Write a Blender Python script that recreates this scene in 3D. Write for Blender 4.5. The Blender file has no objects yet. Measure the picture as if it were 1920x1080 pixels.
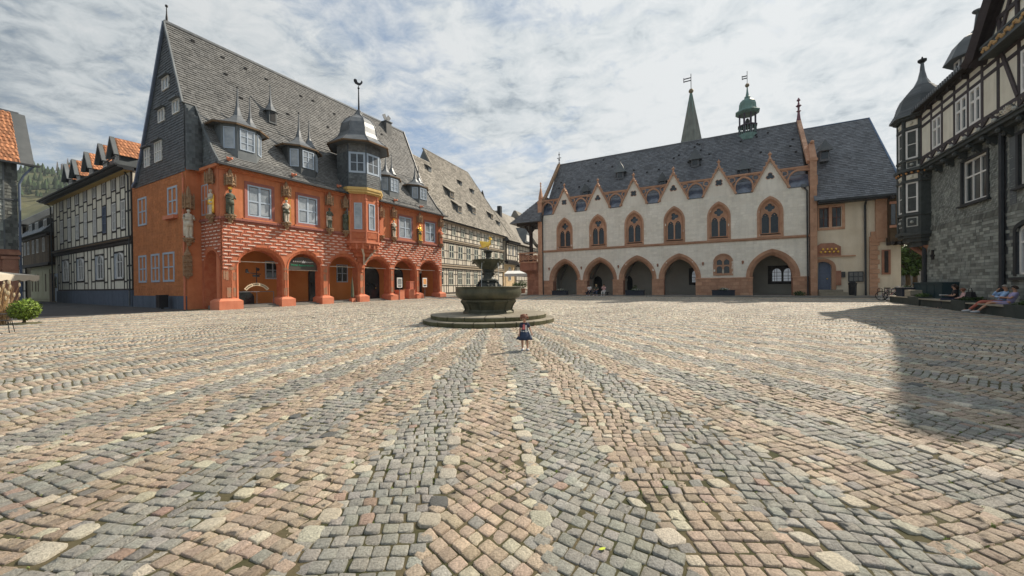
import bpy, math, random
import numpy as np
from math import sin, cos, pi, radians, sqrt, hypot
from mathutils import Vector, Matrix
from mathutils.geometry import tessellate_polygon

random.seed(11)
rng = np.random.default_rng(11)
SC = bpy.context.scene
COL = SC.collection

# ---------------------------------------------------------------- camera
FOC = 710.0
cam_d = bpy.data.cameras.new('camera')
cam = bpy.data.objects.new('camera', cam_d)
COL.objects.link(cam)
cam_d.sensor_width = 36.0
cam_d.lens = 36.0 * FOC / 1920.0
cam_d.clip_start = 0.05
cam_d.clip_end = 4000
CAM = Vector((0, 0, 1.6))
cam.matrix_world = Matrix.Translation(CAM) @ Matrix.Rotation(pi / 2 - radians(.37), 4, 'X') @ Matrix.Rotation(radians(-.63), 4, 'Z')
SC.camera = cam

# ---------------------------------------------------------------- sun, sky, exposure
SUN_DIR = Vector((.83, .557, 0)).normalized()
SUN_EL = radians(43)
SUN_VEC = Vector((SUN_DIR.x * cos(SUN_EL), SUN_DIR.y * cos(SUN_EL), sin(SUN_EL)))
sun_d = bpy.data.lights.new('sun', 'SUN')
sun = bpy.data.objects.new('sun', sun_d)
COL.objects.link(sun)
sun_d.energy = 4.3
sun_d.angle = radians(.6)
sun_d.color = (1.0, .88, .72)
sun.rotation_euler = (-SUN_VEC).to_track_quat('-Z', 'Y').to_euler()

world = bpy.data.worlds.new('World')
SC.world = world
world.use_nodes = True
wn, wl = world.node_tree.nodes, world.node_tree.links
wn.clear()


def wnode(t, **k):
    n = wn.new(t)
    for a, b in k.items():
        setattr(n, a, b)
    return n


def wmath(op, a, b=None, c=None, clamp=False):
    n = wnode('ShaderNodeMath', operation=op, use_clamp=clamp)
    for i, v in enumerate((a, b, c)):
        if v is None:
            continue
        if isinstance(v, (int, float)):
            n.inputs[i].default_value = v
        else:
            wl.new(v, n.inputs[i])
    return n.outputs[0]


def wramp(src, stops):
    r = wnode('ShaderNodeValToRGB')
    while len(r.color_ramp.elements) < len(stops):
        r.color_ramp.elements.new(.5)
    for e, (p, c) in zip(r.color_ramp.elements, stops):
        e.position = p
        e.color = (c, c, c, 1) if isinstance(c, (int, float)) else (*c, 1)
    wl.new(src, r.inputs[0])
    return r.outputs[0]


sky = wnode('ShaderNodeTexSky', sky_type='NISHITA', sun_disc=False, sun_elevation=SUN_EL,
            sun_rotation=math.atan2(SUN_DIR.x, SUN_DIR.y), air_density=1.0, dust_density=1.6, ozone_density=1.0)
tc = wnode('ShaderNodeTexCoord')
sep = wnode('ShaderNodeSeparateXYZ')
wl.new(tc.outputs['Generated'], sep.inputs[0])
zz = wmath('ADD', wmath('MAXIMUM', sep.outputs[2], 0.0), .16)
comb = wnode('ShaderNodeCombineXYZ')
wl.new(wmath('DIVIDE', sep.outputs[0], zz), comb.inputs[0])
wl.new(wmath('DIVIDE', sep.outputs[1], zz), comb.inputs[1])


def wnoise(scale, detail=8, rough=.55, dist=0.0, off=(0, 0, 0), stretch=(1, 1, 1)):
    m = wnode('ShaderNodeMapping')
    m.inputs['Location'].default_value = off
    m.inputs['Scale'].default_value = stretch
    m.inputs['Rotation'].default_value = (0, 0, radians(25))
    wl.new(comb.outputs[0], m.inputs[0])
    n = wnode('ShaderNodeTexNoise')
    n.inputs['Scale'].default_value = scale
    n.inputs['Detail'].default_value = detail
    n.inputs['Roughness'].default_value = rough
    n.inputs['Distortion'].default_value = dist
    wl.new(m.outputs[0], n.inputs['Vector'])
    return n.outputs[0]


big = wnoise(.62, 6, .55, .3, (3.1, .7, 0))
mid = wnoise(1.7, 10, .62, .5, (1.3, 5.2, 0), (1, 1.15, 1))
fine = wnoise(8.0, 9, .66, .4, (2, 2, 0), (1, 1.15, 1))
# direction-wise: clouds thicken and brighten towards the sun
vd = wnode('ShaderNodeVectorMath', operation='DOT_PRODUCT')
wl.new(tc.outputs['Generated'], vd.inputs[0])
vd.inputs[1].default_value = SUN_VEC
toward = wmath('MULTIPLY_ADD', vd.outputs['Value'], .5, .5, clamp=True)
cov = wmath('ADD', wmath('ADD', wmath('MULTIPLY', big, 1.15), wmath('MULTIPLY', mid, .80)), wmath('MULTIPLY', fine, .58))
cov = wmath('ADD', cov, wmath('MULTIPLY', toward, .26))
cover = wmath('MULTIPLY', wmath('SUBTRACT', cov, 1.16), 3.6, clamp=True)
shade = wmath('ADD', wmath('MULTIPLY', wnoise(1.25, 9, .6, .6, (7.7, 2.2, 0), (1, 1.1, 1)), .80), wmath('MULTIPLY_ADD', fine, .66, wmath('MULTIPLY', toward, .22)))
ccol = wramp(shade, [(.60, (.15, .205, .26)), (.72, (.34, .395, .445)), (.86, (.60, .645, .67)), (.98, (.72, .745, .755))])
cb = wnode('ShaderNodeVectorMath', operation='SCALE')
wl.new(ccol, cb.inputs[0])
wl.new(wmath('MULTIPLY_ADD', wmath('POWER', toward, 2.0), .24, .59), cb.inputs['Scale'])
skys = wnode('ShaderNodeVectorMath', operation='SCALE')
wl.new(sky.outputs[0], skys.inputs[0])
skys.inputs['Scale'].default_value = .105
mixc = wnode('ShaderNodeMix', data_type='RGBA')
wl.new(cover, mixc.inputs['Factor'])
# thin veil over the blue
veil = wnode('ShaderNodeMix', data_type='RGBA')
veil.inputs['Factor'].default_value = .45
wl.new(skys.outputs[0], veil.inputs['A'])
veil.inputs['B'].default_value = (.235, .305, .385, 1)
wl.new(veil.outputs['Result'], mixc.inputs['A'])
wl.new(cb.outputs[0], mixc.inputs['B'])
bg = wnode('ShaderNodeBackground')
bg.inputs['Strength'].default_value = 1.0
wl.new(mixc.outputs['Result'], bg.inputs[0])
wo = wnode('ShaderNodeOutputWorld')
wl.new(bg.outputs[0], wo.inputs[0])

SC.view_settings.view_transform = 'Standard'
SC.view_settings.look = 'None'
SC.view_settings.gamma = 1
SC.view_settings.use_curve_mapping = False
SC.view_settings.exposure = 0.50
SC.render.engine = 'CYCLES'
SC.cycles.max_bounces = 6
SC.cycles.use_denoising = True

SL = .0071


def gz(x, y):
    return SL * y


# ---------------------------------------------------------------- helpers
_mats = {}


def MAT(name, col, col2=None, rough=.8, var=.22, scale=1.6, bump=.25, bscale=30, attr=.0, metal=0.0, spec=.4, objvar=0.0, colattr=False, alpha=None, streak=0.0, emit=None):
    if name in _mats:
        return _mats[name]
    m = bpy.data.materials.new(name)
    m.use_nodes = True
    nt = m.node_tree
    N, L = nt.nodes, nt.links
    b = N['Principled BSDF']
    t = N.new('ShaderNodeTexCoord')
    oi = N.new('ShaderNodeObjectInfo')
    av = N.new('ShaderNodeVectorMath')
    av.operation = 'MULTIPLY_ADD'
    cx = N.new('ShaderNodeCombineXYZ')
    for i in range(3):
        L.new(oi.outputs['Random'], cx.inputs[i])
    L.new(cx.outputs[0], av.inputs[0])
    av.inputs[1].default_value = (13, 29, 7)
    L.new(t.outputs['Object'], av.inputs[2])
    n1 = N.new('ShaderNodeTexNoise')
    n1.inputs['Scale'].default_value = scale
    n1.inputs['Detail'].default_value = 7
    n1.inputs['Roughness'].default_value = .65
    L.new(av.outputs[0], n1.inputs['Vector'])
    r = N.new('ShaderNodeValToRGB')
    r.color_ramp.elements[0].position = .32
    r.color_ramp.elements[1].position = .68
    c2 = col2 or tuple(min(1, c * (1 + var)) for c in col)
    c1 = col if col2 else tuple(c * (1 - var) for c in col)
    r.color_ramp.elements[0].color = (*c1, 1)
    r.color_ramp.elements[1].color = (*c2, 1)
    L.new(n1.outputs[0], r.inputs[0])
    out = r.outputs[0]
    if colattr:
        a = N.new('ShaderNodeAttribute')
        a.attribute_name = 'Col'
        mx = N.new('ShaderNodeMix')
        mx.data_type = 'RGBA'
        mx.blend_type = 'MULTIPLY'
        mx.inputs['Factor'].default_value = 1
        L.new(out, mx.inputs['A'])
        L.new(a.outputs['Color'], mx.inputs['B'])
        out = mx.outputs['Result']
    if streak > 0:
        mp = N.new('ShaderNodeMapping')
        mp.inputs['Scale'].default_value = (1.6, 1.6, .12)
        L.new(av.outputs[0], mp.inputs[0])
        ns = N.new('ShaderNodeTexNoise')
        ns.inputs['Scale'].default_value = 2.0
        ns.inputs['Detail'].default_value = 5
        L.new(mp.outputs[0], ns.inputs['Vector'])
        rs = N.new('ShaderNodeMapRange')
        rs.inputs['From Min'].default_value = .42
        rs.inputs['From Max'].default_value = .72
        rs.inputs['To Min'].default_value = 1
        rs.inputs['To Max'].default_value = 1 - streak
        L.new(ns.outputs[0], rs.inputs[0])
        sc = N.new('ShaderNodeVectorMath')
        sc.operation = 'SCALE'
        L.new(out, sc.inputs[0])
        L.new(rs.outputs[0], sc.inputs['Scale'])
        out = sc.outputs[0]
    if attr > 0 or objvar > 0:
        a = N.new('ShaderNodeAttribute')
        a.attribute_name = 'rnd'
        s1 = N.new('ShaderNodeMath')
        s1.operation = 'MULTIPLY_ADD'
        L.new(a.outputs['Fac'], s1.inputs[0])
        s1.inputs[1].default_value = 2 * attr
        s1.inputs[2].default_value = 1 - attr
        s2 = N.new('ShaderNodeMath')
        s2.operation = 'MULTIPLY_ADD'
        L.new(oi.outputs['Random'], s2.inputs[0])
        s2.inputs[1].default_value = 2 * objvar
        s2.inputs[2].default_value = 1 - objvar
        s3 = N.new('ShaderNodeMath')
        s3.operation = 'MULTIPLY'
        L.new(s1.outputs[0], s3.inputs[0])
        L.new(s2.outputs[0], s3.inputs[1])
        sc = N.new('ShaderNodeVectorMath')
        sc.operation = 'SCALE'
        L.new(out, sc.inputs[0])
        L.new(s3.outputs[0], sc.inputs['Scale'])
        out = sc.outputs[0]
    L.new(out, b.inputs['Base Color'])
    b.inputs['Roughness'].default_value = rough
    b.inputs['Metallic'].default_value = metal
    b.inputs['Specular IOR Level'].default_value = spec
    if bump > 0:
        n2 = N.new('ShaderNodeTexNoise')
        n2.inputs['Scale'].default_value = bscale
        n2.inputs['Detail'].default_value = 5
        n2.inputs['Roughness'].default_value = .7
        L.new(av.outputs[0], n2.inputs['Vector'])
        bp = N.new('ShaderNodeBump')
        bp.inputs['Strength'].default_value = bump
        bp.inputs['Distance'].default_value = .02
        L.new(n2.outputs[0], bp.inputs['Height'])
        L.new(bp.outputs[0], b.inputs['Normal'])
    if emit:
        b.inputs['Emission Color'].default_value = (*emit[0], 1)
        b.inputs['Emission Strength'].default_value = emit[1]
    _mats[name] = m
    return m


class MB:
    """collects faces; build() links them as ONE mesh object"""

    def __init__(s):
        s.v, s.f, s.m, s.r = [], [], [], []

    def add(s, vs, fs, mi=0, r=None):
        o = len(s.v)
        s.v += [tuple(v) for v in vs]
        for f in fs:
            s.f.append(tuple(i + o for i in f))
            s.m.append(mi)
            s.r.append(random.random() if r is None else r)
        return s

    def box(s, x0, x1, y0, y1, z0, z1, mi=0, r=None):
        vs = [(x, y, z) for z in (z0, z1) for y in (y0, y1) for x in (x0, x1)]
        r = random.random() if r is None else r
        return s.add(vs, [(0, 2, 3, 1), (4, 5, 7, 6), (0, 1, 5, 4), (2, 6, 7, 3), (0, 4, 6, 2), (1, 3, 7, 5)], mi, r)

    def hexa(s, p, mi=0, r=None):
        """8 corners: bottom 4 (ccw), top 4"""
        r = random.random() if r is None else r
        return s.add(p, [(3, 2, 1, 0), (4, 5, 6, 7), (0, 1, 5, 4), (1, 2, 6, 5), (2, 3, 7, 6), (3, 0, 4, 7)], mi, r)

    def beam(s, p, q, w, d, mi=0, up=(0, 1, 0)):
        """square bar p->q, w wide in the plane perpendicular to up, d along up"""
        p, q, up = Vector(p), Vector(q), Vector(up)
        t = (q - p).normalized()
        a = t.cross(up)
        if a.length < 1e-4:
            a = t.cross(Vector((1, 0, 0)))
        a = a.normalized() * w / 2
        b = t.cross(a).normalized() * d / 2
        return s.hexa([p - a - b, p + a - b, p + a + b, p - a + b, q - a - b, q + a - b, q + a + b, q - a + b], mi)

    def panel(s, outer, holes, y0, y1, mi=0, back=True, jamb=None):
        """sheet in the local xz plane between depths y0 (front) and y1, with holes"""
        loops = [outer] + list(holes)
        flat = [p for l in loops for p in l]
        tris = tessellate_polygon([[Vector((p[0], p[1], 0)) for p in l] for l in loops])
        n = len(flat)
        vs = [(p[0], y0, p[1]) for p in flat] + [(p[0], y1, p[1]) for p in flat]
        r = random.random()
        fr = []
        for t in tris:
            a, b, c = (flat[i] for i in t)
            ar = (b[0] - a[0]) * (c[1] - a[1]) - (c[0] - a[0]) * (b[1] - a[1])
            fr.append(tuple(t) if ar > 0 else tuple(reversed(t)))
        s.add(vs, fr, mi, r)
        o = len(s.v) - 2 * n
        if back:
            for t in fr:
                s.f.append(tuple(o + n + i for i in reversed(t)))
                s.m.append(mi)
                s.r.append(r)
        k = 0
        for li, l in enumerate(loops):
            for i in range(len(l)):
                j = (i + 1) % len(l)
                s.f.append((o + k + i, o + k + j, o + n + k + j, o + n + k + i))
                s.m.append(mi if (li == 0 or jamb is None) else jamb)
                s.r.append(r)
            k += len(l)
        return s

    def band(s, a, b, y0, y1, mi=0, closed=False, yb=None):
        """moulding between polylines a and b (same count) in the xz plane, front at y0 (yb for line b), back at y1"""
        n = len(a)
        yb = y0 if yb is None else yb
        r = random.random()
        rr = range(n if closed else n - 1)
        vs = [(p[0], y0, p[1]) for p in a] + [(p[0], yb, p[1]) for p in b] + [(p[0], y1, p[1]) for p in a] + [(p[0], y1, p[1]) for p in b]
        fs = []
        for i in rr:
            j = (i + 1) % n
            fs += [(i, j, n + j, n + i), (i, 2 * n + i, 2 * n + j, j), (n + i, n + j, 3 * n + j, 3 * n + i)]
        if not closed:
            fs += [(0, n, 3 * n, 2 * n), (n - 1, 3 * n - 1, 4 * n - 1, 2 * n - 1)]
        return s.add(vs, fs, mi, r)

    def lathe(s, prof, n=16, cx=0, cy=0, ph=0.0, mi=0, rnd=True, sx=1, sy=1):
        vs, fs = [], []
        for (r, z) in prof:
            for k in range(n):
                a = ph + 2 * pi * k / n
                vs.append((cx + sx * r * cos(a), cy + sy * r * sin(a), z))
        for i in range(len(prof) - 1):
            for k in range(n):
                k2 = (k + 1) % n
                fs.append((i * n + k, i * n + k2, (i + 1) * n + k2, (i + 1) * n + k))
        fs.append(tuple(range(n - 1, -1, -1)))
        fs.append(tuple((len(prof) - 1) * n + k for k in range(n)))
        return s.add(vs, fs, mi, None if rnd else .5)

    def tube(s, pts, r, n=6, mi=0):
        pts = [Vector(p) for p in pts]
        rs = r if isinstance(r, (list, tuple)) else [r] * len(pts)
        vs, fs = [], []
        up = Vector((.13, .21, 1))
        for i, p in enumerate(pts):
            t = (pts[min(i + 1, len(pts) - 1)] - pts[max(i - 1, 0)]).normalized()
            a = t.cross(up)
            if a.length < .05:
                a = t.cross(Vector((1, 0, 0)))
            a.normalize()
            b = t.cross(a)
            for k in range(n):
                an = 2 * pi * k / n
                vs.append(p + a * rs[i] * cos(an) + b * rs[i] * sin(an))
        for i in range(len(pts) - 1):
            for k in range(n):
                k2 = (k + 1) % n
                fs.append((i * n + k, i * n + k2, (i + 1) * n + k2, (i + 1) * n + k))
        fs += [tuple(range(n - 1, -1, -1)), tuple((len(pts) - 1) * n + k for k in range(n))]
        return s.add(vs, fs, mi, random.random())

    def ball(s, c, r, n=8, m=6, mi=0, sx=1, sy=1, sz=1):
        pr = [(r * sin(pi * i / m), -r * cos(pi * i / m)) for i in range(m + 1)]
        pr[0] = (r * .05, -r)
        pr[-1] = (r * .05, r)
        o = len(s.v)
        s.lathe([(a * sx, c[2] + b * sz) for a, b in pr], n, c[0], c[1], 0, mi, False, 1, sy / sx)
        return s

    def mesh(s, name, mats, smooth=False):
        me = bpy.data.meshes.new(name)
        me.from_pydata(s.v, [], s.f)
        for m in (mats if isinstance(mats, (list, tuple)) else [mats]):
            me.materials.append(m)
        if len(me.polygons) == len(s.m):
            me.polygons.foreach_set('material_index', s.m)
            if smooth:
                me.polygons.foreach_set('use_smooth', [True] * len(s.m))
            a = me.attributes.new('rnd', 'FLOAT', 'FACE')
            a.data.foreach_set('value', s.r)
        me.update()
        return me

    def build(s, name, mats, parent=None, kind=None, label=None, smooth=False, loc=None, rotz=0):
        return link(s.mesh(name, mats, smooth), name, parent, kind, label, loc, rotz)


def link(me, name, parent=None, kind=None, label=None, loc=None, rotz=0):
    o = bpy.data.objects.new(name, me)
    COL.objects.link(o)
    if parent is not None:
        o.parent = parent
    if loc is not None:
        o.location = loc
    if rotz:
        o.rotation_euler = (0, 0, rotz)
    if kind:
        o['kind'] = kind
    if label:
        o['label'] = label
    return o


def thing(name, label, cat, loc=(0, 0, 0), rotz=0, group=None):
    o = bpy.data.objects.new(name, None)
    o.empty_display_size = .2
    COL.objects.link(o)
    o.location = loc
    o.rotation_euler = (0, 0, rotz)
    o['label'] = label
    o['category'] = cat
    if group:
        o['group'] = group
    return o


def tag(o, label, cat, group=None):
    o['label'] = label
    o['category'] = cat
    if group:
        o['group'] = group
    return o


def copy_tree(o, parent=None):
    c = o.copy()
    COL.objects.link(c)
    c.parent = parent
    for ch in o.children:
        copy_tree(ch, c)
    return c


def interval(poly, b):
    xs = []
    n = len(poly)
    for i in range(n):
        (a0, b0), (a1, b1) = poly[i], poly[(i + 1) % n]
        if (b0 <= b < b1) or (b1 <= b < b0):
            xs.append(a0 + (a1 - a0) * (b - b0) / (b1 - b0))
    xs.sort()
    return [(xs[i], xs[i + 1]) for i in range(0, len(xs) - 1, 2)]


def inside(poly, x, y):
    c = False
    n = len(poly)
    for i in range(n):
        (a0, b0), (a1, b1) = poly[i], poly[(i + 1) % n]
        if (b0 > y) != (b1 > y) and x < a0 + (a1 - a0) * (y - b0) / (b1 - b0):
            c = not c
    return c


def clad(o, ex, ez, n, poly, rh, rw, th=.02, jit=.25, holes=(), wave=0.0, lap=1.15, tilt=0.0, gap=0.0, rowj=.04):
    """yield each slate/tile/block of a covered polygon as (verts, faces)"""
    o, ex, ez, n = Vector(o), Vector(ex), Vector(ez), Vector(n)
    b = min(p[1] for p in poly)
    top = max(p[1] for p in poly)
    k = 0
    out = []
    while b < top - rh * .2:
        for (a0, a1) in interval(poly, min(b + rh * .5, top - .001)):
            a = a0
            first = True
            while a < a1 - .02:
                w = rw * (1 + random.uniform(-jit, jit))
                if first:
                    w = w * (.5 + .5 * ((k % 2) * random.uniform(.6, 1)))
                    first = False
                e = min(a + w, a1)
                if a1 - e < rw * .3:
                    e = a1
                ca, cb = (a + e) / 2, b + rh / 2
                if not any(inside(h, ca, cb) for h in holes):
                    t1 = th * random.uniform(.7, 1.3)
                    j = random.uniform(-rowj, rowj) * rh
                    bt = min(b + rh * lap, top + rh * .15)
                    g = gap / 2
                    P = lambda u, v, h: tuple(o + ex * u + ez * v + n * h)
                    if wave > 0:
                        vs = [P(a, b + j, t1), P(ca, b + j, t1 + wave), P(e, b + j, t1), P(e, bt, .002), P(ca, bt, wave * .8), P(a, bt, .002), P(a, b + j, -.01), P(e, b + j, -.01)]
                        fs = [(0, 1, 4, 5), (1, 2, 3, 4), (0, 6, 7, 2, 1)]
                    elif gap > 0:
                        vs = [P(a + g, b + g, t1), P(e - g, b + g, t1), P(e - g, b + rh - g, t1), P(a + g, b + rh - g, t1),
                              P(a + g, b + g, -.004), P(e - g, b + g, -.004), P(e - g, b + rh - g, -.004), P(a + g, b + rh - g, -.004)]
                        fs = [(0, 1, 2, 3), (4, 5, 1, 0), (5, 6, 2, 1), (6, 7, 3, 2), (7, 4, 0, 3)]
                    else:
                        tw = tilt * random.uniform(-1, 1) * rw
                        vs = [P(a + .004, b + j - tw, t1), P(e - .004, b + j + tw, t1), P(e - .004, bt, .001), P(a + .004, bt, .001), P(a + .004, b + j, -.01), P(e - .004, b + j, -.01)]
                        fs = [(0, 1, 2, 3), (4, 5, 1, 0)]
                    out.append((vs, fs, (ca, cb)))
                a = e
        b += rh
        k += 1
    return out


def cover(name, mat, parent, o, ex, ez, n, poly, rh, rw, single=0, partname='slate', **k):
    """joined covering (kind stuff); the `single` pieces nearest the camera become parts of their own"""
    L = clad(o, ex, ez, n, poly, rh, rw, **k)
    if single:
        mw = parent.matrix_world if parent else Matrix()
        mw = WM(parent)
        L.sort(key=lambda t: ((mw @ Vector(t[0][0])) - CAM).length)
        for vs, fs, _ in L[:single]:
            MB().add(vs, fs, 0, random.random()).build(partname, mat, parent)
        L = L[single:]
    mb = MB()
    for vs, fs, _ in L:
        mb.add(vs, fs, 0, random.random())
    if L:
        return mb.build(name, mat, parent, kind='stuff')


def WM(o):
    m = Matrix.Translation(o.location) @ o.rotation_euler.to_matrix().to_4x4()
    return WM(o.parent) @ m if o.parent else m


def rect(x0, x1, z0, z1):
    return [(x0, z0), (x1, z0), (x1, z1), (x0, z1)]


def arch(cx, a, z0, zs, zt, n=8, pointed=False):
    """outline up the left side, over and down the right; half width a, springing zs, top zt"""
    r = zt - zs
    L = []
    if pointed:
        R = (a * a + r * r) / (2 * a)
        an = math.asin(min(1, r / R))
        L = [(-a + R - R * cos(an * i / n), R * sin(an * i / n)) for i in range(n + 1)]
    else:
        L = [(-a * cos(pi / 2 * i / n), r * sin(pi / 2 * i / n)) for i in range(n + 1)]
    pts = [(cx + x, zs + z) for x, z in L]
    pts += [(cx - x, zs + z) for x, z in reversed(L[:-1])]
    return [(cx - a, z0)] + pts + [(cx + a, z0)]


def circ(cx, cz, r, n=16, lobes=0, deep=.28, ph=0.0):
    P = []
    n = max(n, 32) if lobes else n
    c, q = (.55, .45) if lobes == 4 else (.50, .50)
    for i in range(n):
        t = 2 * pi * i / n
        k = 1.0
        if lobes:
            dl = abs(((t - ph) * lobes / (2 * pi) + .5) % 1 - .5) * 2 * pi / lobes
            k = c * cos(dl) + sqrt(max(0, q * q - (c * sin(dl)) ** 2))
        P.append((cx + r * k * cos(t), cz + r * k * sin(t)))
    return P


def off(poly, d):
    """grow an arch outline (open at the bottom) by d"""
    out = []
    n = len(poly)
    for i, p in enumerate(poly):
        a = poly[max(i - 1, 0)]
        b = poly[min(i + 1, n - 1)]
        t = Vector((b[0] - a[0], b[1] - a[1])).normalized()
        out.append((p[0] - t.y * d, p[1] + t.x * d))
    return out


_wc = {}


def window(parent, x, y, z, w, h, fm, gm, cols=2, rows=2, fw=.08, bar=.045, dep=.09, rot=0, name='window', split=True, axis=None, trans=None, bm=None, rowh=None):
    """casement window, local x right, y into the wall, z up; (x,y,z) is the lower left corner of the frame front.
    split: frame part with pane and glazing bar sub-parts; otherwise one mesh"""
    key = (round(w, 2), round(h, 2), fm.name, gm.name, cols, rows, fw, bar, dep, split)
    bm = bm or fm
    iw, ih = w - 2 * fw, h - 2 * fw
    fr = rowh or [1.0 / rows] * rows
    zc = [fw]
    for q in fr:
        zc.append(zc[-1] + q * ih)
    if key not in _wc:
        f = MB().panel(rect(0, w, 0, h), [rect(fw, w - fw, fw, h - fw)], 0, dep)
        b = MB() if split else f
        for i in range(1, cols):
            cx = fw + iw * i / cols
            bw = bar * (1.5 if (i == cols / 2) else 1)
            b.box(cx - bw / 2, cx + bw / 2, .008, dep, fw, h - fw)
        for q in zc[1:-1]:
            b.box(fw, w - fw, .014, dep - .004, q - bar / 2, q + bar / 2)
        if split:
            cells = []
            for i in range(cols):
                for j in range(rows):
                    p = MB().box(0, iw / cols - bar, dep * .55, dep * .55 + .01, 0, zc[j + 1] - zc[j] - bar)
                    cells.append((p.mesh('pane', gm), fw + iw * i / cols + bar / 2, zc[j] + bar / 2))
            _wc[key] = (f.mesh('window', fm), b.mesh('glazing_bars', bm) if b.v else None, cells)
        else:
            f.box(fw * .9, w - fw * .9, dep * .6, dep * .6 + .01, fw * .9, h - fw * .9, 1)
            _wc[key] = (f.mesh('window', [fm, gm]), None, [])
    fme, bme, cells = _wc[key]
    o = link(fme, name, parent, loc=(x, y, z), rotz=rot)
    if bme:
        link(bme, 'glazing_bar', o)
    for me, cx, cz in cells:
        link(me, 'pane', o, loc=(cx, 0, cz))
    return o


def text_mesh(s, size, name, mat, parent, loc, rot=(pi / 2, 0, 0), ext=.01):
    cu = bpy.data.curves.new('t', 'FONT')
    cu.body = s
    cu.size = size
    cu.extrude = ext
    cu.align_x = 'CENTER'
    t = bpy.data.objects.new('t', cu)
    COL.objects.link(t)
    bpy.context.view_layer.update()
    me = bpy.data.meshes.new_from_object(t.evaluated_get(bpy.context.evaluated_depsgraph_get()))
    bpy.data.objects.remove(t)
    me.materials.clear()
    me.materials.append(mat)
    o = link(me, name, parent)
    o.location = loc
    o.rotation_euler = rot
    return o
# ---------------------------------------------------------------- materials
m_orange = MAT('orange_render', (.43, .155, .055), (.56, .22, .085), rough=.9, scale=.9, bump=.3, bscale=14, streak=.18)
m_orange2 = MAT('burnt_orange_render', (.50, .165, .07), (.62, .225, .10), rough=.85, scale=1.2, bump=.2, bscale=18, streak=.15)
m_redor = MAT('red_orange_plaster', (.50, .155, .075), (.60, .215, .11), rough=.85, scale=1.3, bump=.2, streak=.2)
m_redbase = MAT('salmon_pier_stone', (.56, .18, .10), (.64, .24, .14), rough=.85, scale=2, bump=.3, streak=.1)
m_redbrick = MAT('red_block', (.44, .135, .085), (.56, .21, .125), rough=.9, scale=3, objvar=.16, attr=.16, bump=.4)
m_dash = MAT('white_relief_bar', (.68, .56, .49), (.84, .75, .67), rough=.85, scale=4, attr=.08, bump=.2)
m_joint = MAT('salmon_joint', (.62, .25, .14), rough=.9, scale=2)
m_archr = MAT('arch_brick', (.40, .10, .045), (.50, .17, .08), rough=.9, scale=3, bump=.4, attr=.15)
m_wear = MAT('weathered_stone', (.40, .16, .09), (.30, .22, .15), rough=.95, scale=5, bump=.5)
m_purple = MAT('mauve_surround', (.27, .10, .085), (.34, .13, .10), rough=.85, scale=4)
m_wframe = MAT('grey_blue_paint', (.36, .44, .54), (.42, .50, .60), rough=.55, scale=6, bump=.05)
m_wdark = MAT('dark_blue_paint', (.10, .13, .20), (.13, .17, .25), rough=.6, scale=6, bump=.05)
m_plinth = MAT('blue_grey_plinth', (.085, .11, .15), (.11, .14, .19), rough=.9, scale=2, bump=.2, streak=.2)
m_white = MAT('white_paint', (.70, .70, .68), (.78, .78, .76), rough=.5, scale=6, bump=.05)
m_glass = MAT('window_glass', (.05, .06, .075), (.09, .11, .13), rough=.08, scale=.8, bump=0, spec=.9, objvar=.3)
m_glassc = MAT('curtained_glass', (.20, .24, .28), (.42, .46, .50), rough=.12, scale=1.3, bump=0, spec=.9, objvar=.25)
m_glassd = MAT('dark_glass', (.012, .018, .022), (.03, .04, .045), rough=.12, scale=1.5, bump=0, spec=.7)
m_slate = MAT('slate', (.100, .104, .106), (.155, .156, .152), rough=.66, scale=.5, attr=.24, objvar=.25, bump=.35, bscale=22, spec=.45)
m_slated = MAT('dark_slate', (.066, .080, .090), (.115, .130, .138), rough=.55, scale=.8, attr=.35, objvar=.25, bump=.35, bscale=20, spec=.5)
m_slateb = MAT('blue_grey_slate', (.092, .102, .118), (.145, .155, .170), rough=.55, scale=.5, attr=.30, bump=.3, bscale=20, spec=.5)
m_slateg = MAT('stone_slate', (.185, .172, .148), (.31, .288, .25), rough=.85, scale=.45, attr=.34, bump=.4, bscale=18)
m_slatew = MAT('pale_grey_slate', (.14, .155, .145), (.235, .25, .23), rough=.7, scale=1.2, attr=.42, objvar=.40, bump=.5, bscale=24)
m_lead = MAT('lead_sheet', (.10, .115, .13), (.17, .18, .19), rough=.45, scale=2.2, bump=.2, metal=.3, attr=.2)
m_deck = MAT('roof_underlay', (.04, .04, .042), rough=.9)
m_iron = MAT('dark_iron', (.02, .022, .026), rough=.5, metal=.4, bump=.1)
m_gutter = MAT('dark_gutter', (.03, .035, .04), (.05, .055, .06), rough=.5, metal=.3, bump=.1)
m_timber = MAT('black_timber', (.022, .020, .020), (.045, .038, .034), rough=.75, scale=5, bump=.5, bscale=30, objvar=.25)
m_timberp = MAT('plum_timber', (.042, .034, .038), (.068, .055, .058), rough=.75, scale=5, bump=.5, bscale=30, objvar=.2)
m_infill = MAT('cream_infill', (.70, .67, .56), (.82, .79, .68), rough=.9, scale=1.2, objvar=.06, bump=.3, bscale=12, streak=.12)
m_infillg = MAT('warm_white_infill', (.58, .53, .44), (.70, .65, .55), rough=.9, scale=1.2, objvar=.07, bump=.3, bscale=12, streak=.15)
m_wash = MAT('limewashed_rubble', (.74, .69, .60), (.87, .83, .74), rough=.92, scale=.7, bump=.7, bscale=5, streak=.10)
m_washb = MAT('limewash_block', (.76, .72, .63), (.88, .85, .77), rough=.92, scale=.8, attr=.07, streak=.10, bump=.4, bscale=14)
m_sand = MAT('pink_sandstone', (.40, .215, .135), (.54, .33, .22), rough=.85, scale=1.6, bump=.4, bscale=20, attr=.08, objvar=.1)
m_sandd = MAT('red_sandstone', (.30, .135, .09), (.44, .23, .15), rough=.88, scale=1.1, bump=.45, bscale=14, attr=.12, objvar=.12, streak=.25)
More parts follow.
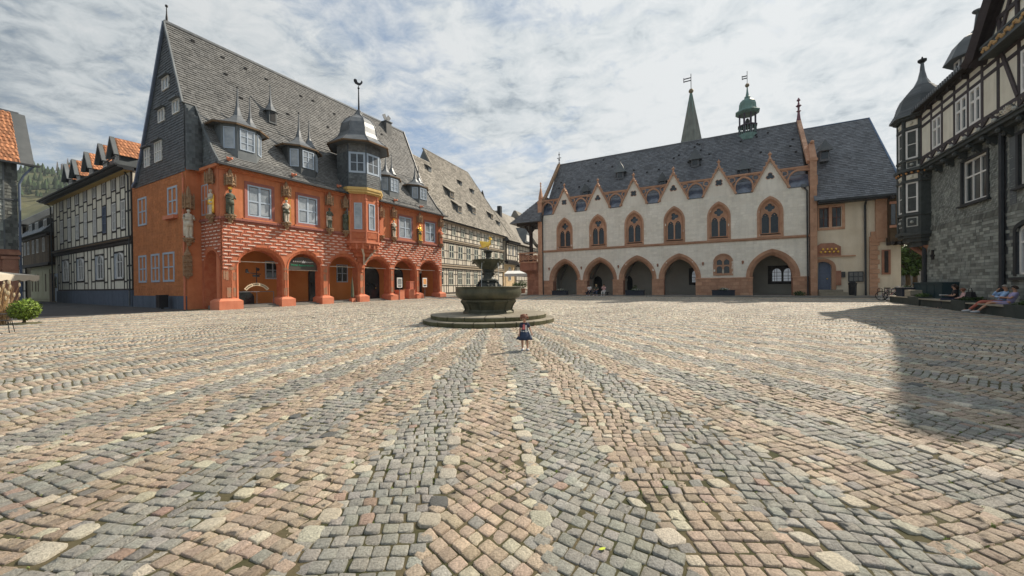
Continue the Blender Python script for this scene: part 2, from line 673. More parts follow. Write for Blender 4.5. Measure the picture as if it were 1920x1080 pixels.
m_tile = MAT('orange_clay_tile', (.24, .10, .05), (.41, .19, .095), rough=.85, scale=1.4, attr=.30, objvar=.3, bump=.3)
m_brickch = MAT('chimney_brick', (.30, .09, .05), (.40, .13, .08), rough=.9, scale=6)
m_gold = MAT('gold_leaf', (.86, .56, .10), (1.0, .70, .16), rough=.32, metal=.85, bump=.1, scale=8)
m_bronze = MAT('green_bronze', (.055, .06, .042), (.13, .125, .08), rough=.5, metal=.25, scale=2.2, bump=.35, bscale=12, streak=.3)
m_bronzed = MAT('dark_bronze', (.03, .036, .034), (.075, .078, .066), rough=.45, metal=.3, scale=3, bump=.3)
m_steps = MAT('fountain_step_stone', (.20, .18, .14), (.31, .28, .22), rough=.85, scale=2.5, bump=.4, objvar=.12)
m_moss = MAT('mossy_step_riser', (.075, .075, .038), (.14, .135, .075), rough=.95, scale=4, bump=.5, objvar=.15)
m_copper = MAT('copper_verdigris', (.12, .22, .20), (.20, .32, .285), rough=.6, scale=1.5, bump=.15, streak=.35)
m_copperd = MAT('dull_copper', (.15, .155, .14), (.22, .235, .205), rough=.65, scale=.7, bump=.15, streak=.3)
m_stucco = MAT('cream_stucco', (.64, .55, .42), (.74, .66, .53), rough=.92, scale=.7, bump=.3, bscale=9, streak=.12)
m_gate = MAT('khaki_gate', (.36, .34, .22), (.44, .42, .28), rough=.8, scale=1, bump=.1)
m_brown = MAT('brown_boarding', (.085, .055, .028), (.14, .095, .05), rough=.8, scale=3, bump=.4, attr=.25, objvar=.2)
m_yellow = MAT('ochre_moulding', (.55, .38, .13), (.62, .45, .18), rough=.7, scale=3)
m_stat = MAT('statue_limestone', (.45, .41, .33), (.68, .63, .54), rough=.8, scale=7, bump=.3)
m_statd = MAT('statue_dark_green', (.055, .07, .05), (.13, .14, .10), rough=.7, scale=7, bump=.3)
m_canopy = MAT('canopy_stone', (.22, .12, .07), (.36, .25, .15), rough=.85, scale=9, bump=.5)
m_interior = MAT('arcade_plaster', (.45, .16, .04), (.55, .21, .06), rough=.9, scale=.8, bump=.1)
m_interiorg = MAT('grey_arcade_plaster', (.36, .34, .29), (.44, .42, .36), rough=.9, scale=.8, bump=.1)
m_conc = MAT('grey_paving', (.17, .165, .15), (.25, .24, .22), rough=.9, scale=1.4, bump=.3)


m_sdark = MAT('dark_green_grey_paint', (.038, .046, .046), (.070, .080, .078), rough=.6, scale=5, bump=.3)
m_orn = MAT('grey_white_ornament', (.34, .36, .34), (.50, .51, .48), rough=.8, scale=9)


# small shared builders --------------------------------------------------
def spire_prof(r, h, n=8, e=2.6):
    return [(r * ((1 - i / n) ** e) + .03, h * i / n) for i in range(n + 1)]


def statue(name, label, M4, x, y, z, h, body, robe, crown=True, cloak=True, group='painted statues on the orange guild house', staff=False, rot=0):
    t = thing(name, label, 'statue', (M4 @ Vector((x, y, z))), math.atan2(M4[1][0], M4[0][0]) + rot, group)
    s = h / 1.85
    b = MB()
    # trunk and legs as one figure
    b.lathe([(.05 * s, 0), (.10 * s, .04 * s), (.085 * s, .12 * s), (.10 * s, .42 * s), (.13 * s, .80 * s), (.14 * s, .92 * s), (.13 * s, .95 * s)], 8, -.09 * s, 0)
    b.lathe([(.05 * s, 0), (.10 * s, .04 * s), (.085 * s, .12 * s), (.10 * s, .42 * s), (.13 * s, .80 * s), (.14 * s, .92 * s), (.13 * s, .95 * s)], 8, .09 * s, -.03 * s)
    b.box(-.16 * s, -.03 * s, -.2 * s, .05 * s, 0, .06 * s)
    b.box(.03 * s, .16 * s, -.22 * s, .03 * s, 0, .06 * s)
    b.lathe([(.19 * s, .86 * s), (.20 * s, 1.0 * s), (.17 * s, 1.1 * s), (.215 * s, 1.30 * s), (.235 * s, 1.44 * s), (.15 * s, 1.53 * s), (.065 * s, 1.56 * s), (.06 * s, 1.62 * s)], 10, 0, 0, sy=.72)
    b.ball((0, -.01 * s, 1.72 * s), .105 * s, sz=1.2)
    b.tube([(-.21 * s, 0, 1.45 * s), (-.30 * s, -.05 * s, 1.2 * s), (-.12 * s, -.24 * s, 1.16 * s)], [.07 * s, .06 * s, .045 * s])
    b.tube([(.21 * s, 0, 1.45 * s), (.31 * s, -.03 * s, 1.18 * s), (.16 * s, -.25 * s, 1.24 * s)], [.07 * s, .06 * s, .045 * s])
    b.build('figure', body, t, smooth=True)
    c = MB()
    if cloak:
        c.lathe([(.25 * s, .12 * s), (.27 * s, .5 * s), (.25 * s, .9 * s), (.28 * s, 1.25 * s), (.26 * s, 1.45 * s), (.13 * s, 1.55 * s)], 10, 0, .08 * s, sy=.55)
        c.lathe([(.25 * s, .72 * s), (.21 * s, .95 * s), (.205 * s, 1.08 * s)], 9, 0, -.01 * s, sy=.8)
        c.build('cloak', robe, t, smooth=True)
    if crown:
        MB().lathe([(.115 * s, 1.80 * s), (.13 * s, 1.84 * s), (.10 * s, 1.86 * s), (.15 * s, 1.97 * s), (.10 * s, 1.90 * s)], 8).build('crown', m_gold, t)
    if staff:
        MB().tube([(.17 * s, -.28 * s, 0.0), (.16 * s, -.27 * s, 1.75 * s)], .018 * s).ball((.16 * s, -.27 * s, 1.78 * s), .05 * s).build('staff', m_gold, t)
    return t


def bracket(parent, x, y, z, w=.34, mat=None):
    mb = MB()
    mb.lathe([(.06, z - .55), (.14, z - .46), (.12, z - .38), (.22, z - .25), (.20, z - .18), (w, z - .08), (w, z)], 8, x, y, pi / 8)
    for k in range(5):
        a = pi + pi * k / 4
        mb.ball((x + .24 * cos(a), y + .24 * sin(a), z - .2), .09, 6, 4)
    mb.build('statue_bracket', mat or m_canopy, parent)


def canopy(parent, x, y, z, h, r=.3):
    mb = MB()
    mb.lathe([(r, z), (r * 1.08, z + .06), (r, z + .1), (r * .9, z + .12), (r * .86, z + h * .42), (r, z + h * .45), (r * .75, z + h * .5)], 6, x, y, pi / 6)
    for k in range(6):
        a = pi / 6 + 2 * pi * k / 6
        px, py = x + r * cos(a), y + r * sin(a)
        mb.lathe([(.045, z - .08), (.05, z + h * .5), (.06, z + h * .52), (.0, z + h * .72)], 5, px, py)
        a2 = a + pi / 6
        mb.ball((x + r * .93 * cos(a2), y + r * .93 * sin(a2), z + h * .2), .06, 6, 4)
    mb.lathe([(r * .55, z + h * .5), (r * .45, z + h * .66), (.12, z + h * .8), (.03, z + h)], 6, x, y)
    for k in range(7):
        a = 2.4 * k
        q = .5 + .07 * k
        rr = r * .55 * (1 - (q - .5) * 1.6)
        mb.ball((x + rr * cos(a), y + rr * sin(a), z + h * q), .04, 5, 4)
    mb.build('canopy', m_canopy, parent)


# ================================================================ ORANGE GUILD HOUSE
KA = radians(60.3)
K = thing('guild_house', 'orange arcaded guild house with steep slate roof and small spired dormers', 'building', (-19.47, 25.43, 0), KA)
KM = Matrix.Translation((-19.47, 25.43, 0)) @ Matrix.Rotation(KA, 4, 'Z')
KL, YB, YK, GX = 22.5, 2.85, 12.7, -.85
ARCH = [(2.52, 1.48), (5.83, 1.33), (9.40, 1.42), (13.05, 1.48), (16.68, 1.50), (20.35, 1.55)]
A_in = [arch(c, a, -.45, 3.15, 4.35, 10) for c, a in ARCH]
A_out = [arch(c, a + .17, -.45, 3.15, 4.58, 10) for c, a in ARCH]
# pier and spandrel wall, red blockwork above and on it
MB().panel(rect(0, KL, -.5, 6.3), A_out, 0, .75).build('arcade_wall', m_redor, K)
for i in range(6):
    MB().band(A_out[i], A_in[i], -.035, .85, yb=.10).build('arch_ring', m_archr, K)
side_o = arch(1.35, 1.2, -.45, 3.1, 4.4, 8)
sw = MB().panel(rect(0, YB, -.5, 6.3), [side_o], 0, .6)
sw.v = [(v[1], v[0], v[2]) for v in sw.v]
sw.build('side_arch_wall', m_redor, K)
so = MB().band(off(side_o, 0), off(side_o, -.14), -.03, .7)
so.v = [(v[1], v[0], v[2]) for v in so.v]
so.build('arch_ring', m_archr, K)
# blocks with a white bar each
holes = [off(h, .02) for h in A_out]
field = rect(0.02, KL - .02, 2.9, 6.28)
BL = clad((0, 0, 0), (1, 0, 0), (0, 0, 1), (0, -1, 0), field, .235, .74, th=.03, jit=.03, gap=.045,
          holes=[off(h, .12) for h in A_out])
SB = clad((0, 0, 0), (0, 1, 0), (0, 0, 1), (-1, 0, 0), rect(.02, YB - .02, 3.3, 6.28), .235, .60, th=.03, jit=.03, gap=.045, holes=[off(side_o, .1)])


def block(vs, fs, mb, n):
    mb.add(vs, fs, 0)
    p = [Vector(v) for v in vs[:4]]
    c = sum(p, Vector()) / 4
    nn = Vector(n)
    q = []
    for k, v in enumerate(p):
        d = v - c
        q.append(c + Vector((d.x * .66, d.y * .66, d.z * .27)) + nn * .03)
    r = [v - nn * .032 for v in q]
    mb.add(q + r, [(0, 1, 2, 3), (4, 5, 1, 0), (5, 6, 2, 1), (6, 7, 3, 2), (7, 4, 0, 3)], 1)


allb = [(v, f, c, (0, -1, 0)) for v, f, c in BL] + [(v, f, c, (-1, 0, 0)) for v, f, c in SB]
rest = MB()
for i, (v, f, c, n) in enumerate(allb):
    big_enough = abs(v[1][0] - v[0][0]) + abs(v[1][1] - v[0][1]) > .3
    if i < 2000 and big_enough and i % max(1, len(allb) // 290 + 1) == 0 or (len(allb) <= 300):
        mb = MB()
        block(v, f, mb, n) if big_enough else mb.add(v, f, 0)
        mb.build('brick', [m_redbrick, m_dash], K)
    elif big_enough:
        block(v, f, rest, n)
    else:
        rest.add(v, f, 0)
rest.build('blockwork', [m_redbrick, m_dash], K, kind='stuff')
MB().box(.03, KL - .03, .015, .3, 5.9, 6.29).build('joint_bed', m_joint, K)
# pier bases, weathered pier faces
PX = [(-.32, 1.12), (3.72, 4.78), (7.0, 8.05), (10.65, 11.75), (14.3, 15.4), (17.95, 19.05), (21.75, 22.85)]
for a, b in PX:
    m = MB().box(a, b, -.36, .95, -.3, .76)
    m.hexa([(a, -.36, .76), (b, -.36, .76), (b, .95, .76), (a, .95, .76), (a + .22, -.06, .93), (b - .22, -.06, .93), (b - .22, .8, .93), (a + .22, .8, .93)])
    m.build('pier_base', m_redbase, K)
for i, (a, b) in enumerate(PX):
    cx = (a + b) / 2 if i else .48
    w = .17 if i else .40
    mb = MB()
    for (z0, z1) in ((.95, 1.75), (2.15, 2.85), (2.85, 3.25)):
        x = cx - w
        while x < cx + w - .02:
            e = min(x + random.uniform(.12, .3), cx + w)
            if random.random() < .8:
                mb.box(x + .01, e - .01, -.012, .01, z0 + .02 + random.uniform(0, .1), z1 - .02 - random.uniform(0, .15))
            x = e
    mb.build('weathered_stone', m_wear, K)
# arcade inside
MB().box(0, KL, YB, YB + .3, 0, 5.2).build('arcade_rear_wall', m_interior, K)
MB().box(.1, KL - .1, .3, YB, 4.75, 4.95).build('arcade_ceiling', m_interior, K)
MB().box(.15, KL, .45, YB, -.3, .42).build('arcade_floor', m_conc, K)
MB().box(KL - .5, KL, .6, YB, -.3, 5).build('arcade_end_wall', m_interior, K)
for (a, b) in [(1.12, 3.72), (4.78, 7.0), (8.05, 10.65), (11.75, 14.3), (15.4, 17.95), (19.05, 21.75)]:
    MB().box(a, b, .05, .5, -.3, .33).build('arcade_step', m_conc, K)
for (c, a), zr in zip(ARCH, (3.52, 3.02, 3.45, 3.45, 3.45, 3.45)):
    MB().tube([(c - a - .1, .5, zr), (c + a + .1, .5, zr)], .03).build('tie_rod', m_stat, K)
window(K, 4.2, YB - .06, 2.35, 1.15, 1.45, m_wframe, m_glassd, 2, 2)
window(K, 1.05, YB - .06, 2.3, .75, 1.5, m_wframe, m_glassd, 1, 2)
window(K, 10.6, YB - .06, 2.1, 1.2, 1.7, m_wframe, m_glassd, 2, 2)
for (dx, w, zt, nm) in [(7.9, .95, 3.3, 'door'), (13.6, 1.9, 3.6, 'door'), (17.4, 1.5, 3.7, 'door')]:
    p = arch(dx + w / 2, w / 2, .42, zt - w / 2, zt, 6)
    d = MB().panel(p, [], YB - .05, YB).build(nm, m_glassd, K)
    MB().band(off(p, .1), p, YB - .12, YB, closed=False).build('door_frame', m_timber, d)
    MB().ball((dx + w * .8, YB - .1, 1.5), .05).build('handle', m_gold, d)
# shop door of the last arch
sd = MB().panel(rect(20.2, 22.0, .42, 3.6), [rect(20.35, 21.05, .6, 3.0), rect(21.15, 21.85, .6, 3.0)], YB - .1, YB).build('shop_door', m_iron, K)
MB().box(20.3, 21.9, YB - .04, YB - .03, .6, 3.05).build('pane', m_glass, sd)
MB().box(20.2, 22.0, YB - .16, YB - .08, 3.2, 3.5).build('sign_board', m_white, sd)
# corner wall behind the side arch, gable wall
MB().box(GX, 0, YB, YB + .4, -.4, 10.0).build('set_back_wall', m_orange2, K)
MB().box(GX, GX + .5, YB + .4, YK, -.4, 10.0).build('gable_wall', m_orange, K)
MB().box(GX - .06, GX, YB + .1, YK, -.4, 1.12).build('plinth', m_plinth, K)
# faint joints of the large render blocks on the gable wall
gl = [L for L in clad((GX, 0, 0), (0, 1, 0), (0, 0, 1), (-1, 0, 0), rect(YB + .1, YK, 1.12, 9.85), .2, .5, th=.012, jit=.2, gap=.03,
      holes=[rect(9.55, 11.6, 6.5, 9.0), rect(4.05, 5.95, 6.7, 9.1), rect(4.7, 11.6, 2.0, 4.4)])]
mb = MB()
for v, f, c in gl:
    mb.add(v, f)
MAT('orange_block', (.43, .155, .055), (.55, .21, .08), rough=.9, scale=1.2, bump=.4, bscale=16, attr=.10, streak=.15)
mb.build('render_block', _mats['orange_block'], K, kind='stuff')
MB().box(GX + .01, .06, YB - .02, YB + .3, 9.9, 14.38).build('set_back_slate_wall', m_slated, K)
# body of the house behind the arcade
MB().box(0, KL, .45, YK - .1, 4.95, 9.95).build('core_wall', m_orange2, K)
MB().box(.4, KL, YB + .3, YK, -.4, 4.95).build('rear_block', m_orange2, K)
# upper floor
up_holes = [rect(1.64, 3.26, 6.75, 8.98), rect(5.27, 6.90, 6.77, 8.95), rect(15.88, 17.62, 6.74, 8.93), rect(19.74, 21.40, 6.70, 8.89)]
MB().panel(rect(0, KL, 6.3, 10.0), up_holes, 0, .5).build('upper_wall', m_orange2, K)
for h in up_holes:
    (a, z0), (b, _), (_, z1) = h[0], h[1], h[2]
    g = lambda d: [(a - d, z0 - d), (b + d, z0 - d), (b + d, z1 + d), (a - d, z1 + d)]
    MB().band(g(.20), g(.0), -.05, .12, closed=True, yb=-.02).build('window_surround', m_purple, K)
    window(K, a, .0, z0, b - a, z1 - z0, m_wframe, m_glassc, 2, 2, fw=.11, bar=.10, dep=.1, rowh=(.48, .52))
    MB().box(a - .35, b + .35, -.12, 0, z0 - .30, z0 - .20).build('window_sill', m_orange2, K)
# side face of the upper floor
window(K, -.02, 2.75, 6.75, 1.0, 2.15, m_wframe, m_glassc, 2, 2, fw=.09, rot=-pi / 2)
MB().box(-.14, 0, -.14, YB, 6.30, 6.46).build('string_course', m_purple, K)
for a, b in ((0, 9.3), (13.0, KL + .1)):
    MB().box(a, b, -.16, 0, 6.32, 6.46).box(a, b, -.08, 0, 6.22, 6.32).build('string_course', m_purple, K)
for x in (.18, 4.2, 7.8, 13.55, 14.9, 18.6, 22.15):
    MB().box(x - .26, x + .26, -.06, 0, 6.46, 9.75).build('pilaster', m_redor, K)
MB().box(-.06, 0, .12, .9, 6.46, 9.75).build('pilaster', m_redor, K)
for a, b in ((-.2, 9.35), (12.95, KL + .2)):
    MB().box(a, b, -.3, 0, 9.74, 9.96).box(a, b, -.16, 0, 9.62, 9.74).build('cornice', m_orange2, K)
MB().box(-.3, 0, -.3, YB, 9.76, 9.96).build('cornice', m_orange2, K)
for x in (.45, 4.2, 7.8, 9.35, 14.9, 18.6, 22.1):
    bracket(K, x, -.28, 6.6)
    canopy(K, x, -.28, 8.62, 1.1)
bracket(K, 13.3, -.28, 6.6)
canopy(K, 13.3, -.28, 8.4, 1.2)
bracket(K, -.22, .85, 6.6)
canopy(K, -.22, .85, 8.75, 1.1)
bracket(K, GX + .02, YB - .3, 5.1)
canopy(K, GX + .02, YB - .3, 7.15, 1.5)
# relief of small figures and arms under the corner statue
rel = MB().box(GX - .25, GX + .25, YB - .12, YB, 2.5, 3.9)
for k in range(16):
    rel.ball((GX - .2 + .13 * (k % 4), YB - .15, 2.6 + .3 * (k // 4)), .08, 6, 4)
rel.lathe([(.02, 2.3), (.2, 2.5), (.2, 2.55)], 6, GX, YB - .1)
rel.lathe([(.2, 3.9), (.22, 4.0), (.08, 4.3), (.02, 4.6)], 6, GX, YB - .1)
rel.build('carved_relief', m_canopy, K)
MB().tube([(GX - .1, YB + .3, 9.6), (GX - .12, YB + .12, 9.2), (GX - .12, YB + .12, .1)], .06).build('drainpipe', m_redbase, K)
# lights under the arcade corner, wall brackets
for x in (16.1, 19.9):
    MB().tube([(x, -.02, 5.75), (x + .1, -.5, 5.35)], [.05, .12]).build('wall_spotlight', m_sandd, K)
# window groups of the gable wall
for (y0, y1, z0, z1) in ((9.75, 11.45, 6.65, 8.85), (4.2, 5.8, 6.9, 8.95), (9.95, 11.5, 2.15, 4.3), (7.45, 9.0, 2.15, 4.3), (4.85, 6.8, 2.15, 4.3)):
    w = window(K, GX - .05, y1, z0, y1 - y0, z1 - z0, m_wframe, m_glass if z0 > 5 else m_glassd, 2, 2, fw=.14, bar=.09, dep=.12, rot=-pi / 2)
MB().box(GX - .3, GX - .02, 4.1, 5.9, 6.6, 6.85).build('flower_box', m_redbase, K)

# ---- roof
RIDGE = (5.65, 20.9)
FP = [(-.5, 9.95), (.35, 10.85), (1.5, 12.4), (YB, 14.4), RIDGE]
BP = [(12.2, 9.9), (11.6, 10.2), (10.5, 11.9), (8.2, 16.1), RIDGE]
XR0, XR1 = GX - .12, KL - .6
dk = MB()
for prof, x0 in ((FP, 0), (BP, GX)):
    for (ya, za), (yb, zb) in zip(prof, prof[1:]):
        xa = x0 - .25 if (prof is FP and za < 14.3) else XR0
        dk.add([(xa, ya, za - .06), (XR1 + .3, ya, za - .06), (XR1 + .3, yb, zb - .06), (xa, yb, zb - .06)], [(0, 1, 2, 3)])
dk.build('roof_deck', m_deck, K)
for i, ((ya, za), (yb, zb)) in enumerate(zip(FP, FP[1:])):
    ln = hypot(yb - ya, zb - za)
    ez = ((0, (yb - ya) / ln, (zb - za) / ln))
    n = (0, -(zb - za) / ln, (yb - ya) / ln)
    xa = -.25 if za < 14.3 else XR0
    xe = XR1 + (.9 if i == 0 else .3)
    cover('roof_slates', m_slate, K, (0, ya, za), (1, 0, 0), ez, n, rect(xa, xe, 0, ln), .21, .24, th=.048, rowj=.03)
MB().box(XR0, XR1 + .3, 5.55, 5.75, 20.84, 21.0).build('ridge_cap', m_lead, K)
for (ya, za), (yb, zb) in zip(FP, FP[1:]):
    MB().beam((XR1 + .3, ya, za + .02), (XR1 + .3, yb, zb + .02), .25, .12, up=(1, 0, 0)).build('verge_board', m_gutter, K)
    x0 = -.25 if za < 14.3 else XR0
    MB().beam((x0, ya, za), (x0, yb, zb), .16, .10, up=(1, 0, 0)).build('verge_board', m_slated, K)
for (ya, za), (yb, zb) in zip(BP, BP[1:]):
    MB().beam((XR0, ya, za), (XR0, yb, zb), .22, .14, up=(1, 0, 0)).build('verge_board', m_wdark, K)
MB().box(-.4, KL + .5, -.62, -.48, 9.82, 9.97).box(-.4, KL + .5, -.5, -.2, 9.90, 9.96).build('gutter', m_gutter, K)
# snow rails over the eaves
for xa, xb in ((5.0, 9.2), (13.3, 21)):
    r = MB()
    for z in (10.35, 10.5):
        r.tube([(xa, -.25, z), (xb, -.25, z)], .018, 4)
    for k in range(int((xb - xa) / .8)):
        r.tube([(xa + .8 * k, -.2, 10.2), (xa + .8 * k, -.25, 10.55)], .02, 4)
    r.build('snow_rail', m_lead, K)
for x in (.35, 4.7, 8.6, 15.0, 18.7):
    g = MB().ball((x, -.35, 10.33), .13).tube([(x, -.35, 10.33), (x + .1, -.62, 10.36)], [.1, .07])
    g.ball((x - .12, -.4, 10.42), .05, 5, 4).ball((x + .12, -.4, 10.42), .05, 5, 4)
    g.build('roof_gargoyle', m_redbase, K)
# slate gable, cheek over the arcade
gp = [(YB, 9.95), (11.9, 9.95), (10.7, 11.6), (8.2, 16.05), RIDGE, (YB, 14.4)]
wn_g = [(8.85, 9.85, 11.05, 12.5), (6.6, 7.85, 11.1, 12.6), (6.05, 7.08, 13.9, 14.85), (3.55, 4.6, 13.95, 14.9), (5.2, 6.3, 16.05, 16.95)]
gm = MB().panel(gp, [], GX, GX + .3)
gm.v = [(v[1], v[0], v[2]) for v in gm.v]
gm.build('slate_gable', m_slated, K)
cover('gable_slates', m_slated, K, (GX - .02, 0, 0), (0, 1, 0), (0, 0, 1), (-1, 0, 0), [(YB, 9.75), (12.0, 9.75)] + gp[2:], .19, .26, th=.035,
      holes=[rect(a - .05, b + .05, c - .05, d + .05) for a, b, c, d in wn_g])
for a, b, c, d in wn_g:
    window(K, GX - .10, b, c, b - a, d - c, m_white, m_glassc, 3 if b - a > 1.1 else 2, 2 if d - c > 1.2 else 1, fw=.07, bar=.05, dep=.12, rot=-pi / 2)
    MB().box(GX - .3, GX - .02, a - .12, b + .12, d + .02, d + .10).build('window_hood', m_slated, K)
# set-back strip and curved cheek between gable and arcade roof
ck = []
for k in range(7):
    t = k / 6
    a = t * pi / 2
    ck.append((GX + (-GX - .02) * (1 - cos(a)) * .9, YB - .05 - .5 * sin(a) * (1 if t > 0 else 0)))
ch = MB()
zt = [14.3, 14.15, 14.0, 13.85, 13.7, 13.55, 13.4]
for k in range(6):
    for r in range(22):
        z0, z1 = 9.8 + r * .21, 9.8 + (r + 1) * .21 + .02
        if z1 > zt[k]:
            continue
        (xa, ya), (xb, yb) = ck[k], ck[k + 1]
        ch.add([(xa, ya - .03, z0), (xb, yb - .03, z0), (xb, yb, z1), (xa, ya, z1)], [(0, 1, 2, 3)])
ch.build('curved_cheek', m_slated, K)
cp = [(-.35, 9.95), (YB, 9.95), (YB, 14.35), (1.5, 12.35), (.35, 10.8)]
cm = MB().panel(cp, [], -.05, .1)
cm.v = [(v[1], v[0], v[2]) for v in cm.v]
cm.build('verge_cheek', m_slated, K)
cover('cheek_slates', m_slated, K, (-.06, 0, 0), (0, 1, 0), (0, 0, 1), (-1, 0, 0), cp, .19, .24, th=.03)
MB().lathe([(.09, 20.8), (.07, 21.3), (.04, 21.6), (.03, 22.0), (.09, 22.05), (.09, 22.15), (.02, 22.2)], 8, GX + .05, 5.65).build('roof_finial', m_iron, K)


def half_hex(cx, y0, wf, wd, z0, z1, y1):
    """plan of a three sided dormer, front at y0"""
    return [(cx - wf / 2 - wd, y1), (cx - wf / 2 - wd, y0 + wd), (cx - wf / 2, y0), (cx + wf / 2, y0), (cx + wf / 2 + wd, y0 + wd), (cx + wf / 2 + wd, y1)]


def extrude(mb, plan, z0, z1, mi=0):
    n = len(plan)
    vs = [(x, y, z0) for x, y in plan] + [(x, y, z1) for x, y in plan]
    return mb.add(vs, [(i, (i + 1) % n, n + (i + 1) % n, n + i) for i in range(n)] + [tuple(range(n)), tuple(range(2 * n - 1, n - 1, -1))], mi, random.random())


def win_mesh(parent, p, q, z0, z1, fm, gm, cols=2, rows=2, fw=.07, out=.05, name='window', bar=.045):
    """one-mesh window between plan points p and q (a sub-part)"""
    w = hypot(q[0] - p[0], q[1] - p[1])
    o = window(parent, p[0], p[1], z0, w, z1 - z0, fm, gm, cols, rows, fw=fw, bar=bar, dep=.08, split=False, rot=math.atan2(q[1] - p[1], q[0] - p[0]), name=name)
    a = math.atan2(q[1] - p[1], q[0] - p[0])
    o.location = (p[0] + out * sin(a), p[1] - out * cos(a), z0)
    return o


def lerp2(p, q, t):
    return (p[0] + (q[0] - p[0]) * t, p[1] + (q[1] - p[1]) * t)


def polydormer(parent, cx, y0, wf, wd, z0, zw0, zw1, ze, tip, r):
    plan = half_hex(cx, y0, wf, wd, z0, ze, y0 + 2.2)
    d = extrude(MB(), plan, z0, ze).build('dormer', m_slated, parent)
    for i, (a, b) in enumerate(((1, 2), (2, 3), (3, 4))):
        p, q = plan[a], plan[b]
        k = .10 if i == 1 else .16
        win_mesh(d, lerp2(p, q, k), lerp2(p, q, 1 - k), zw0, zw1, m_wframe, m_glassc, 2 if i == 1 else 1, 3 if i == 1 else 1, fw=.07)
    # eaves and concave spire: half-hexagon eaves shrinking to a point
    cy = y0 + wd + .55
    pr = [(1.0, 0), (1.02, .07), (.74, .22), (.50, .42), (.30, .62), (.15, .9), (.07, 1.4), (.03, 2.0), (.02, 2.6)]
    mb = MB()
    n = 8
    vs = []
    hh = (tip - ze) / 2.6
    for (k, z) in pr:
        for j in range(n):
            a = pi / 8 + 2 * pi * j / n
            vs.append((cx + r * k * cos(a), cy + r * .78 * k * sin(a), ze + z * hh))
    fs = []
    for i in range(len(pr) - 1):
        for j in range(n):
            fs.append((i * n + j, i * n + (j + 1) % n, (i + 1) * n + (j + 1) % n, (i + 1) * n + j))
    fs.append(tuple(range(n)))
    mb.add(vs, fs)
    mb.build('spire_roof', m_lead, d)
    mb = MB()
    for j in range(n):
        a, b = j, (j + 1) % n
        mb.beam(vs[a], vs[b], .12, .1, up=(0, 0, 1))
    mb.build('eaves_board', MAT('brown_eaves', (.14, .09, .05), rough=.8), d)
    MB().ball((cx, cy, tip + .02), .07).build('ball_finial', m_iron, d)
    return d


polydormer(K, 1.75, .15, 1.2, .72, 10.6, 11.35, 12.85, 13.05, 16.2, 1.95)
polydormer(K, 6.25, .15, 1.2, .66, 10.6, 11.3, 12.7, 12.95, 16.1, 1.8)
polydormer(K, 15.55, .3, 1.2, .66, 10.7, 11.4, 12.7, 12.9, 15.6, 1.75)
polydormer(K, 19.8, .3, 1.2, .66, 10.7, 11.4, 12.65, 12.85, 15.7, 1.75)


def ventdormer(parent, cx, y0, z0, ze, tip, r=.55):
    d = MB().box(cx - .3, cx + .3, y0, y0 + 1.2, z0, ze).build('vent_dormer', m_slated, parent)
    MB().box(cx - .2, cx + .2, y0 - .02, y0, z0 + .15, ze - .1).build('louvre', m_deck, d)
    pr = [(r, ze), (r * .55, ze + (tip - ze) * .18), (r * .25, ze + (tip - ze) * .34), (.06, ze + (tip - ze) * .6), (.025, tip)]
    MB().lathe(pr, 8, cx, y0 + .35, pi / 8).ball((cx, y0 + .35, tip), .06).build('spire_roof', m_lead, d)


ventdormer(K, 2.9, 1.75, 13.0, 13.75, 16.1)
ventdormer(K, 7.6, 1.75, 13.0, 13.75, 16.1)
ventdormer(K, 16.9, 1.75, 13.0, 13.7, 15.9)
ventdormer(K, 21.0, 1.75, 13.0, 13.7, 15.7)
ventdormer(K, 5.1, 3.05, 15.2, 16.2, 18.4)
# chimney
MB().box(18.9, 19.7, 5.0, 5.8, 19.3, 21.0).build('chimney', m_slate, K)
MB().box(18.8, 19.8, 4.9, 5.9, 21.0, 21.08).beam((18.9, 5.4, 21.35), (19.3, 5.4, 21.6), .9, .05).beam((19.7, 5.4, 21.35), (19.3, 5.4, 21.6), .9, .05).build('chimney_cap', m_lead, K)
# small roof vents
vt = MB()
for (x, f) in [(0.5, .9), (2.4, .86), (4.0, .84), (5.6, .82), (8.6, .79), (9.8, .8), (11.9, .72), (13.9, .8), (2.3, .62), (3.0, .35), (6.7, .38), (10.6, .42), (15.2, .6), (16.6, .5), (17.9, .72)]:
    y, z = YB + (5.65 - YB) * f, 14.4 + 6.5 * f
    vt.hexa([(x, y - .12, z - .12), (x + .2, y - .12, z - .12), (x + .2, y + .1, z - .1), (x, y + .1, z - .1), (x, y - .15, z + .02), (x + .2, y - .15, z + .02), (x + .2, y + .1, z + .1), (x, y + .1, z + .1)])
vt.build('roof_hook', m_deck, K, kind='stuff')

# ---- corner turret: octagonal bay with dome and weathercock
TX, TY = 11.15, .05


def octo(r, ph=pi / 8):
    return [(TX + r / cos(pi / 8) * cos(ph + 2 * pi * k / 8), TY + r / cos(pi / 8) * sin(ph + 2 * pi * k / 8)) for k in range(8)]


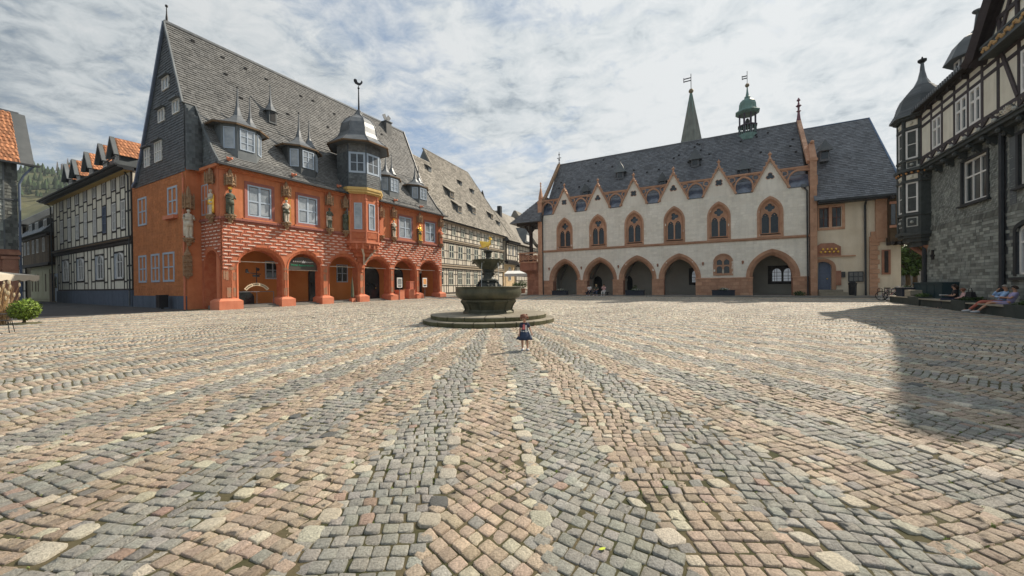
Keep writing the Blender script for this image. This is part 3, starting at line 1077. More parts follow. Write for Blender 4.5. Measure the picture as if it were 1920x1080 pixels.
bay = extrude(MB(), octo(1.55), 5.65, 10.0).build('oriel', m_redor, K)
O = octo(1.55)
for (i, j) in ((4, 5), (5, 6), (6, 7), (3, 4)):
    p, q = O[i], O[j]
    win_mesh(bay, lerp2(p, q, .24), lerp2(p, q, .76), 6.75, 9.1, m_wframe, m_glassc, 1, 2, fw=.09)
    f = MB().box(0, 1.0, -.05, 0, 5.95, 6.5).mesh('oriel_panel', m_archr)
    a = math.atan2(q[1] - p[1], q[0] - p[0])
    link(f, 'oriel_panel', bay, loc=(*lerp2(p, q, .12), 0), rotz=a)
    mb = MB().tube([(*p, 5.7), (*p, 10.0)], .09, 6)
    mb.ball((*p, 9.4), .14).ball((*p, 9.15), .11).build('corner_shaft', m_redbase, bay)
m = extrude(MB(), octo(1.66), 5.52, 5.70)
extrude(m, octo(1.62), 6.52, 6.66)
m.build('oriel_moulding', m_redbase, K)
m = MB()
for k, (r, z0, z1) in enumerate(((1.55, 5.3, 5.54), (1.4, 5.05, 5.32), (1.15, 4.75, 5.07), (.85, 4.4, 4.78), (.55, 3.95, 4.42), (.28, 3.35, 3.97), (.15, 3.0, 3.37))):
    extrude(m, octo(r), z0, z1)
m.build('oriel_console', m_archr, K)
m = MB()
for k in range(8):
    a = 3 * pi / 2 + (k - 3.5) * .36
    c = (TX + 1.52 * cos(a), TY + 1.52 * sin(a))
    m.lathe([(.02, 4.95), (.09, 5.1), (.10, 5.5)], 6, c[0], c[1])
m.build('console_pendant', m_redbase, K)
for s_ in (-1, 1):
    m = MB()
    m.tube([(TX, -.35, 3.7), (TX + s_ * .35, -.8, 4.5), (TX + s_ * .75, -1.1, 5.1)], [.05, .08, .10], 6)
    m.build('console_rib', m_stat, K)
m = extrude(MB(), octo(1.88), 10.0, 10.2)
extrude(m, octo(1.72), 9.88, 10.0)
extrude(m, octo(1.95), 10.2, 10.42)
m.build('ochre_cornice', m_yellow, K)
tur = extrude(MB(), octo(1.8), 10.4, 15.0).build('turret', MAT('turret_slate', (.05, .065, .085), (.10, .12, .14), rough=.6, scale=3, bump=.5, bscale=9), K)
O = octo(1.8)
for (i, j) in ((3, 4), (4, 5), (5, 6), (6, 7)):
    p, q = O[i], O[j]
    ln = hypot(q[0] - p[0], q[1] - p[1])
    ex = ((q[0] - p[0]) / ln, (q[1] - p[1]) / ln, 0)
    nn = (ex[1], -ex[0], 0)
    for (z0, z1) in ((10.5, 11.6), (13.55, 14.9)):
        cover('turret_slates', m_slated if z0 < 12 else m_slate, tur, (p[0], p[1], 0), ex, (0, 0, 1), nn, rect(.04, ln - .04, z0, z1), .17, .22, th=.02)
    if i != 3:
        win_mesh(tur, lerp2(p, q, .04), lerp2(p, q, .96), 11.68, 13.5, m_wframe, m_glassc, 2, 2, fw=.17, bar=.06, out=.03)
    else:
        cover('turret_slates', m_slated, tur, (p[0], p[1], 0), ex, (0, 0, 1), nn, rect(.04, ln - .04, 11.6, 13.55), .17, .22, th=.02)
dome = [(2.42, 14.25), (2.46, 14.38), (2.05, 14.75), (1.72, 15.1), (1.55, 15.5), (1.48, 16.0), (1.38, 16.4), (1.1, 16.85), (.70, 17.15), (.38, 17.4), (.20, 17.75), (.10, 17.95)]
dm = MB().lathe([(r / cos(pi / 8), z) for r, z in dome], 8, TX, TY, pi / 8).build('dome', m_lead, tur)
mb = MB()
for k in range(8):
    a = pi / 8 + 2 * pi * k / 8
    mb.tube([(TX + r / cos(pi / 8) * cos(a), TY + r / cos(pi / 8) * sin(a), z + .02) for r, z in dome], .04, 4)
mb.build('dome_rib', m_lead, tur)
mb = MB()
O2 = [(TX + 2.5 / cos(pi / 8) * cos(pi / 8 + 2 * pi * k / 8), TY + 2.5 / cos(pi / 8) * sin(pi / 8 + 2 * pi * k / 8), 14.3) for k in range(8)]
for k in range(8):
    mb.beam(O2[k], O2[(k + 1) % 8], .16, .12, up=(0, 0, 1))
mb.build('turret_eaves', MAT('brown_eaves', (.14, .09, .05)), K)
v = MB().tube([(TX, TY, 17.9), (TX, TY, 20.2)], [.08, .04]).ball((TX, TY, 20.0), .1)
v.build('vane_pole', m_iron, K)
v = MB()
v.panel([(-.5, .1), (-.35, -.12), (-.1, -.2), (.15, -.22), (.3, -.05), (.42, .1), (.45, .3), (.3, .42), (.28, .22), (.1, .05), (-.1, .1), (-.18, .38), (-.4, .45), (-.52, .3)], [], -.03, .03)
v.tube([(.0, 0, -.2), (0, 0, -.35)], .03)
o = v.build('weathercock', m_iron, K)
o.location = (TX, TY, 20.45)
o.scale = (.8, .8, .8)
o.rotation_euler = (0, 0, radians(-30))

# ---- things at the arcade
c = K.matrix_world
statues = [
    (.45, -.28, 'crowned statue in a dark green coat on the front corner of the orange house', m_statd, m_statd, True, 0, 0),
    (4.2, -.28, 'gilt crowned statue between the two big upper windows of the orange house', m_stat, m_statd, True, 1, 0),
    (7.8, -.28, 'grey armoured statue right of the second big upper window', m_statd, m_stat, False, 0, 0),
    (9.35, -.28, 'cloaked statue lifting a sword at the near flank of the orange oriel', m_statd, m_statd, False, 1, 0),
    (14.9, -.28, 'gold haired statue between the oriel and the next upper window', m_stat, m_statd, True, 0, 0),
    (18.6, -.28, 'gilded slim statue between the two far upper windows', m_gold, m_statd, False, 0, 0),
    (22.1, -.28, 'small worn statue at the far end of the orange house front', m_redbase, m_canopy, False, 0, 0),
    (-.22, .85, 'white and gold statue around the corner above the side arch', m_stat, m_gold, False, 0, -pi / 2),
]
for (x, y, lab, b_, r_, cr, st, ro) in statues:
    statue('statue', lab, KM, x, y, 6.6, 1.75, b_, r_, bool(cr), r_ is not m_stat or True, staff=bool(st), rot=ro)
statue('statue', 'pale limestone statue with folded arms on the set-back corner under a red canopy', KM, GX + .02, YB - .3, 5.1, 2.0, m_stat, m_stat, False, True)


def kthing(name, label, cat, x, y, z=None, group=None, rot=0):
    p = KM @ Vector((x, y, 0))
    return thing(name, label, cat, (p.x, p.y, gz(p.x, p.y) if z is None else z), KA + rot, group)


# hanging hotel sign in the second arch
t = kthing('hotel_sign', 'green lettered hotel sign with four white stars and crown in the second arch', 'sign', 5.83, .45, 3.05)
MB().panel([(-1.25, 0), (1.25, 0), (1.2, .45), (.95, .75), (.5, .98), (0, 1.05), (-.5, .98), (-.95, .75), (-1.2, .45)], [], 0, .04).build('board', MAT('smoky_sign_board', (.07, .06, .05), rough=.5), t)
m_green = MAT('green_letter', (.02, .30, .16), rough=.5)
text_mesh('Hotel Kaiserworth', .25, 'lettering', m_green, t, (0, -.02, .30))
for k in range(4):
    MB().panel([((.085 if i % 2 == 0 else .035) * sin(pi * i / 5), (.085 if i % 2 == 0 else .035) * cos(pi * i / 5)) for i in range(10)], [], -.03, 0).build('star', m_white, t, loc=(-.72 + .17 * k, 0, .66))
MB().panel([(-.13, 0), (.13, 0), (.16, .2), (.07, .1), (0, .24), (-.07, .1), (-.16, .2)], [], -.03, 0).build('crown_emblem', m_white, t, loc=(.08, 0, .56))
text_mesh('RESTAURANT', .11, 'lettering', m_white, t, (.58, -.02, .60))
# weather sign and curved name board in the first arch
t = kthing('cellar_sign', 'curved cream sign board with iron weathervane in the first arch', 'sign', 2.5, .7, .4)
a1 = [(-1.0 + .0 + 1.0 - 1.0 * cos(pi * (.22 + .56 * i / 12)) * 1.0, 1.0 * sin(pi * (.22 + .56 * i / 12))) for i in range(13)]
ou = [(-1.05 * cos(pi * (.2 + .6 * i / 12)), 1.05 * sin(pi * (.2 + .6 * i / 12)) + .55) for i in range(13)]
inn = [(-.85 * cos(pi * (.2 + .6 * i / 12)), .85 * sin(pi * (.2 + .6 * i / 12)) + .55) for i in range(13)]
MB().band(ou, inn, -.03, .03).build('name_board', MAT('cream_board', (.62, .52, .36), rough=.6), t)
lt = MB()
for i in range(17):
    an = pi * (.235 + .53 * i / 16)
    if i in (5, 10):
        continue
    c_ = (-.95 * cos(an), .95 * sin(an) + .55)
    lt.box(c_[0] - .022, c_[0] + .022, -.045, -.03, c_[1] - .04, c_[1] + .04)
lt.build('lettering', m_timber, t)
v = MB().tube([(0, 0, 1.55), (0, 0, 2.75)], .03).tube([(-.7, 0, 2.35), (.3, 0, 2.25)], .03)
v.panel([(-.75, 2.35), (-.5, 2.3), (-.6, 2.62), (-.72, 2.6)], [], -.02, .02).box(-.25, .2, -.03, .03, 2.05, 2.2).ball((.1, 0, 2.6), .12).box(-.3, .1, -.03, .03, 1.5, 1.56)
v.build('weathervane', m_iron, t)
r_ = MB()
for x in (-1.2, 1.2):
    r_.tube([(x, 0, 0), (x, 0, .95)], .025, 5)
r_.tube([(-1.2, 0, .95), (1.2, 0, .95)], .025, 5).tube([(0, 0, 0), (0, 0, .95)], .02, 5)
r_.build('railing', m_lead, t)
MB().panel(arch(-.1, .7, 0.0, .5, 1.0, 8), [], 1.6, 1.7).build('cellar_hatch', m_glassd, t)
# notice boards on stands between arches
for (x, lab, pic) in ((15.1, 'white notice board with a grey photograph beside the fifth arch', (.16, .17, .17)), (18.75, 'white notice board with an orange poster between the last two arches', (.55, .26, .10))):
    t = kthing('notice_board', lab, 'sign', x, -.75, None, 'notice boards standing before the arcade')
    MB().tube([(0, 0, 0), (0, 0, 1.3)], .03).build('post', m_lead, t)
    MB().box(-.32, .32, -.04, .04, 1.25, 2.25).build('board', m_white, t)
    MB().box(-.24, .24, -.05, -.03, 1.55, 2.15).build('poster', MAT('poster_%d' % int(pic[0] * 100), pic, tuple(min(1, c * 1.8) for c in pic), scale=5, rough=.5), t)
    MB().box(-.22, .22, -.05, -.03, 1.35, 1.47).build('text_panel', m_glassd, t)
for k, (x, y, w, h, lab) in enumerate(((15.75, -.1, .75, 1.0, 'salmon stone box standing beside the grey photo notice board'), (17.5, .2, .9, 1.05, 'salmon counter box in the fifth arch'), (18.0, .45, 1.1, 1.9, 'tall red box behind the salmon counter in the fifth arch'))):
    t = kthing('display_box', lab, 'box', x, y)
    MB().box(-w / 2, w / 2, -.3, .3, 0, h - .06).build('body', m_redbase if k < 2 else m_redbrick, t)
    MB().box(-w / 2 - .03, w / 2 + .03, -.33, .33, h - .06, h).build('lid', m_redbase, t)
t = kthing('closed_parasol', 'closed narrow green parasol leaning in the third arch', 'parasol', 10.3, .2)
MB().tube([(0, 0, 0), (0, 0, 2.3)], .02).build('pole', m_lead, t)
MB().lathe([(.13, .45), (.15, .6), (.10, 1.4), (.03, 2.2)], 8).build('canopy', MAT('olive_canvas', (.10, .12, .08)), t)
MB().box(-.2, .2, -.2, .2, 0, .35).build('foot', m_redbase, t)
p = KM @ Vector((GX - .55, 5.4, 0))
t = thing('waste_bin', 'black litter bin against the blue plinth of the gable wall', 'litter bin', (p.x, p.y, gz(p.x, p.y)), KA)
MB().box(-.25, .25, -.28, .28, .12, .95).build('body', m_iron, t)
MB().box(-.27, .27, -.3, .3, .95, 1.02).tube([(0, 0, 0), (0, 0, .15)], .08).build('lid', m_iron, t)
# ================================================================ half timbering
def timbering(parent, y, z0, z1, bays, mt, mi, tw=.13, sills=True, post_name='post', inf=.03):
    """bays: (xa, xb, rail heights, [window cells (za, zb)])"""
    for k, (xa, xb, cuts, wins) in enumerate(bays):
        zs = [z0] + sorted(cuts) + [z1]
        for za, zb in zip(zs, zs[1:]):
            mid_ = (za + zb) / 2
            if any(a - .02 <= mid_ <= b + .02 for a, b in wins):
                continue
            MB().box(xa + tw * .4, xb - tw * .4, y - inf, y + .05, za + tw * .3, zb - tw * .3).build('panel', mi, parent)
        for c_ in cuts:
            MB().box(xa + tw / 2, xb - tw / 2, y - .055 - random.uniform(0, .008), y + .05, c_ - tw / 2, c_ + tw / 2).build('rail', mt, parent)
        x = xa
        j = random.uniform(-.012, .012)
        MB().box(x - tw / 2 + j, x + tw / 2 + j, y - .06, y + .05, z0, z1).build(post_name, mt, parent)
    x = bays[-1][1]
    MB().box(x - tw / 2, x + tw / 2, y - .06, y + .05, z0, z1).build(post_name, mt, parent)
    if sills:
        xa, xb = bays[0][0], bays[-1][1]
        for z in (z0, z1):
            MB().box(xa - tw / 2, xb + tw / 2, y - .075, y + .05, z - tw * .6, z + tw * .6).build('beam', mt, parent)


# ================================================================ BLACK AND WHITE HOUSE left of the orange one
BA = radians(-29.7)
p = KM @ Vector((GX, YK + .02, 0))
B = thing('timber_framed_house', 'long black and cream timber framed house with five orange tiled dormers', 'building', (p.x, p.y, 0), BA)
BM = Matrix.Translation((p.x, p.y, 0)) @ Matrix.Rotation(BA, 4, 'Z')
X0, X1 = -23.7, -.15
MB().box(X0, X1 + .1, .05, 9, -.5, 11.4).build('core_wall', m_infill, B)
MB().box(X0 + 1.3, X1 + .1, -.14, .05, -.5, 1.55).build('plinth', m_plinth, B)
wb = [(-21.15, -19.8), (-18.3, -17.0), (-15.5, -14.2), (-12.75, -11.6), (-9.95, -8.85), (-7.3, -6.15), (-4.8, -3.65), (-2.6, -1.45)]
bays = [(X0, -22.4, [9.4, 7.6], []), (-22.4, -21.15, [9.7, 8.0], [])]
for i, (a, b) in enumerate(wb):
    bays.append((a, b, [10.2, 9.2, 6.65], [(10.2, 11.35), (6.65, 9.2)]))
    nx = wb[i + 1][0] if i + 1 < len(wb) else X1
    bays.append((b, nx, [9.75, 8.15] if i % 2 else [9.9, 8.3, 6.9], []))
timbering(B, 0, 6.0, 11.4, bays, m_timber, m_infill, tw=.13)
for i, (a, b) in enumerate(wb):
    window(B, a + .10, -.05, 10.26, b - a - .2, 1.0, m_white, m_glassd, 2, 1, fw=.06, bar=.04, dep=.1, split=False)
    window(B, a + .10, -.06, 6.75, b - a - .2, 2.4, m_white if i != 5 else m_wdark, m_glass, 2, 3, fw=.11, bar=.05, dep=.1)
MB().box(X0 - .1, X1 + .1, -.22, .05, 5.72, 6.0).box(X0 - .1, X1 + .1, -.12, .05, 5.45, 5.72).build('jetty_beam', m_timber, B)
MB().box(X0 - .1, X1 + .1, -.24, -.215, 5.80, 5.90).build('jetty_moulding', m_brown, B)
lw = [(-20.7, -18.0), (-15.4, -12.8), (-9.55, -6.95), (-4.4, -1.95)]
lb = [(-22.2, -21.5, [4.4, 2.4], []), (-21.5, -20.75, [3.6], [])]
for i, (a, b) in enumerate(lw):
    m1 = a + .75
    lb.append((a, b, [2.45, 4.85], [(2.45, 4.85)]))
    nx = lw[i + 1][0] if i + 1 < 4 else X1
    q1 = b + (nx - b) * .34
    q2 = b + (nx - b) * .68
    lb.append((b, q1, [4.4, 2.3], []))
    if nx != X1:
        lb.append((q1, q2, [3.5], []))
        lb.append((q2, nx, [4.5, 2.4], []))
    else:
        lb.append((q1, nx, [3.6, 2.4], []))
timbering(B, 0, 1.62, 5.45, lb, m_timber, m_infill, tw=.13)
for a, b in lw:
    MB().box(a + .1, a + .75, -.05, .03, 2.55, 4.75).build('shutter', MAT('pale_blue_shutter', (.38, .43, .48), rough=.6), B)
    po = arch((a + .85 + b - .1) / 2, (b - .1 - a - .85) / 2, 2.55, 4.0, 4.78, 6)
    pi_ = [((x - (a + b + .75) / 2) * .84 + (a + b + .75) / 2, 2.66 if z < 2.6 else 2.66 + (z - 2.55) * .93) for x, z in po]
    w = MB().band(po, pi_, -.12, .02).box(a + .85, b - .1, -.12, .02, 2.55, 2.68).build('window', m_white, B)
    MB().panel(pi_, [], -.05, -.04).build('pane', m_glassd, w)
    cx = (a + b + .75) / 2
    MB().box(cx - .05, cx + .05, -.10, -.04, 2.6, 4.7).box(a + .9, b - .15, -.10, -.04, 3.95, 4.02).build('glazing_bar', m_white, w)
MB().tube([(X1 - .8, -.3, 11.5), (X1 - .25, -.15, 10.9), (X1 - .2, -.15, .4)], .06).build('drainpipe', m_gutter, B)
MB().tube([(X0 - .9, -.6, 11.6), (X0, -.25, 11.0), (X0 + .05, -.2, .4)], .06).build('drainpipe', m_gutter, B)
MB().tube([(X1 - .15, -.2, .3), (X1 - .15, -.2, 1.5)], .05).build('drainpipe', m_lead, B)
# left doorway
dd = MB().panel(rect(-23.5, -22.3, .4, 3.5), [], -.08, .0).build('door', m_wframe, B)
MB().panel(arch(-22.9, .45, 1.9, 2.7, 3.2, 5), [], -.1, -.07).build('door_pane', m_glassd, dd)
# roof with eaves board, gutter
MB().box(X0 - 1.2, X1 + .3, -.9, .1, 11.42, 11.62).box(X0 - 1.0, X1 + .3, -.55, .1, 11.3, 11.42).build('eaves_board', m_gutter, B)
MB().tube([(X0 - 1.2, -.98, 11.62), (X1 + .3, -.98, 11.62)], .1, 6).build('gutter', m_gutter, B)
MB().box(X0 - 1.0, X1 + .2, -.5, .0, 11.28, 11.30).build('soffit_strip', m_yellow, B)
MB().hexa([(X0 - 1.2, -.9, 11.6), (X1 + .3, -.9, 11.6), (X1 + .3, 9, 11.6), (X0 - 1.2, 9, 11.6), (X0 - .6, 4.5, 14.5), (X1 + .3, 4.5, 14.5), (X1 + .3, 5, 14.5), (X0 - .6, 5, 14.5)]).build('roof', m_slated, B)
for cx in (-19.6, -16.8, -12.6, -8.45, -5.25):
    w_, zb, ze, zr = (.72, 12.55, 13.9, 15.15)
    d = MB()
    d.panel([(cx - w_, zb - .4), (cx + w_, zb - .4), (cx + w_, ze), (cx, zr - .1), (cx - w_, ze)], [], .5, 3.8)
    d = d.build('dormer', m_slated, B)
    win_mesh(d, (cx - .42, .5), (cx + .42, .5), zb, ze - .05, m_white, m_glass, 2, 2, fw=.07)
    for s_ in (-1, 1):
        ln = hypot(w_ + .35, zr - ze + .45)
        ezv = Vector((-s_ * (w_ + .35), 0, zr - ze + .45)).normalized()
        nn = Vector((s_ * ezv.z, 0, abs(ezv.x)))
        MB().add([(cx + s_ * (w_ + .35), .1, ze - .45), (cx + s_ * (w_ + .35), 4.2, ze - .45), (cx, 4.2, zr), (cx, .1, zr)], [(0, 1, 2, 3)]).build('roof_deck', m_deck, d)
        cover('clay_tiles', m_tile, d, (cx + s_ * (w_ + .35), .35, ze - .45), (0, 1, 0), ezv, nn, rect(0, 3.8, 0, ln), .34, .26, th=.03, jit=.04, wave=.05)
        MB().beam((cx + s_ * (w_ + .38), .16, ze - .48), (cx, .16, zr + .03), .15, .30, up=(0, 1, 0)).build('barge_board', m_slated, d)
for x in (-24.8, -20.6):
    pass
MB().box(-25.3, -24.4, 2.2, 3.0, 12, 16.0).build('chimney', m_brickch, B)
MB().box(-21.3, -20.7, 1.8, 2.4, 12, 14.6).build('chimney', m_brickch, B)
MB().box(-1.2, -.1, -1.0, -.2, 11.7, 12.0).tube([(-3.2, -.9, 12.15), (-.1, -.9, 12.3)], .06).build('roof_edge_rail', m_slated, B)

# ================================================================ far lane houses on the left
Cc = thing('lane_house', 'old lane house with brown boarded upper floor above a wide khaki gate', 'building', (p.x, p.y, 0), BA)
MB().box(-37.6, -23.9, 1.5, 8, -.3, 9.6).build('core_wall', m_stucco, Cc)
g = MB().box(-36.0, -24.2, .15, 1.5, -.2, 4.6).build('gate_wall', m_gate, Cc)
for x0, x1 in ((-35.6, -32.6), (-32.5, -29.6), (-29.5, -26.6)):
    MB().box(x0, x1, .05, .15, .6, 4.1).build('gate_leaf', m_gate, g)
for x in (-34.9, -33.2, -31.9, -28.3):
    MB().box(x, x + .35, .02, .06, 1.5, 3.6).build('gate_strap', m_brown, g)
MB().box(-26.4, -24.3, .02, .12, .2, 3.6).build('side_door', m_brown, g)
x = -36.6
while x < -24.2:
    MB().box(x, x + .40, -.35, 1.5, 4.85, 7.9).build('board', m_brown, Cc)
    x += .42
MB().box(-36.8, -24.0, -.45, 1.5, 4.55, 4.85).box(-36.8, -24.0, -.5, 1.5, 7.85, 8.15).build('beam', m_timber, Cc)
for x in (-35.9, -34.0, -31.5, -29.4, -26.6):
    window(Cc, x, -.42, 6.1, .85, 1.6, m_white, m_glass, 2, 2, fw=.06, bar=.04, split=False)
MB().hexa([(-37.5, -.9, 8.2), (-24, -.9, 8.2), (-24, 6, 8.2), (-37.5, 6, 8.2), (-37.5, .6, 10.1), (-24, .6, 10.1), (-24, 6, 10.1), (-37.5, 6, 10.1)]).build('lower_roof', m_slated, Cc)
for x in (-33.5, -30.4, -26.5):
    d = MB().box(x, x + 1.5, -.3, 1.5, 8.7, 9.9).build('dormer', m_slated, Cc)
    win_mesh(d, (x + .1, -.3), (x + 1.4, -.3), 8.85, 9.75, m_white, m_glass, 2, 1, fw=.07)
sl = Vector((0, 3.4, 3.0)).normalized()
cover('stone_slates', m_slateg, Cc, (-37.8, -.1, 9.95), (1, 0, 0), sl, (0, -sl.z, sl.y), rect(0, 14, 0, 4.5), .34, .45, th=.05)
MB().add([(-37.8, -.1, 9.93), (-24, -.1, 9.93), (-24, 3.4, 12.9), (-37.8, 3.4, 12.9)], [(0, 1, 2, 3)]).build('roof_deck', m_deck, Cc)
Cd = thing('lane_house', 'narrow pale half timbered house squeezed between the slate house and the khaki gate', 'building', (p.x, p.y, 0), BA)
MB().box(-44.5, -37.9, .1, 6, -.3, 10.4).build('core_wall', m_infillg, Cd)
timbering(Cd, 0, .4, 4.6, [(-44.4 + 1.3 * i, -43.1 + 1.3 * i, [1.6, 3.9], [(1.6, 3.9)] if i % 2 else []) for i in range(5)], m_timber, m_infillg, tw=.16)
timbering(Cd, -.15, 4.9, 10.2, [(-44.4 + 1.3 * i, -43.1 + 1.3 * i, [6.0, 7.5, 8.9], [(6.0, 7.5)] if i % 2 else []) for i in range(5)], m_timber, m_infillg, tw=.16)
for i in (1, 3):
    for zz_, hh_ in ((1.7, 2.1), (6.1, 1.3), (9.0, 1.1)):
        window(Cd, -44.3 + 1.3 * i, -.22, zz_, 1.1, hh_, m_white, m_glass, 2, 3, fw=.06, bar=.05, split=False)
MB().hexa([(-45, -.8, 10.3), (-37.5, -.8, 10.3), (-37.5, 6, 10.3), (-45, 6, 10.3), (-45, 3, 13.6), (-37.5, 3, 13.6), (-37.5, 4, 13.6), (-45, 4, 13.6)]).build('roof', m_slated, Cd)

# ================================================================ SLATE HOUSE on the far left
AA = radians(61)
A = thing('slate_house', 'slate hung corner house with orange tiled roof over a sandstone ground floor', 'building', (-47.0, 36.1, 0), AA)
AM = Matrix.Translation((-47.0, 36.1, 0)) @ Matrix.Rotation(AA, 4, 'Z')
MB().box(-16, 0, .12, 10, -.3, 13.9).build('core_wall', m_slated, A)
MB().box(-16, .02, -.05, .12, -.3, 5.4).build('ground_floor_wall', m_sandd, A)
for x in (-.95, -3.2, -6.4, -9.6):
    m = MB()
    m.box(x, x + .9, -.28, -.05, .2, 4.6)
    m.box(x - .1, x + 1.0, -.36, -.05, 4.6, 4.85)
    m.box(x - .05, x + .95, -.32, -.05, 3.6, 3.72)
    m.build('pilaster', m_sandd, A)
MB().box(-16, .1, -.4, .12, 5.0, 5.3).box(-16, .05, -.25, .12, 5.3, 5.5).build('stone_cornice', m_sandd, A)
for x in (-2.2, -5.4):
    w = MB().panel(arch(x, .85, 1.2, 3.3, 4.2, 6), [], -.1, -.04).build('window', m_glassd, A)
    MB().band(off(arch(x, .85, 1.2, 3.3, 4.2, 6), .15), arch(x, .85, 1.2, 3.3, 4.2, 6), -.2, -.05).build('window_surround', m_sandd, w)
cover('wall_slates', m_slatew, A, (0, .10, 0), (1, 0, 0), (0, 0, 1), (0, -1, 0), rect(-14, -.75, 5.55, 13.8), .34, .40, th=.05, single=60, rowj=.25, tilt=.1)
cover('corner_slates', m_slatew, A, (0, .07, 0), (1, 0, 0), (0, 0, 1), (0, -1, 0), rect(-.75, 0.03, 5.55, 13.8), .30, .26, th=.04)
MB().box(-.82, -.72, .0, .12, 5.5, 13.8).box(-15, .1, -.02, .12, 10.2, 10.32).build('lead_strip', m_slated, A)
sl = Vector((0, 3.4, 5.6)).normalized()
L_ = hypot(3.4, 5.6)
MB().add([(-16, -.55, 13.7), (.9, -.55, 13.7), (.9, 2.85, 19.3), (-16, 2.85, 19.3)], [(0, 1, 2, 3)]).build('roof_deck', m_deck, A)
cover('clay_tiles', m_tile, A, (0, -.55, 13.72), (1, 0, 0), sl, (0, -sl.z, sl.y), rect(-14, .15, 0, L_), .42, .30, th=.04, jit=.03, wave=.07, single=280, partname='tile')
MB().hexa([(.1, -.6, 13.7), (1.0, -.6, 13.6), (1.0, -.4, 13.5), (.1, -.4, 13.6), (.1, 2.8, 19.35), (1.0, 2.8, 19.3), (1.0, 3.0, 19.2), (.1, 3.0, 19.2)]).build('verge_slates', m_slated, A)
MB().box(-16, .6, 2.75, 3.05, 19.25, 19.42).build('ridge_cap', m_lead, A)
MB().box(-16, 1.3, -.78, -.55, 13.55, 13.72).build('gutter', m_gutter, A)
MB().tube([(.9, -.65, 13.6), (.35, -.3, 12.6), (.12, -.1, 11.8), (.12, -.1, .4)], .09).build('drainpipe', m_wdark, A)
MB().hexa([(0, .12, 0), (.04, .12, 0), (.04, 9, 0), (0, 9, 0), (0, .12, 13.9), (.04, .12, 13.9), (.04, 9, 13.9), (0, 9, 13.9)]).build('side_wall', m_slated, A)

# ================================================================ LONG HALF TIMBERED HOUSE right of the orange one
GA = radians(67)
G = thing('long_timber_framed_house', 'long three storey timber framed house under a huge pale stone slate roof', 'building', (-9.9, 50, 0), GA)
GM = Matrix.Translation((-9.9, 50, 0)) @ Matrix.Rotation(GA, 4, 'Z')
GL_ = 21.5
MB().box(-6, GL_, .3, 10, -.3, 10.6).build('core_wall', m_infillg, G)


def gbays(x0, x1, step, cutsw, cutsb, wcell, wi):
    out, x, k = [], x0, 0
    while x < x1 - .3:
        w = step[k % len(step)]
        e = min(x + w, x1)
        out.append((x, e, cutsw if k % len(step) in wi else cutsb, [wcell] if k % len(step) in wi else []))
        x = e
        k += 1
    return out


b3 = gbays(.2, GL_, (1.0, 1.1, .4), [8.75, 9.9], [8.75, 9.5], (8.75, 9.9), (1,))
timbering(G, 0, 8.15, 10.5, b3, m_timber, m_infillg, tw=.11)
b2 = gbays(.2, GL_, (.45, 1.35, .65), [5.45, 7.5], [6.5, 5.45], (5.45, 7.5), (1,))
timbering(G, .12, 4.7, 7.65, b2, m_timber, m_infillg, tw=.09)
b1 = gbays(.2, 14.4, (.5, 1.35, .6), [1.7, 3.75], [1.7, 3.3], (1.7, 3.75), (1,))
timbering(G, .28, .7, 4.1, b1, m_timber, m_infillg, tw=.09)
timbering(G, .28, .7, 4.1, [(17.6, 18.6, [1.6, 3.3], []), (18.6, 19.9, [1.6, 3.6], [(1.6, 3.6)]), (19.9, GL_, [1.6, 3.3], [])], m_timber, m_infillg, tw=.09)
for bs, y, z0, z1 in ((b3, 0, 8.8, 9.85), (b2, .12, 5.5, 7.45), (b1, .28, 1.75, 3.7)):
    for a, b, c_, w_ in bs:
        if w_:
            window(G, a + .06, y - .07, z0, b - a - .12, z1 - z0, MAT('pale_sage_paint', (.50, .52, .44), rough=.6), m_glassd, 2, 1 if z1 - z0 < 1.2 else 2, fw=.12, bar=.1, split=False)
m_jet = MAT('fawn_jetty', (.36, .30, .22), (.44, .37, .28), rough=.85)
for z0, z1, y in ((7.72, 8.05, -.05), (4.15, 4.6, .02)):
    MB().box(-6, GL_ + .1, y, .4, z0, z1).box(-6, GL_ + .1, y - .1, .4, z1 - .12, z1 + .03).build('jetty_band', m_jet, G)
for i in range(5):
    MB().box(.1, .8, -.03, .1, 5.4 + .0 * i, 7.5).mesh
dr = MB().panel(rect(14.6, 17.4, .4, 4.0), [rect(15.2, 16.9, .4, 3.3)], .1, .35).build('doorway', m_white, G)
MB().box(15.2, 16.9, .25, .3, .4, 3.3).build('door', m_wdark, dr)
MB().box(-6, GL_ + .5, -.5, .3, 10.5, 10.68).build('eaves_board', m_gutter, G)
MB().box(-6, GL_ + .4, -.3, .3, 10.3, 10.5).build('eaves_soffit', m_jet, G)
RZ, RY = 22.0, 5.2
rp = [(-8, 0), (GL_ + 2.3, 0), (17.6, 12.5), (-8, 12.5)]
sl = Vector((0, RY + .7, RZ - 10.5)).normalized()
L_ = hypot(RY + .7, RZ - 10.5)
rp = [(-8, 0), (GL_ + 1.9, 0), (17.6, L_), (4.6, L_), (4.6, L_ * .80), (-8, L_ * .80)]
MB().add([(a, -.7 + sl.y * b, 10.58 + sl.z * b - .05) for a, b in rp + [(4.6, 0)]], [(0, 6, 4, 5), (6, 1, 2, 3)]).build('roof_deck', m_deck, G)
cover('stone_slates', m_slateg, G, (0, -.7, 10.6), (1, 0, 0), sl, (0, -sl.z, sl.y), rp, .27, .36, th=.05, rowj=.12, tilt=.04)
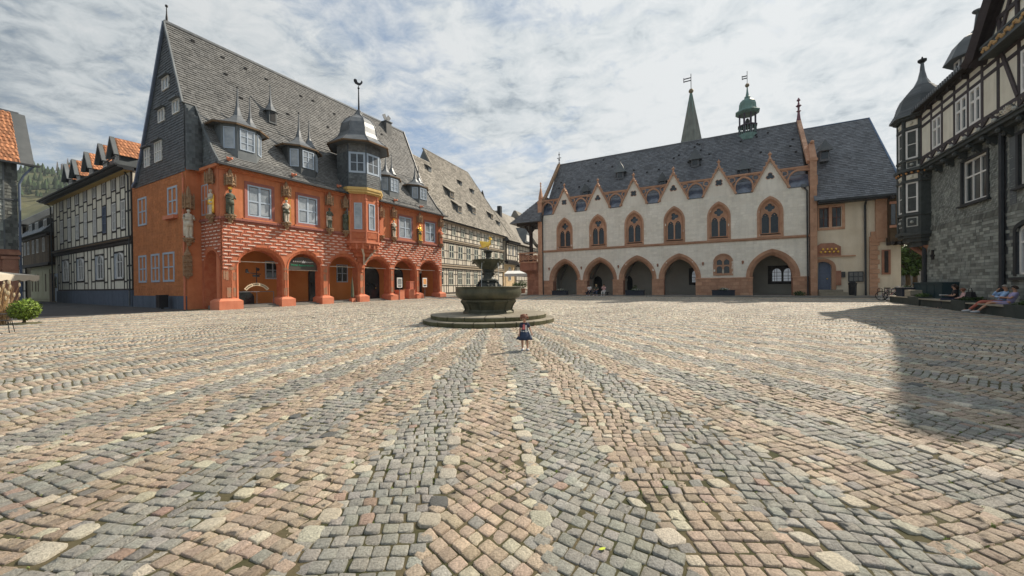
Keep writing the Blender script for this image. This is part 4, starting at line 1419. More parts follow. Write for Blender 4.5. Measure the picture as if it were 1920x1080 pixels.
MB().add([(17.6, RY, RZ), (GL_ + 1.9, -.7, 10.55), (GL_ + 1.9, 11, 10.55), (4.6, RY, RZ), (4.6, 11, 10.55), (-8, 11, 10.55), (-8, RY - 1.2, 19.6), (4.6, RY - 1.2, 19.6)], [(0, 1, 2), (0, 2, 4, 3), (4, 5, 6, 7)]).build('roof_rear', m_slateg, G)
MB().tube([(4.4, RY, RZ + .02), (17.6, RY, RZ + .02), (GL_ + 1.9, -.7, 10.65)], .13, 5).build('ridge_cap', m_slateg, G)
# upper cross gable at the ridge start, hooded dormers
ya_, za_ = -.7 + sl.y * L_ * .76, 10.58 + sl.z * L_ * .76
cg = MB().add([(4.58, ya_, za_), (4.58, RY, RZ - .05), (4.58, 2 * RY - ya_, za_), (4.7, ya_, za_), (4.7, RY, RZ - .05), (4.7, 2 * RY - ya_, za_)], [(0, 1, 2), (5, 4, 3), (0, 3, 4, 1), (1, 4, 5, 2)]).build('cross_gable', m_slated, G)
MB().beam((4.5, ya_, za_ + .05), (4.5, RY, RZ + .05), .2, .16, up=(1, 0, 0)).build('verge_board', m_slateg, cg)
for (x, z, s_) in ((5.3, 14.6, 1.0), (5.6, 12.4, 1.0), (10.6, 13.1, 1.0), (11.3, 18.1, .55), (14.8, 17.5, .55), (17.6, 13.4, .8), (19.9, 12.6, .6), (2.6, 18.0, .6)):
    yy = -.7 + (z - 10.6) * sl.y / sl.z
    d = MB().hexa([(x, yy - .15, z - .1), (x + 1.2 * s_, yy - .15, z - .1), (x + 1.2 * s_, yy + 1.2, z), (x, yy + 1.2, z),
                   (x, yy - .15, z + .95 * s_), (x + 1.2 * s_, yy - .15, z + .95 * s_), (x + 1.2 * s_, yy + 1.2, z + 1.5 * s_), (x, yy + 1.2, z + 1.5 * s_)]).build('dormer', m_slated, G)
    MB().hexa([(x - .2, yy - .35, z + .9 * s_), (x + 1.4 * s_, yy - .35, z + .9 * s_), (x + 1.5 * s_, yy + 1.5, z + 2.2 * s_), (x - .3, yy + 1.5, z + 2.2 * s_),
               (x - .2, yy - .35, z + 1.0 * s_), (x + 1.4 * s_, yy - .35, z + 1.0 * s_), (x + 1.5 * s_, yy + 1.5, z + 2.3 * s_), (x - .3, yy + 1.5, z + 2.3 * s_)]).build('dormer_roof', m_slateg, d)
    if s_ > .7:
        win_mesh(d, (x + .15, yy - .15), (x + 1.05 * s_, yy - .15), z + .1, z + .8 * s_, m_jet, m_glassd, 2, 1, fw=.07)
MB().box(20.2, 20.8, 3.4, 4.0, 15, 18.3).lathe([(.35, 18.3), (.25, 18.8), (.06, 19.3)], 6, 20.5, 3.7).build('chimney', m_iron, G)

# houses further down the street
H1 = thing('corner_house', 'narrow house with golden stone ground floor and jettied black timber floor above', 'building', (-9.9, 50, 0), GA)
MB().box(22.0, 27.0, .2, 8, -.3, 5.6).build('stone_wall', MAT('golden_stone', (.50, .36, .20), (.62, .47, .29), rough=.9, scale=1.5, bump=.4), H1)
MB().box(22.0, 27.2, -.1, 8, 5.6, 10.2).build('core_wall', m_infillg, H1)
timbering(H1, -.35, 6.4, 9.6, [(22.1 + .85 * i, 22.95 + .85 * i, [7.3, 9.2], [(7.3, 9.2)] if i % 2 else []) for i in range(6)], m_timber, m_infillg, tw=.14)
for i in (1, 3, 5):
    window(H1, 22.2 + .85 * i, -.42, 7.4, .65, 1.7, m_white, m_glassd, 2, 2, fw=.06, bar=.04, split=False)
jb = MB()
for i in range(9):
    jb.box(22.1 + .6 * i, 22.4 + .6 * i, -.75, 0, 5.65, 6.2)
jb.box(21.9, 27.3, -.55, 0, 5.95, 6.25)
jb.build('jetty_bracket', m_timber, H1)
window(H1, 24.0, .1, 2.6, 1.2, 2.2, m_white, m_glassd, 2, 3, fw=.08, bar=.05, split=False)
window(H1, 24.2, .1, 5.0 - .9, .9, 1.1, m_white, m_glassd, 2, 1, fw=.08, bar=.05, split=False)
s2 = Vector((0, 4.6, 6.4)).normalized()
MB().hexa([(21.6, -1.1, 9.9), (27.8, -1.1, 9.9), (27.8, 9, 9.9), (21.6, 9, 9.9), (21.6, 3.9, 16.4), (27.8, 3.9, 16.4), (27.8, 4.4, 16.4), (21.6, 4.4, 16.4)]).build('roof_deck', m_slated, H1)
cover('stone_slates', m_slateg, H1, (0, -1.15, 9.95), (1, 0, 0), s2, (0, -s2.z, s2.y), rect(21.6, 27.6, 0, 7.9), .3, .42, th=.05)
jb = MB()
for i in range(10):
    jb.box(22 + .55 * i, 22.25 + .55 * i, -1.0, -.3, 9.5, 9.95)
jb.build('rafter_end', m_timber, H1)
MB().box(26.0, 26.8, 2.6, 3.3, 13, 17.4).build('chimney', m_iron, H1)
H2 = thing('street_house', 'pale timber framed street house with green slate gable behind the porch', 'building', (-9.9, 50, 0), GA)
MB().box(27.6, 36, .2, 8, -.3, 10.0).build('core_wall', m_infillg, H2)
for z0, z1, y in ((.7, 5.4, .1), (5.9, 9.6, -.2)):
    timbering(H2, y, z0, z1, [(27.8 + .9 * i, 28.7 + .9 * i, [z0 + 1, z0 + 1.9, z0 + 2.8], []) for i in range(9)], m_timber, m_infillg, tw=.13)
jb = MB()
for i in range(13):
    jb.box(27.8 + .65 * i, 28.1 + .65 * i, -.6, 0, 5.45, 5.85)
jb.build('jetty_bracket', m_timber, H2)
MB().hexa([(27.3, -1.1, 9.7), (37, -1.1, 9.7), (37, 9, 9.7), (27.3, 9, 9.7), (27.3, 4.0, 16.8), (37, 4.0, 16.8), (37, 4.4, 16.8), (27.3, 4.4, 16.8)]).build('roof', m_slateg, H2)
gb = MB().panel([(0, 0), (4.2, 0), (2.1, 3.4)], [], 0, 3)
gb.build('cross_gable', m_slated, H2, loc=(30, -1.0, 10.4))
MB().box(30.8, 32.8, -1.1, -1.0, 10.7, 12.0).build('gable_window', m_white, H2)
H3 = thing('street_house', 'far white plastered and timbered house closing the street', 'building', (-9.9, 50, 0), GA)
MB().box(37.5, 48, .2, 8, -.3, 10.8).build('core_wall', m_infillg, H3)
timbering(H3, 0, 5.8, 10.4, [(37.6 + 1.0 * i, 38.6 + 1.0 * i, [7, 8.2, 9.3], []) for i in range(10)], m_timberp, m_infillg, tw=.15)
MB().hexa([(37.2, -1.1, 10.7), (49, -1.1, 10.7), (49, 9, 10.7), (37.2, 9, 10.7), (37.2, 4.0, 18.6), (49, 4.0, 18.6), (49, 4.4, 18.6), (37.2, 4.4, 18.6)]).build('roof', m_slateg, H3)
MB().box(40, 40.8, 1.5, 2.3, 14, 19.2).build('chimney', m_brickch, H3)
# closing facade across the end of the street
H4 = thing('street_house', 'cream gabled house at the very end of the street behind the market awnings', 'building', (14.0, 92, 0), radians(-20))
MB().box(-9, 9, 0, 8, -.3, 9.5).build('core_wall', m_stucco, H4)
timbering(H4, -.05, 5.0, 9.3, [(-8.8 + 1.6 * i, -7.2 + 1.6 * i, [6.2, 8.2], []) for i in range(11)], m_timber, m_infillg, tw=.2)
MB().hexa([(-9.6, -1, 9.4), (9.6, -1, 9.4), (9.6, 9, 9.4), (-9.6, 9, 9.4), (-9.6, 4, 16), (9.6, 4, 16), (9.6, 4.4, 16), (-9.6, 4.4, 16)]).build('roof', m_slateg, H4)
# ================================================================ TOWN HALL
RA = radians(-29.7)
RX, RY0 = .55319, 49.95934
R = thing('town_hall', 'whitewashed gothic town hall with pointed arcade and six small gables', 'building', (RX, RY0, 0), RA)
RM = Matrix.Translation((RX, RY0, 0)) @ Matrix.Rotation(RA, 4, 'Z')
XL, XR = 3.95, 30.75
RARCH = [(6.83, 1.53, 2.05), (11.2, 1.53, 2.03), (15.48, 1.55, 2.04), (19.8, 1.55, 2.06), (27.95, 1.58, 2.14)]
WC = [6.88, 11.05, 15.18, 19.33, 23.5, 27.8]
GC = [6.87, 11.07, 15.15, 19.28, 23.54, 27.83]
win_out = [arch(c, .98, 6.12, 8.35, 9.75, 8, True) for c in WC]
arc_out = [arch(c, o - .02, 2.1, 2.12, 4.80, 10, True) for c, a, o in RARCH]
sm_out = arch(23.85, .8, 2.5, 3.75, 4.5, 8, False)
top = [(XR, 5.9)]
top.append((XR, 10.45))
for c in reversed(GC):
    top += [(c + 1.47, 10.45), (c, 13.25), (c - 1.47, 10.45)]
top += [(XL, 10.45), (XL, 5.9)]
MB().panel(top, win_out, 0, .6).build('upper_wall', m_wash, R)
lowhole = [[(x, max(z, 2.14)) for x, z in a] for a in arc_out]
lo = [(XL, 2.12)]
for (c, a, o), h in zip(RARCH, arc_out):
    lo += [(x, max(z, 2.12)) for x, z in h[1:-1]]
lo += [(XR, 2.12), (XR, 5.9), (XL, 5.9)]
MB().panel(lo, [sm_out], 0, .7).build('spandrel_wall', m_wash, R)
# limewashed rubble blocks standing a little proud
wl_h = [off(h, .12) for h in win_out] + [off(h, .1) for h in arc_out] + [off(sm_out, .12)]
blk = clad((0, 0, 0), (1, 0, 0), (0, 0, 1), (0, -1, 0), rect(XL + .02, XR - .02, 2.25, 5.78), .26, .5, th=.018, jit=.4, gap=.03, holes=wl_h)
blk += clad((0, 0, 0), (1, 0, 0), (0, 0, 1), (0, -1, 0), rect(XL + .02, XR - .02, 6.0, 10.4), .26, .5, th=.018, jit=.4, gap=.03, holes=wl_h)
mb = MB()
for v, f, c_ in blk:
    mb.add(v, f)
mb.build('limewashed_block', m_washb, R, kind='stuff')
piers = [(XL, RARCH[0][0] - 1.53)] + [(RARCH[i][0] + RARCH[i][1], RARCH[i + 1][0] - RARCH[i + 1][1]) for i in range(4)] + [(RARCH[4][0] + 1.58, XR)]
for a, b in piers:
    pr = MB().box(a, b, -.02, .95, -.3, 2.04).build('pier', m_sandd, R)
    L_ = clad((0, -.02, 0), (1, 0, 0), (0, 0, 1), (0, -1, 0), rect(a, b, .3, 2.04), .36, .62, th=.018, jit=.3, gap=.02)
    for v, f, c_ in L_:
        MB().add(v, f).build('stone', m_sand, pr)
    MB().box(a - .06, b + .06, -.10, .95, 2.04, 2.16).build('impost', m_sand, R)
for (c, a, o) in RARCH:
    po = arch(c, o, 2.16, 2.17, 4.83, 10, True)
    p1 = arch(c, (a + o) / 2, 2.16, 2.17, 4.55, 10, True)
    pi_ = arch(c, a, 2.16, 2.17, 4.25, 10, True)
    for k in range(0, len(po) - 1, 3):
        e = min(k + 4, len(po))
        MB().band(po[k:e], p1[k:e], -.05, .3, yb=.02).build('voussoir', m_sand, R)
        MB().band(p1[k:e], pi_[k:e], .02, .95, yb=.32).build('voussoir', m_sand, R)
MB().box(XL, XR + .4, -.14, .1, 5.80, 5.96).box(XL, XR + .4, -.08, .1, 5.72, 5.80).build('string_course', m_sand, R)


def ringpts(cx, cz, r, n=20):
    return [(cx + r * cos(2 * pi * i / n), cz + r * sin(2 * pi * i / n)) for i in range(n)]


for c in WC:
    po = arch(c, 1.05, 6.02, 8.3, 9.88, 8, True)
    p1 = arch(c, .90, 6.16, 8.3, 9.64, 8, True)
    p2 = arch(c, .74, 6.30, 8.3, 9.40, 8, True)
    w = MB().band(po, p1, -.05, .2).band(p1, p2, .0, .3, yb=.22).box(c - 1.05, c + 1.05, -.10, .3, 5.98, 6.16).build('gothic_window', m_sand, R)
    # tracery sheet with two lancets, roundel and eyes
    lan = [arch(c + s_ * .362, .30, 6.36, 7.80, 8.30, 5, True) for s_ in (-1, 1)]
    rou = circ(c, 8.80, .40, 24, 4 if c in (WC[0], WC[2], WC[4], WC[5]) else 3, .30, ph=0 if c != WC[1] else .5)
    eyes = [[(c + s_ * .52, 8.30), (c + s_ * .60, 8.42), (c + s_ * .46, 8.50)] if s_ > 0 else [(c - .52, 8.30), (c - .46, 8.50), (c - .60, 8.42)] for s_ in (-1, 1)]
    try:
        MB().panel(p2, lan + [rou], .18, .30).build('tracery', m_sand, w)
    except Exception:
        pass
    MB().band(ringpts(c, 8.80, .47), ringpts(c, 8.80, .40), .12, .2, closed=True).build('roundel', m_sand, w)
    for s_ in (-1, 1):
        for k in range(3):
            MB().ball((c + s_ * .365 + (k - 1) * .25, .2, 7.95 + (.15 if k == 1 else 0)), .05, 5, 4).build('cusp', m_sand, w)
    MB().panel(p2, [], .33, .34).build('pane', MAT('leaded_glass', (.012, .022, .035), (.03, .05, .06), rough=.18, scale=6, bump=.4, bscale=40, spec=.8), w)
    ld = MB()
    for s_ in (-1, 1):
        for k in range(8):
            ld.box(c + s_ * .365 - .27, c + s_ * .365 + .27, .31, .33, 6.5 + k * .2, 6.515 + k * .2)
        for k in (-1, 0, 1):
            ld.box(c + s_ * .365 + k * .135 - .008, c + s_ * .365 + k * .135 + .008, .31, .33, 6.34, 8.2)
    ld.build('lead_came', m_iron, w)
# small window beside the last arch
po, pi_ = arch(23.85, .88, 2.38, 3.72, 4.58, 8), arch(23.85, .66, 2.55, 3.68, 4.32, 8)
w = MB().band(po, pi_, -.04, .3, yb=.08).box(22.97, 24.73, -.08, .3, 2.38, 2.56).build('small_window', m_sand, R)
hs = [arch(23.85 + s_ * .32, .24, z0, z1, z2, 5, True) for s_ in (-1, 1) for (z0, z1, z2) in ((2.62, 3.1, 3.32), (3.46, 3.72, 4.0))]
try:
    MB().panel(pi_, hs, .08, .18).build('tracery', m_sand, w)
except Exception:
    pass
MB().panel(pi_, [], .2, .21).build('pane', m_glassd, w)
MB().lathe([(.05, 2.55), (.09, 2.65), (.06, 2.9), (.04, 3.0)], 6, 23.85, .02).build('small_figure', m_stat, w)
# gables: foils, copings, crockets, finials
for i, c in enumerate(GC):
    lobes = 4 if i in (0, 2, 4) else 3
    MB().panel(circ(c, 11.75, .34, 20, lobes, .45, ph=pi / 4 if lobes == 4 else pi / 2), [], -.012, -.004).build('foil_opening', m_glassd, R)
    MB().band(circ(c, 11.75, .38, 20, lobes, .40, ph=pi / 4 if lobes == 4 else pi / 2), circ(c, 11.75, .33, 20, lobes, .45, ph=pi / 4 if lobes == 4 else pi / 2), -.03, 0, closed=True).build('foil_rim', m_sand, R)
    for s_ in (-1, 1):
        b = MB().beam((c + s_ * 1.5, .2, 10.45), (c + s_ * .02, .2, 13.36), .16, .75, up=(0, 1, 0)).build('gable_coping', m_sand, R)
        cr = MB()
        for k in range(6):
            t = .18 + k * .14
            cr.ball((c + s_ * (1.5 - 1.48 * t) + s_ * .1, .0, 10.45 + 2.9 * t + .07), .085, 5, 4)
        cr.build('crocket', m_sand, b)
    MB().lathe([(.16, 13.2), (.18, 13.4), (.09, 13.5), (.08, 13.75), (.16, 13.85), (.15, 13.95), (.05, 14.0), (.02, 14.15)], 6, c, .1).build('gable_finial', m_sand, R)
# openwork between the gables
edges = [XL] + sum([[c - 1.47, c + 1.47] for c in GC], []) + [XR]
for k in range(0, len(edges), 2):
    a, b = edges[k], edges[k + 1]
    c = (a + b) / 2 if 0 < k < len(edges) - 2 else ((b - .75) if k == 0 else (a + b) / 2 + .25)
    hw = .68 if k < len(edges) - 2 else 1.0
    MB().box(a - .05, b + .05, -.04, .6, 10.38, 10.46).build('sill_slate', m_slated, R)
    MB().hexa([(c - hw, .12, 10.46), (c + hw, .12, 10.46), (c + hw, .2, 10.46), (c - hw, .2, 10.46), (c - hw, .75, 11.7), (c + hw, .75, 11.7), (c + hw, .85, 11.7), (c - hw, .85, 11.7)]).build('sloping_window', MAT('blue_sloping_glass', (.06, .08, .12), (.14, .18, .25), rough=.15, scale=2, spec=.9), R)
    m = MB().band(arch(c, hw + .13, 10.46, 11.1, 12.12, 7, True), arch(c, hw, 10.46, 11.1, 11.92, 7, True), -.02, .22)
    la = a - .9 if k > 0 else a
    lb_ = b + .9 if k < len(edges) - 2 else b
    m.box(la, lb_, -.03, .22, 12.18, 12.32)
    m.build('openwork_arch', m_sand, R)
    ro = MB()
    for s_ in (-1, 1):
        x = c + s_ * (hw + .33)
        if la + .1 < x < lb_ - .1:
            ro.band(ringpts(x, 11.83, .31, 14), ringpts(x, 11.83, .22, 14), -.01, .2, closed=True)
            ro.beam((x, .1, 11.5), (c + s_ * hw, .1, 10.9), .08, .16, up=(0, 1, 0))
    ro.box(la, lb_, .0, .12, 12.10, 12.2)
    if ro.v:
        ro.build('openwork_roundel', m_sand, R)
# roof
RYc, RZc = 5.5, 18.2
MB().add([(XL, .35, 10.5), (XR, .35, 10.5), (XR, RYc, RZc), (XL, RYc, RZc), (XL, 10.8, 10.5), (XR, 10.8, 10.5)], [(0, 1, 2, 3), (3, 2, 5, 4)]).build('roof_deck', m_deck, R)
sl = Vector((0, RYc - .3, RZc - 10.4)).normalized()
L_ = hypot(RYc - .3, RZc - 10.4)
cover('roof_slates', m_slateb, R, (0, .3, 10.45), (1, 0, 0), sl, (0, -sl.z, sl.y), rect(XL + .1, XR - .1, 0, L_), .24, .30, th=.035, rowj=.06)
MB().add([(XL, .35, 10.3), (XL, RYc, RZc - .1), (XL, 10.8, 10.3), (XL, 10.8, 0), (XL, .35, 0)], [(0, 1, 2, 3, 4)]).add([(XR, .35, 10.3), (XR, RYc, RZc - .1), (XR, 10.8, 10.3), (XR, 10.8, 0), (XR, .35, 0)], [(0, 1, 2, 3, 4)]).build('end_wall', m_wash, R)
MB().box(XL, XR, 10.6, 10.9, 0, 10.4).build('rear_wall', m_wash, R)
for x in (XL + .05, XR + .02):
    for (ya, za), (yb, zb) in (((-.1, 11.9 if x < 10 else 12.6), (RYc, RZc + .15)), ((10.9, 10.4), (RYc, RZc + .15))):
        n_ = 12
        for k in range(n_):
            t0, t1 = k / n_, (k + .97) / n_
            MB().beam((x, ya + (yb - ya) * t0, za + (zb - za) * t0), (x, ya + (yb - ya) * t1, za + (zb - za) * t1), .34, .34, up=(1, 0, 0)).build('verge_stone', m_sand if x > 10 else m_canopy, R)
MB().tube([(XL, RYc, RZc + .06), (XR, RYc, RZc + .06)], .1, 6).build('ridge_cap', m_slateb, R)
f = MB().lathe([(.16, 18.2), (.10, 18.5), (.05, 18.8), (.04, 19.6), (.14, 19.7), (.05, 19.8), (.02, 20.1)], 8, XL + .05, RYc)
f.box(XL - .25, XL + .35, RYc - .03, RYc + .03, 19.2, 19.28).ball((XL + .05, RYc, 19.0), .13)
f.build('cross_finial', m_iron, R)
f = MB().lathe([(.25, 18.2), (.16, 18.7), (.10, 19.3), (.22, 19.4), (.09, 19.5), (.09, 19.8), (.26, 19.95), (.10, 20.1), (.05, 20.4), (.18, 20.5), (.02, 20.8)], 8, XR + .02, RYc)
f.build('carved_finial', MAT('plum_stone', (.20, .10, .13), rough=.8), R)
for (x, y, s_) in ((13.0, 3.1, 1), (21.2, 3.2, 1), (9.05, 1.75, .8), (18.0, 1.75, .8), (25.75, 1.75, .9), (4.7, .9, .0)):
    if s_ == 0:
        continue
    z = 10.45 + (y - .3) * (sl.z / sl.y)
    d = MB().hexa([(x - .4 * s_, y - .3, z - .3), (x + .4 * s_, y - .3, z - .3), (x + .4 * s_, y + .8, z), (x - .4 * s_, y + .8, z), (x - .4 * s_, y - .3, z + .8 * s_), (x + .4 * s_, y - .3, z + .8 * s_), (x + .4 * s_, y + .8, z + .9), (x - .4 * s_, y + .8, z + .9)]).build('roof_dormer', m_slateb, R)
    MB().add([(x - .72 * s_, y - .5, z + .5 * s_), (x + .72 * s_, y - .5, z + .5 * s_), (x, y - .35, z + 1.85 * s_), (x + .62 * s_, y + 1.1, z + .8), (x - .62 * s_, y + 1.1, z + .8)], [(0, 1, 2), (1, 3, 2), (0, 2, 4), (0, 4, 3, 1)]).build('hood', m_slated, d)
    MB().box(x - .25 * s_, x + .25 * s_, y - .32, y - .3, z - .1, z + .6 * s_).build('pane', m_glassd, d)
hk = MB()
for k in range(34):
    x, t = random.uniform(XL + .5, XR - .5), random.uniform(.25, .95)
    y, z = .3 + t * (RYc - .3), 10.45 + t * (RZc - 10.45)
    hk.box(x, x + .2, y - .16, y + .05, z - .08, z + .07)
hk.build('roof_hook', m_deck, R, kind='stuff')
# end buttresses
m = MB().box(XL - .55, XL - .02, -.28, .6, .2, 12.2).box(XL - .62, XL + .04, -.34, .66, 11.9, 12.15)
m.lathe([(.38, 12.2), (.30, 12.5), (.34, 12.6), (.05, 14.1), (.12, 14.15), (.05, 14.4), (.13, 14.5), (.02, 14.7)], 4, XL - .28, .1, pi / 4)
m.build('corner_buttress', m_sand, R)
bt = MB().box(XR + .05, XR + .55, -.32, .6, .2, 12.9).build('corner_buttress', m_sand, R)
for v, f_, c_ in clad((0, -.32, 0), (1, 0, 0), (0, 0, 1), (0, -1, 0), rect(XR + .05, XR + .55, .3, 12.9), .42, .5, th=.015, jit=.0, gap=.02):
    MB().add(v, f_).build('stone', m_sand, bt)
MB().box(XR, XR + .62, -.38, .66, 12.6, 12.8).hexa([(XR + .05, -.32, 12.9), (XR + .55, -.32, 12.9), (XR + .55, .6, 12.9), (XR + .05, .6, 12.9), (XR + .08, .3, 14.4), (XR + .45, .3, 14.4), (XR + .45, 1.6, 14.4), (XR + .08, 1.6, 14.4)]).ball((XR + .3, .2, 14.45), .16).build('buttress_cap', m_sand, R)
MB().tube([(XR - .35, -.1, 10.3), (XR - .15, -.16, 10.0), (XR - .12, -.16, .3)], .07).build('drainpipe', m_gutter, R)
MB().box(XR - .55, XR - .2, -.25, 0, 10.3, 10.6).build('rainwater_head', m_lead, R)
MB().tube([(XL + .1, -.1, 10.35), (XL + .02, -.1, 9.9), (XL + .02, -.1, .3)], .06).build('drainpipe', m_gutter, R)
for x in (4.8, 9.0, 13.4, 17.65, 22.05, 25.55):
    MB().tube([(x, -.05, 3.55), (x, -.12, 3.75)], [.08, .11], 6).box(x - .05, x + .05, -.1, 0, 3.45, 3.8).build('wall_lamp', m_sandd, R)
# loggia inside
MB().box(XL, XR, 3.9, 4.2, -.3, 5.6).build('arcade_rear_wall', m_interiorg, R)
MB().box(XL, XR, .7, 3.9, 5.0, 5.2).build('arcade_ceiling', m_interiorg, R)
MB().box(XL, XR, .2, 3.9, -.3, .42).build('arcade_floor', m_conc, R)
MB().box(26.0, 26.25, .9, 3.9, 0, 5).build('cross_wall', m_interiorg, R)
for i in range(4):
    c = RARCH[i][0]
    for s_ in (-1, 1):
        rb = MB()
        for k in range(8):
            t0, t1 = k / 8, (k + 1) / 8
            z0, z1 = 2.3 + 2.3 * sin(pi / 2 * t0), 2.3 + 2.3 * sin(pi / 2 * t1)
            rb.beam((c + s_ * (2.1 - 2.1 * t0), 3.85 - 1.5 * t0, z0), (c + s_ * (2.1 - 2.1 * t1), 3.85 - 1.5 * t1, z1), .18, .18, up=(0, 1, 0))
        rb.build('vault_rib', m_conc, R)
    MB().lathe([(.2, .4), (.14, .6), (.14, 1.9), (.22, 2.3)], 8, c - 2.1, 3.8).build('wall_shaft', m_interiorg, R)
for (x, w_) in ((20.7, 1.35), (28.2, 1.9)):
    o_ = MB().box(x - .3, x + w_ + .3, 3.82, 3.9, 1.45, 3.35).build('window_surround', m_timber, R)
    for a in (0, .5):
        q = arch(x + w_ * (a + .24), w_ * .2, 1.75, 2.6, 3.05, 4)
        MB().panel(q, [], 3.79, 3.80).build('pane', MAT('lit_far_pane', (.5, .53, .55), rough=.3, emit=((.85, .92, 1.0), .12)), o_)
    MB().box(x, x + w_, 3.765, 3.785, 2.25, 2.3).box(x + w_ * .12, x + w_ * .14, 3.765, 3.785, 1.75, 3.0).box(x + w_ * .86, x + w_ * .88, 3.765, 3.785, 1.75, 3.0).box(x, x + w_, 3.765, 3.785, 2.65, 2.69).box(x, x + w_, 3.765, 3.785, 1.98, 2.01).box(x + w_ * .24 - .02, x + w_ * .24 + .02, 3.765, 3.785, 1.75, 3.0).box(x + w_ * .74 - .02, x + w_ * .74 + .02, 3.765, 3.785, 1.75, 3.0).build('glazing_bar', m_timber, o_)
for x in (9.8, 13.6):
    MB().panel(arch(x, .55, .42, 2.0, 2.7, 6, True), [], 3.84, 3.89).build('inner_door', m_glassd, R)
MB().box(4.4, 4.9, 1.6, 2.2, .4, 2.6).build('inner_pillar', m_stat, R)
# forecourt pavement with kerb
fp = MB().box(2.5, 38.5, -1.7, .9, -.2, .40)
fp.build('forecourt_step', m_conc, R)

# porch stair on the left
P = thing('stair_porch', 'red sandstone balcony porch under a slate lean-to roof beside the town hall', 'porch', (RX, RY0, 0), RA)
MB().box(1.7, XL - .6, -.1, 4, -.2, 3.1).build('base_wall', m_sandd, P)
st = clad((0, -.1, 0), (1, 0, 0), (0, 0, 1), (0, -1, 0), rect(1.7, XL - .6, .4, 3.0), .38, .66, th=.02, jit=.3, gap=.02)
for v, f_, c_ in st:
    MB().add(v, f_).build('stone', m_sandd, P)
MB().hexa([(1.7, -.1, 3.1), (XL - .6, -.1, 3.1), (XL - .6, 4, 3.1), (1.7, 4, 3.1), (1.0, -.75, 3.5), (XL - .6, -.75, 3.5), (XL - .6, 4, 3.5), (1.0, 4, 3.5)]).box(1.0, XL - .6, -.75, 4, 3.5, 4.55).build('corbelled_wall', m_sandd, P)
MB().box(.9, XL - .55, -.85, 4, 4.45, 4.62).box(.9, XL - .55, -.85, -.6, 5.62, 5.78).build('balcony_moulding', m_sand, P)
bl = MB()
for k in range(4):
    x = 1.25 + k * .66
    bl.band(ringpts(x, 5.12, .32, 14), ringpts(x, 5.12, .22, 14), -.78, -.66, closed=True)
    bl.box(x + .30, x + .36, -.78, -.66, 4.6, 5.65).beam((x - .2, -.72, 5.3), (x + .2, -.72, 4.95), .07, .1).beam((x - .2, -.72, 4.95), (x + .2, -.72, 5.3), .07, .1)
bl.box(.95, 1.05, -.8, -.6, 4.6, 5.65)
bl.build('balustrade', m_sand, P)
MB().box(.9, 1.15, -.5, 4, 4.6, 5.7).build('side_parapet', m_sandd, P)
MB().box(1.9, 2.25, .2, .55, 4.6, 9.7).beam((2.0, .35, 8.3), (3.2, .35, 9.6), .2, .2).beam((2.0, .35, 8.3), (1.0, .35, 9.6), .2, .2).beam((2.0, .35, 8.3), (2.0, 1.9, 9.6), .2, .2, up=(1, 0, 0)).build('timber_post', m_timber, P)
MB().box(.3, XL, -.2, 3.5, 9.3, 9.7).build('timber_beam', m_timber, P)
MB().hexa([(-.4, -.9, 9.6), (XL - .02, -.9, 9.6), (XL - .02, 5, 9.6), (-.4, 5, 9.6), (XL - .4, 1.0, 13.0), (XL - .02, 1.0, 13.0), (XL - .02, 4, 13.0), (XL - .4, 4, 13.0)]).build('lean_to_roof', m_slateb, P)
cover('roof_slates', m_slateb, P, (0, -.92, 9.62), (1, 0, 0), Vector((0, 1.9, 3.4)).normalized(), (0, -.87, .49), [(-.4, 0), (XL - .02, 0), (XL - .02, 3.85), (XL - .4, 3.85)], .24, .3, th=.03)
e1 = Vector((3.95, 1.9, 3.4)).normalized()
cover('roof_slates', m_slateb, P, (-.42, -.9, 9.62), (0, 1, 0), Vector((3.95, 0, 3.4)).normalized(), Vector((-.65, 0, .76)), [(0, 0), (5.9, 0), (4.9, 5.1), (1.9, 5.1)], .24, .3, th=.03)

# copper spire and lantern turret behind
t = thing('church_spire', 'tall pointed copper spire with a ball and flag vane behind the town hall roof', 'spire', tuple(RM @ Vector((19.6, 20, 0))), RA)
MB().box(-2.2, 2.2, -2.2, 2.2, 0, 17.0).build('tower_shaft', m_conc, t)
MB().lathe([(2.6, 17.0), (1.75, 22.0), (.9, 26.6), (.12, 30.4)], 8, 0, 0, pi / 8).build('spire', m_copperd, t)
sp = MB()
for k in range(8):
    a = pi / 8 + 2 * pi * k / 8
    sp.tube([(2.62 * cos(a), 2.62 * sin(a), 17.0), (.14 * cos(a), .14 * sin(a), 30.4)], .06, 4)
for k in range(2, 8):
    sp.lathe([(2.62 - .185 * k * 1.5, 17 + 1.5 * k + .0), (2.66 - .185 * k * 1.5, 17 + 1.5 * k + .05)], 8, 0, 0, pi / 8)
sp.build('standing_seam', m_copper, t)
MB().box(1.2, 1.9, -.4, .4, 22.0, 23.2).build('spire_hatch', m_copperd, t)
MB().ball((0, 0, 30.8), .36).build('ball', m_gold if False else MAT('dull_brass', (.22, .18, .12), rough=.5, metal=.5), t)
v = MB().tube([(0, 0, 30.9), (0, 0, 33.4)], .05)
v.box(-1.05, 0, -.02, .02, 32.75, 32.9).box(-1.05, 0, -.02, .02, 32.35, 32.5).box(-1.05, -.95, -.02, .02, 32.3, 33.0)
v.build('flag_vane', m_iron, t)
t = thing('lantern_turret', 'open green copper ridge lantern with bell-shaped cap and flag vane on the town hall roof', 'turret', tuple(RM @ Vector((26.25, 5.6, 0))), RA)
m_lan = MAT('purple_grey_timber', (.06, .05, .075), (.10, .09, .11), rough=.7)
for k in range(8):
    a = pi / 8 + 2 * pi * k / 8
    MB().tube([(.80 * cos(a), .80 * sin(a), 17.4), (.80 * cos(a), .80 * sin(a), 20.25)], .085, 6).build('column', m_lan, t)
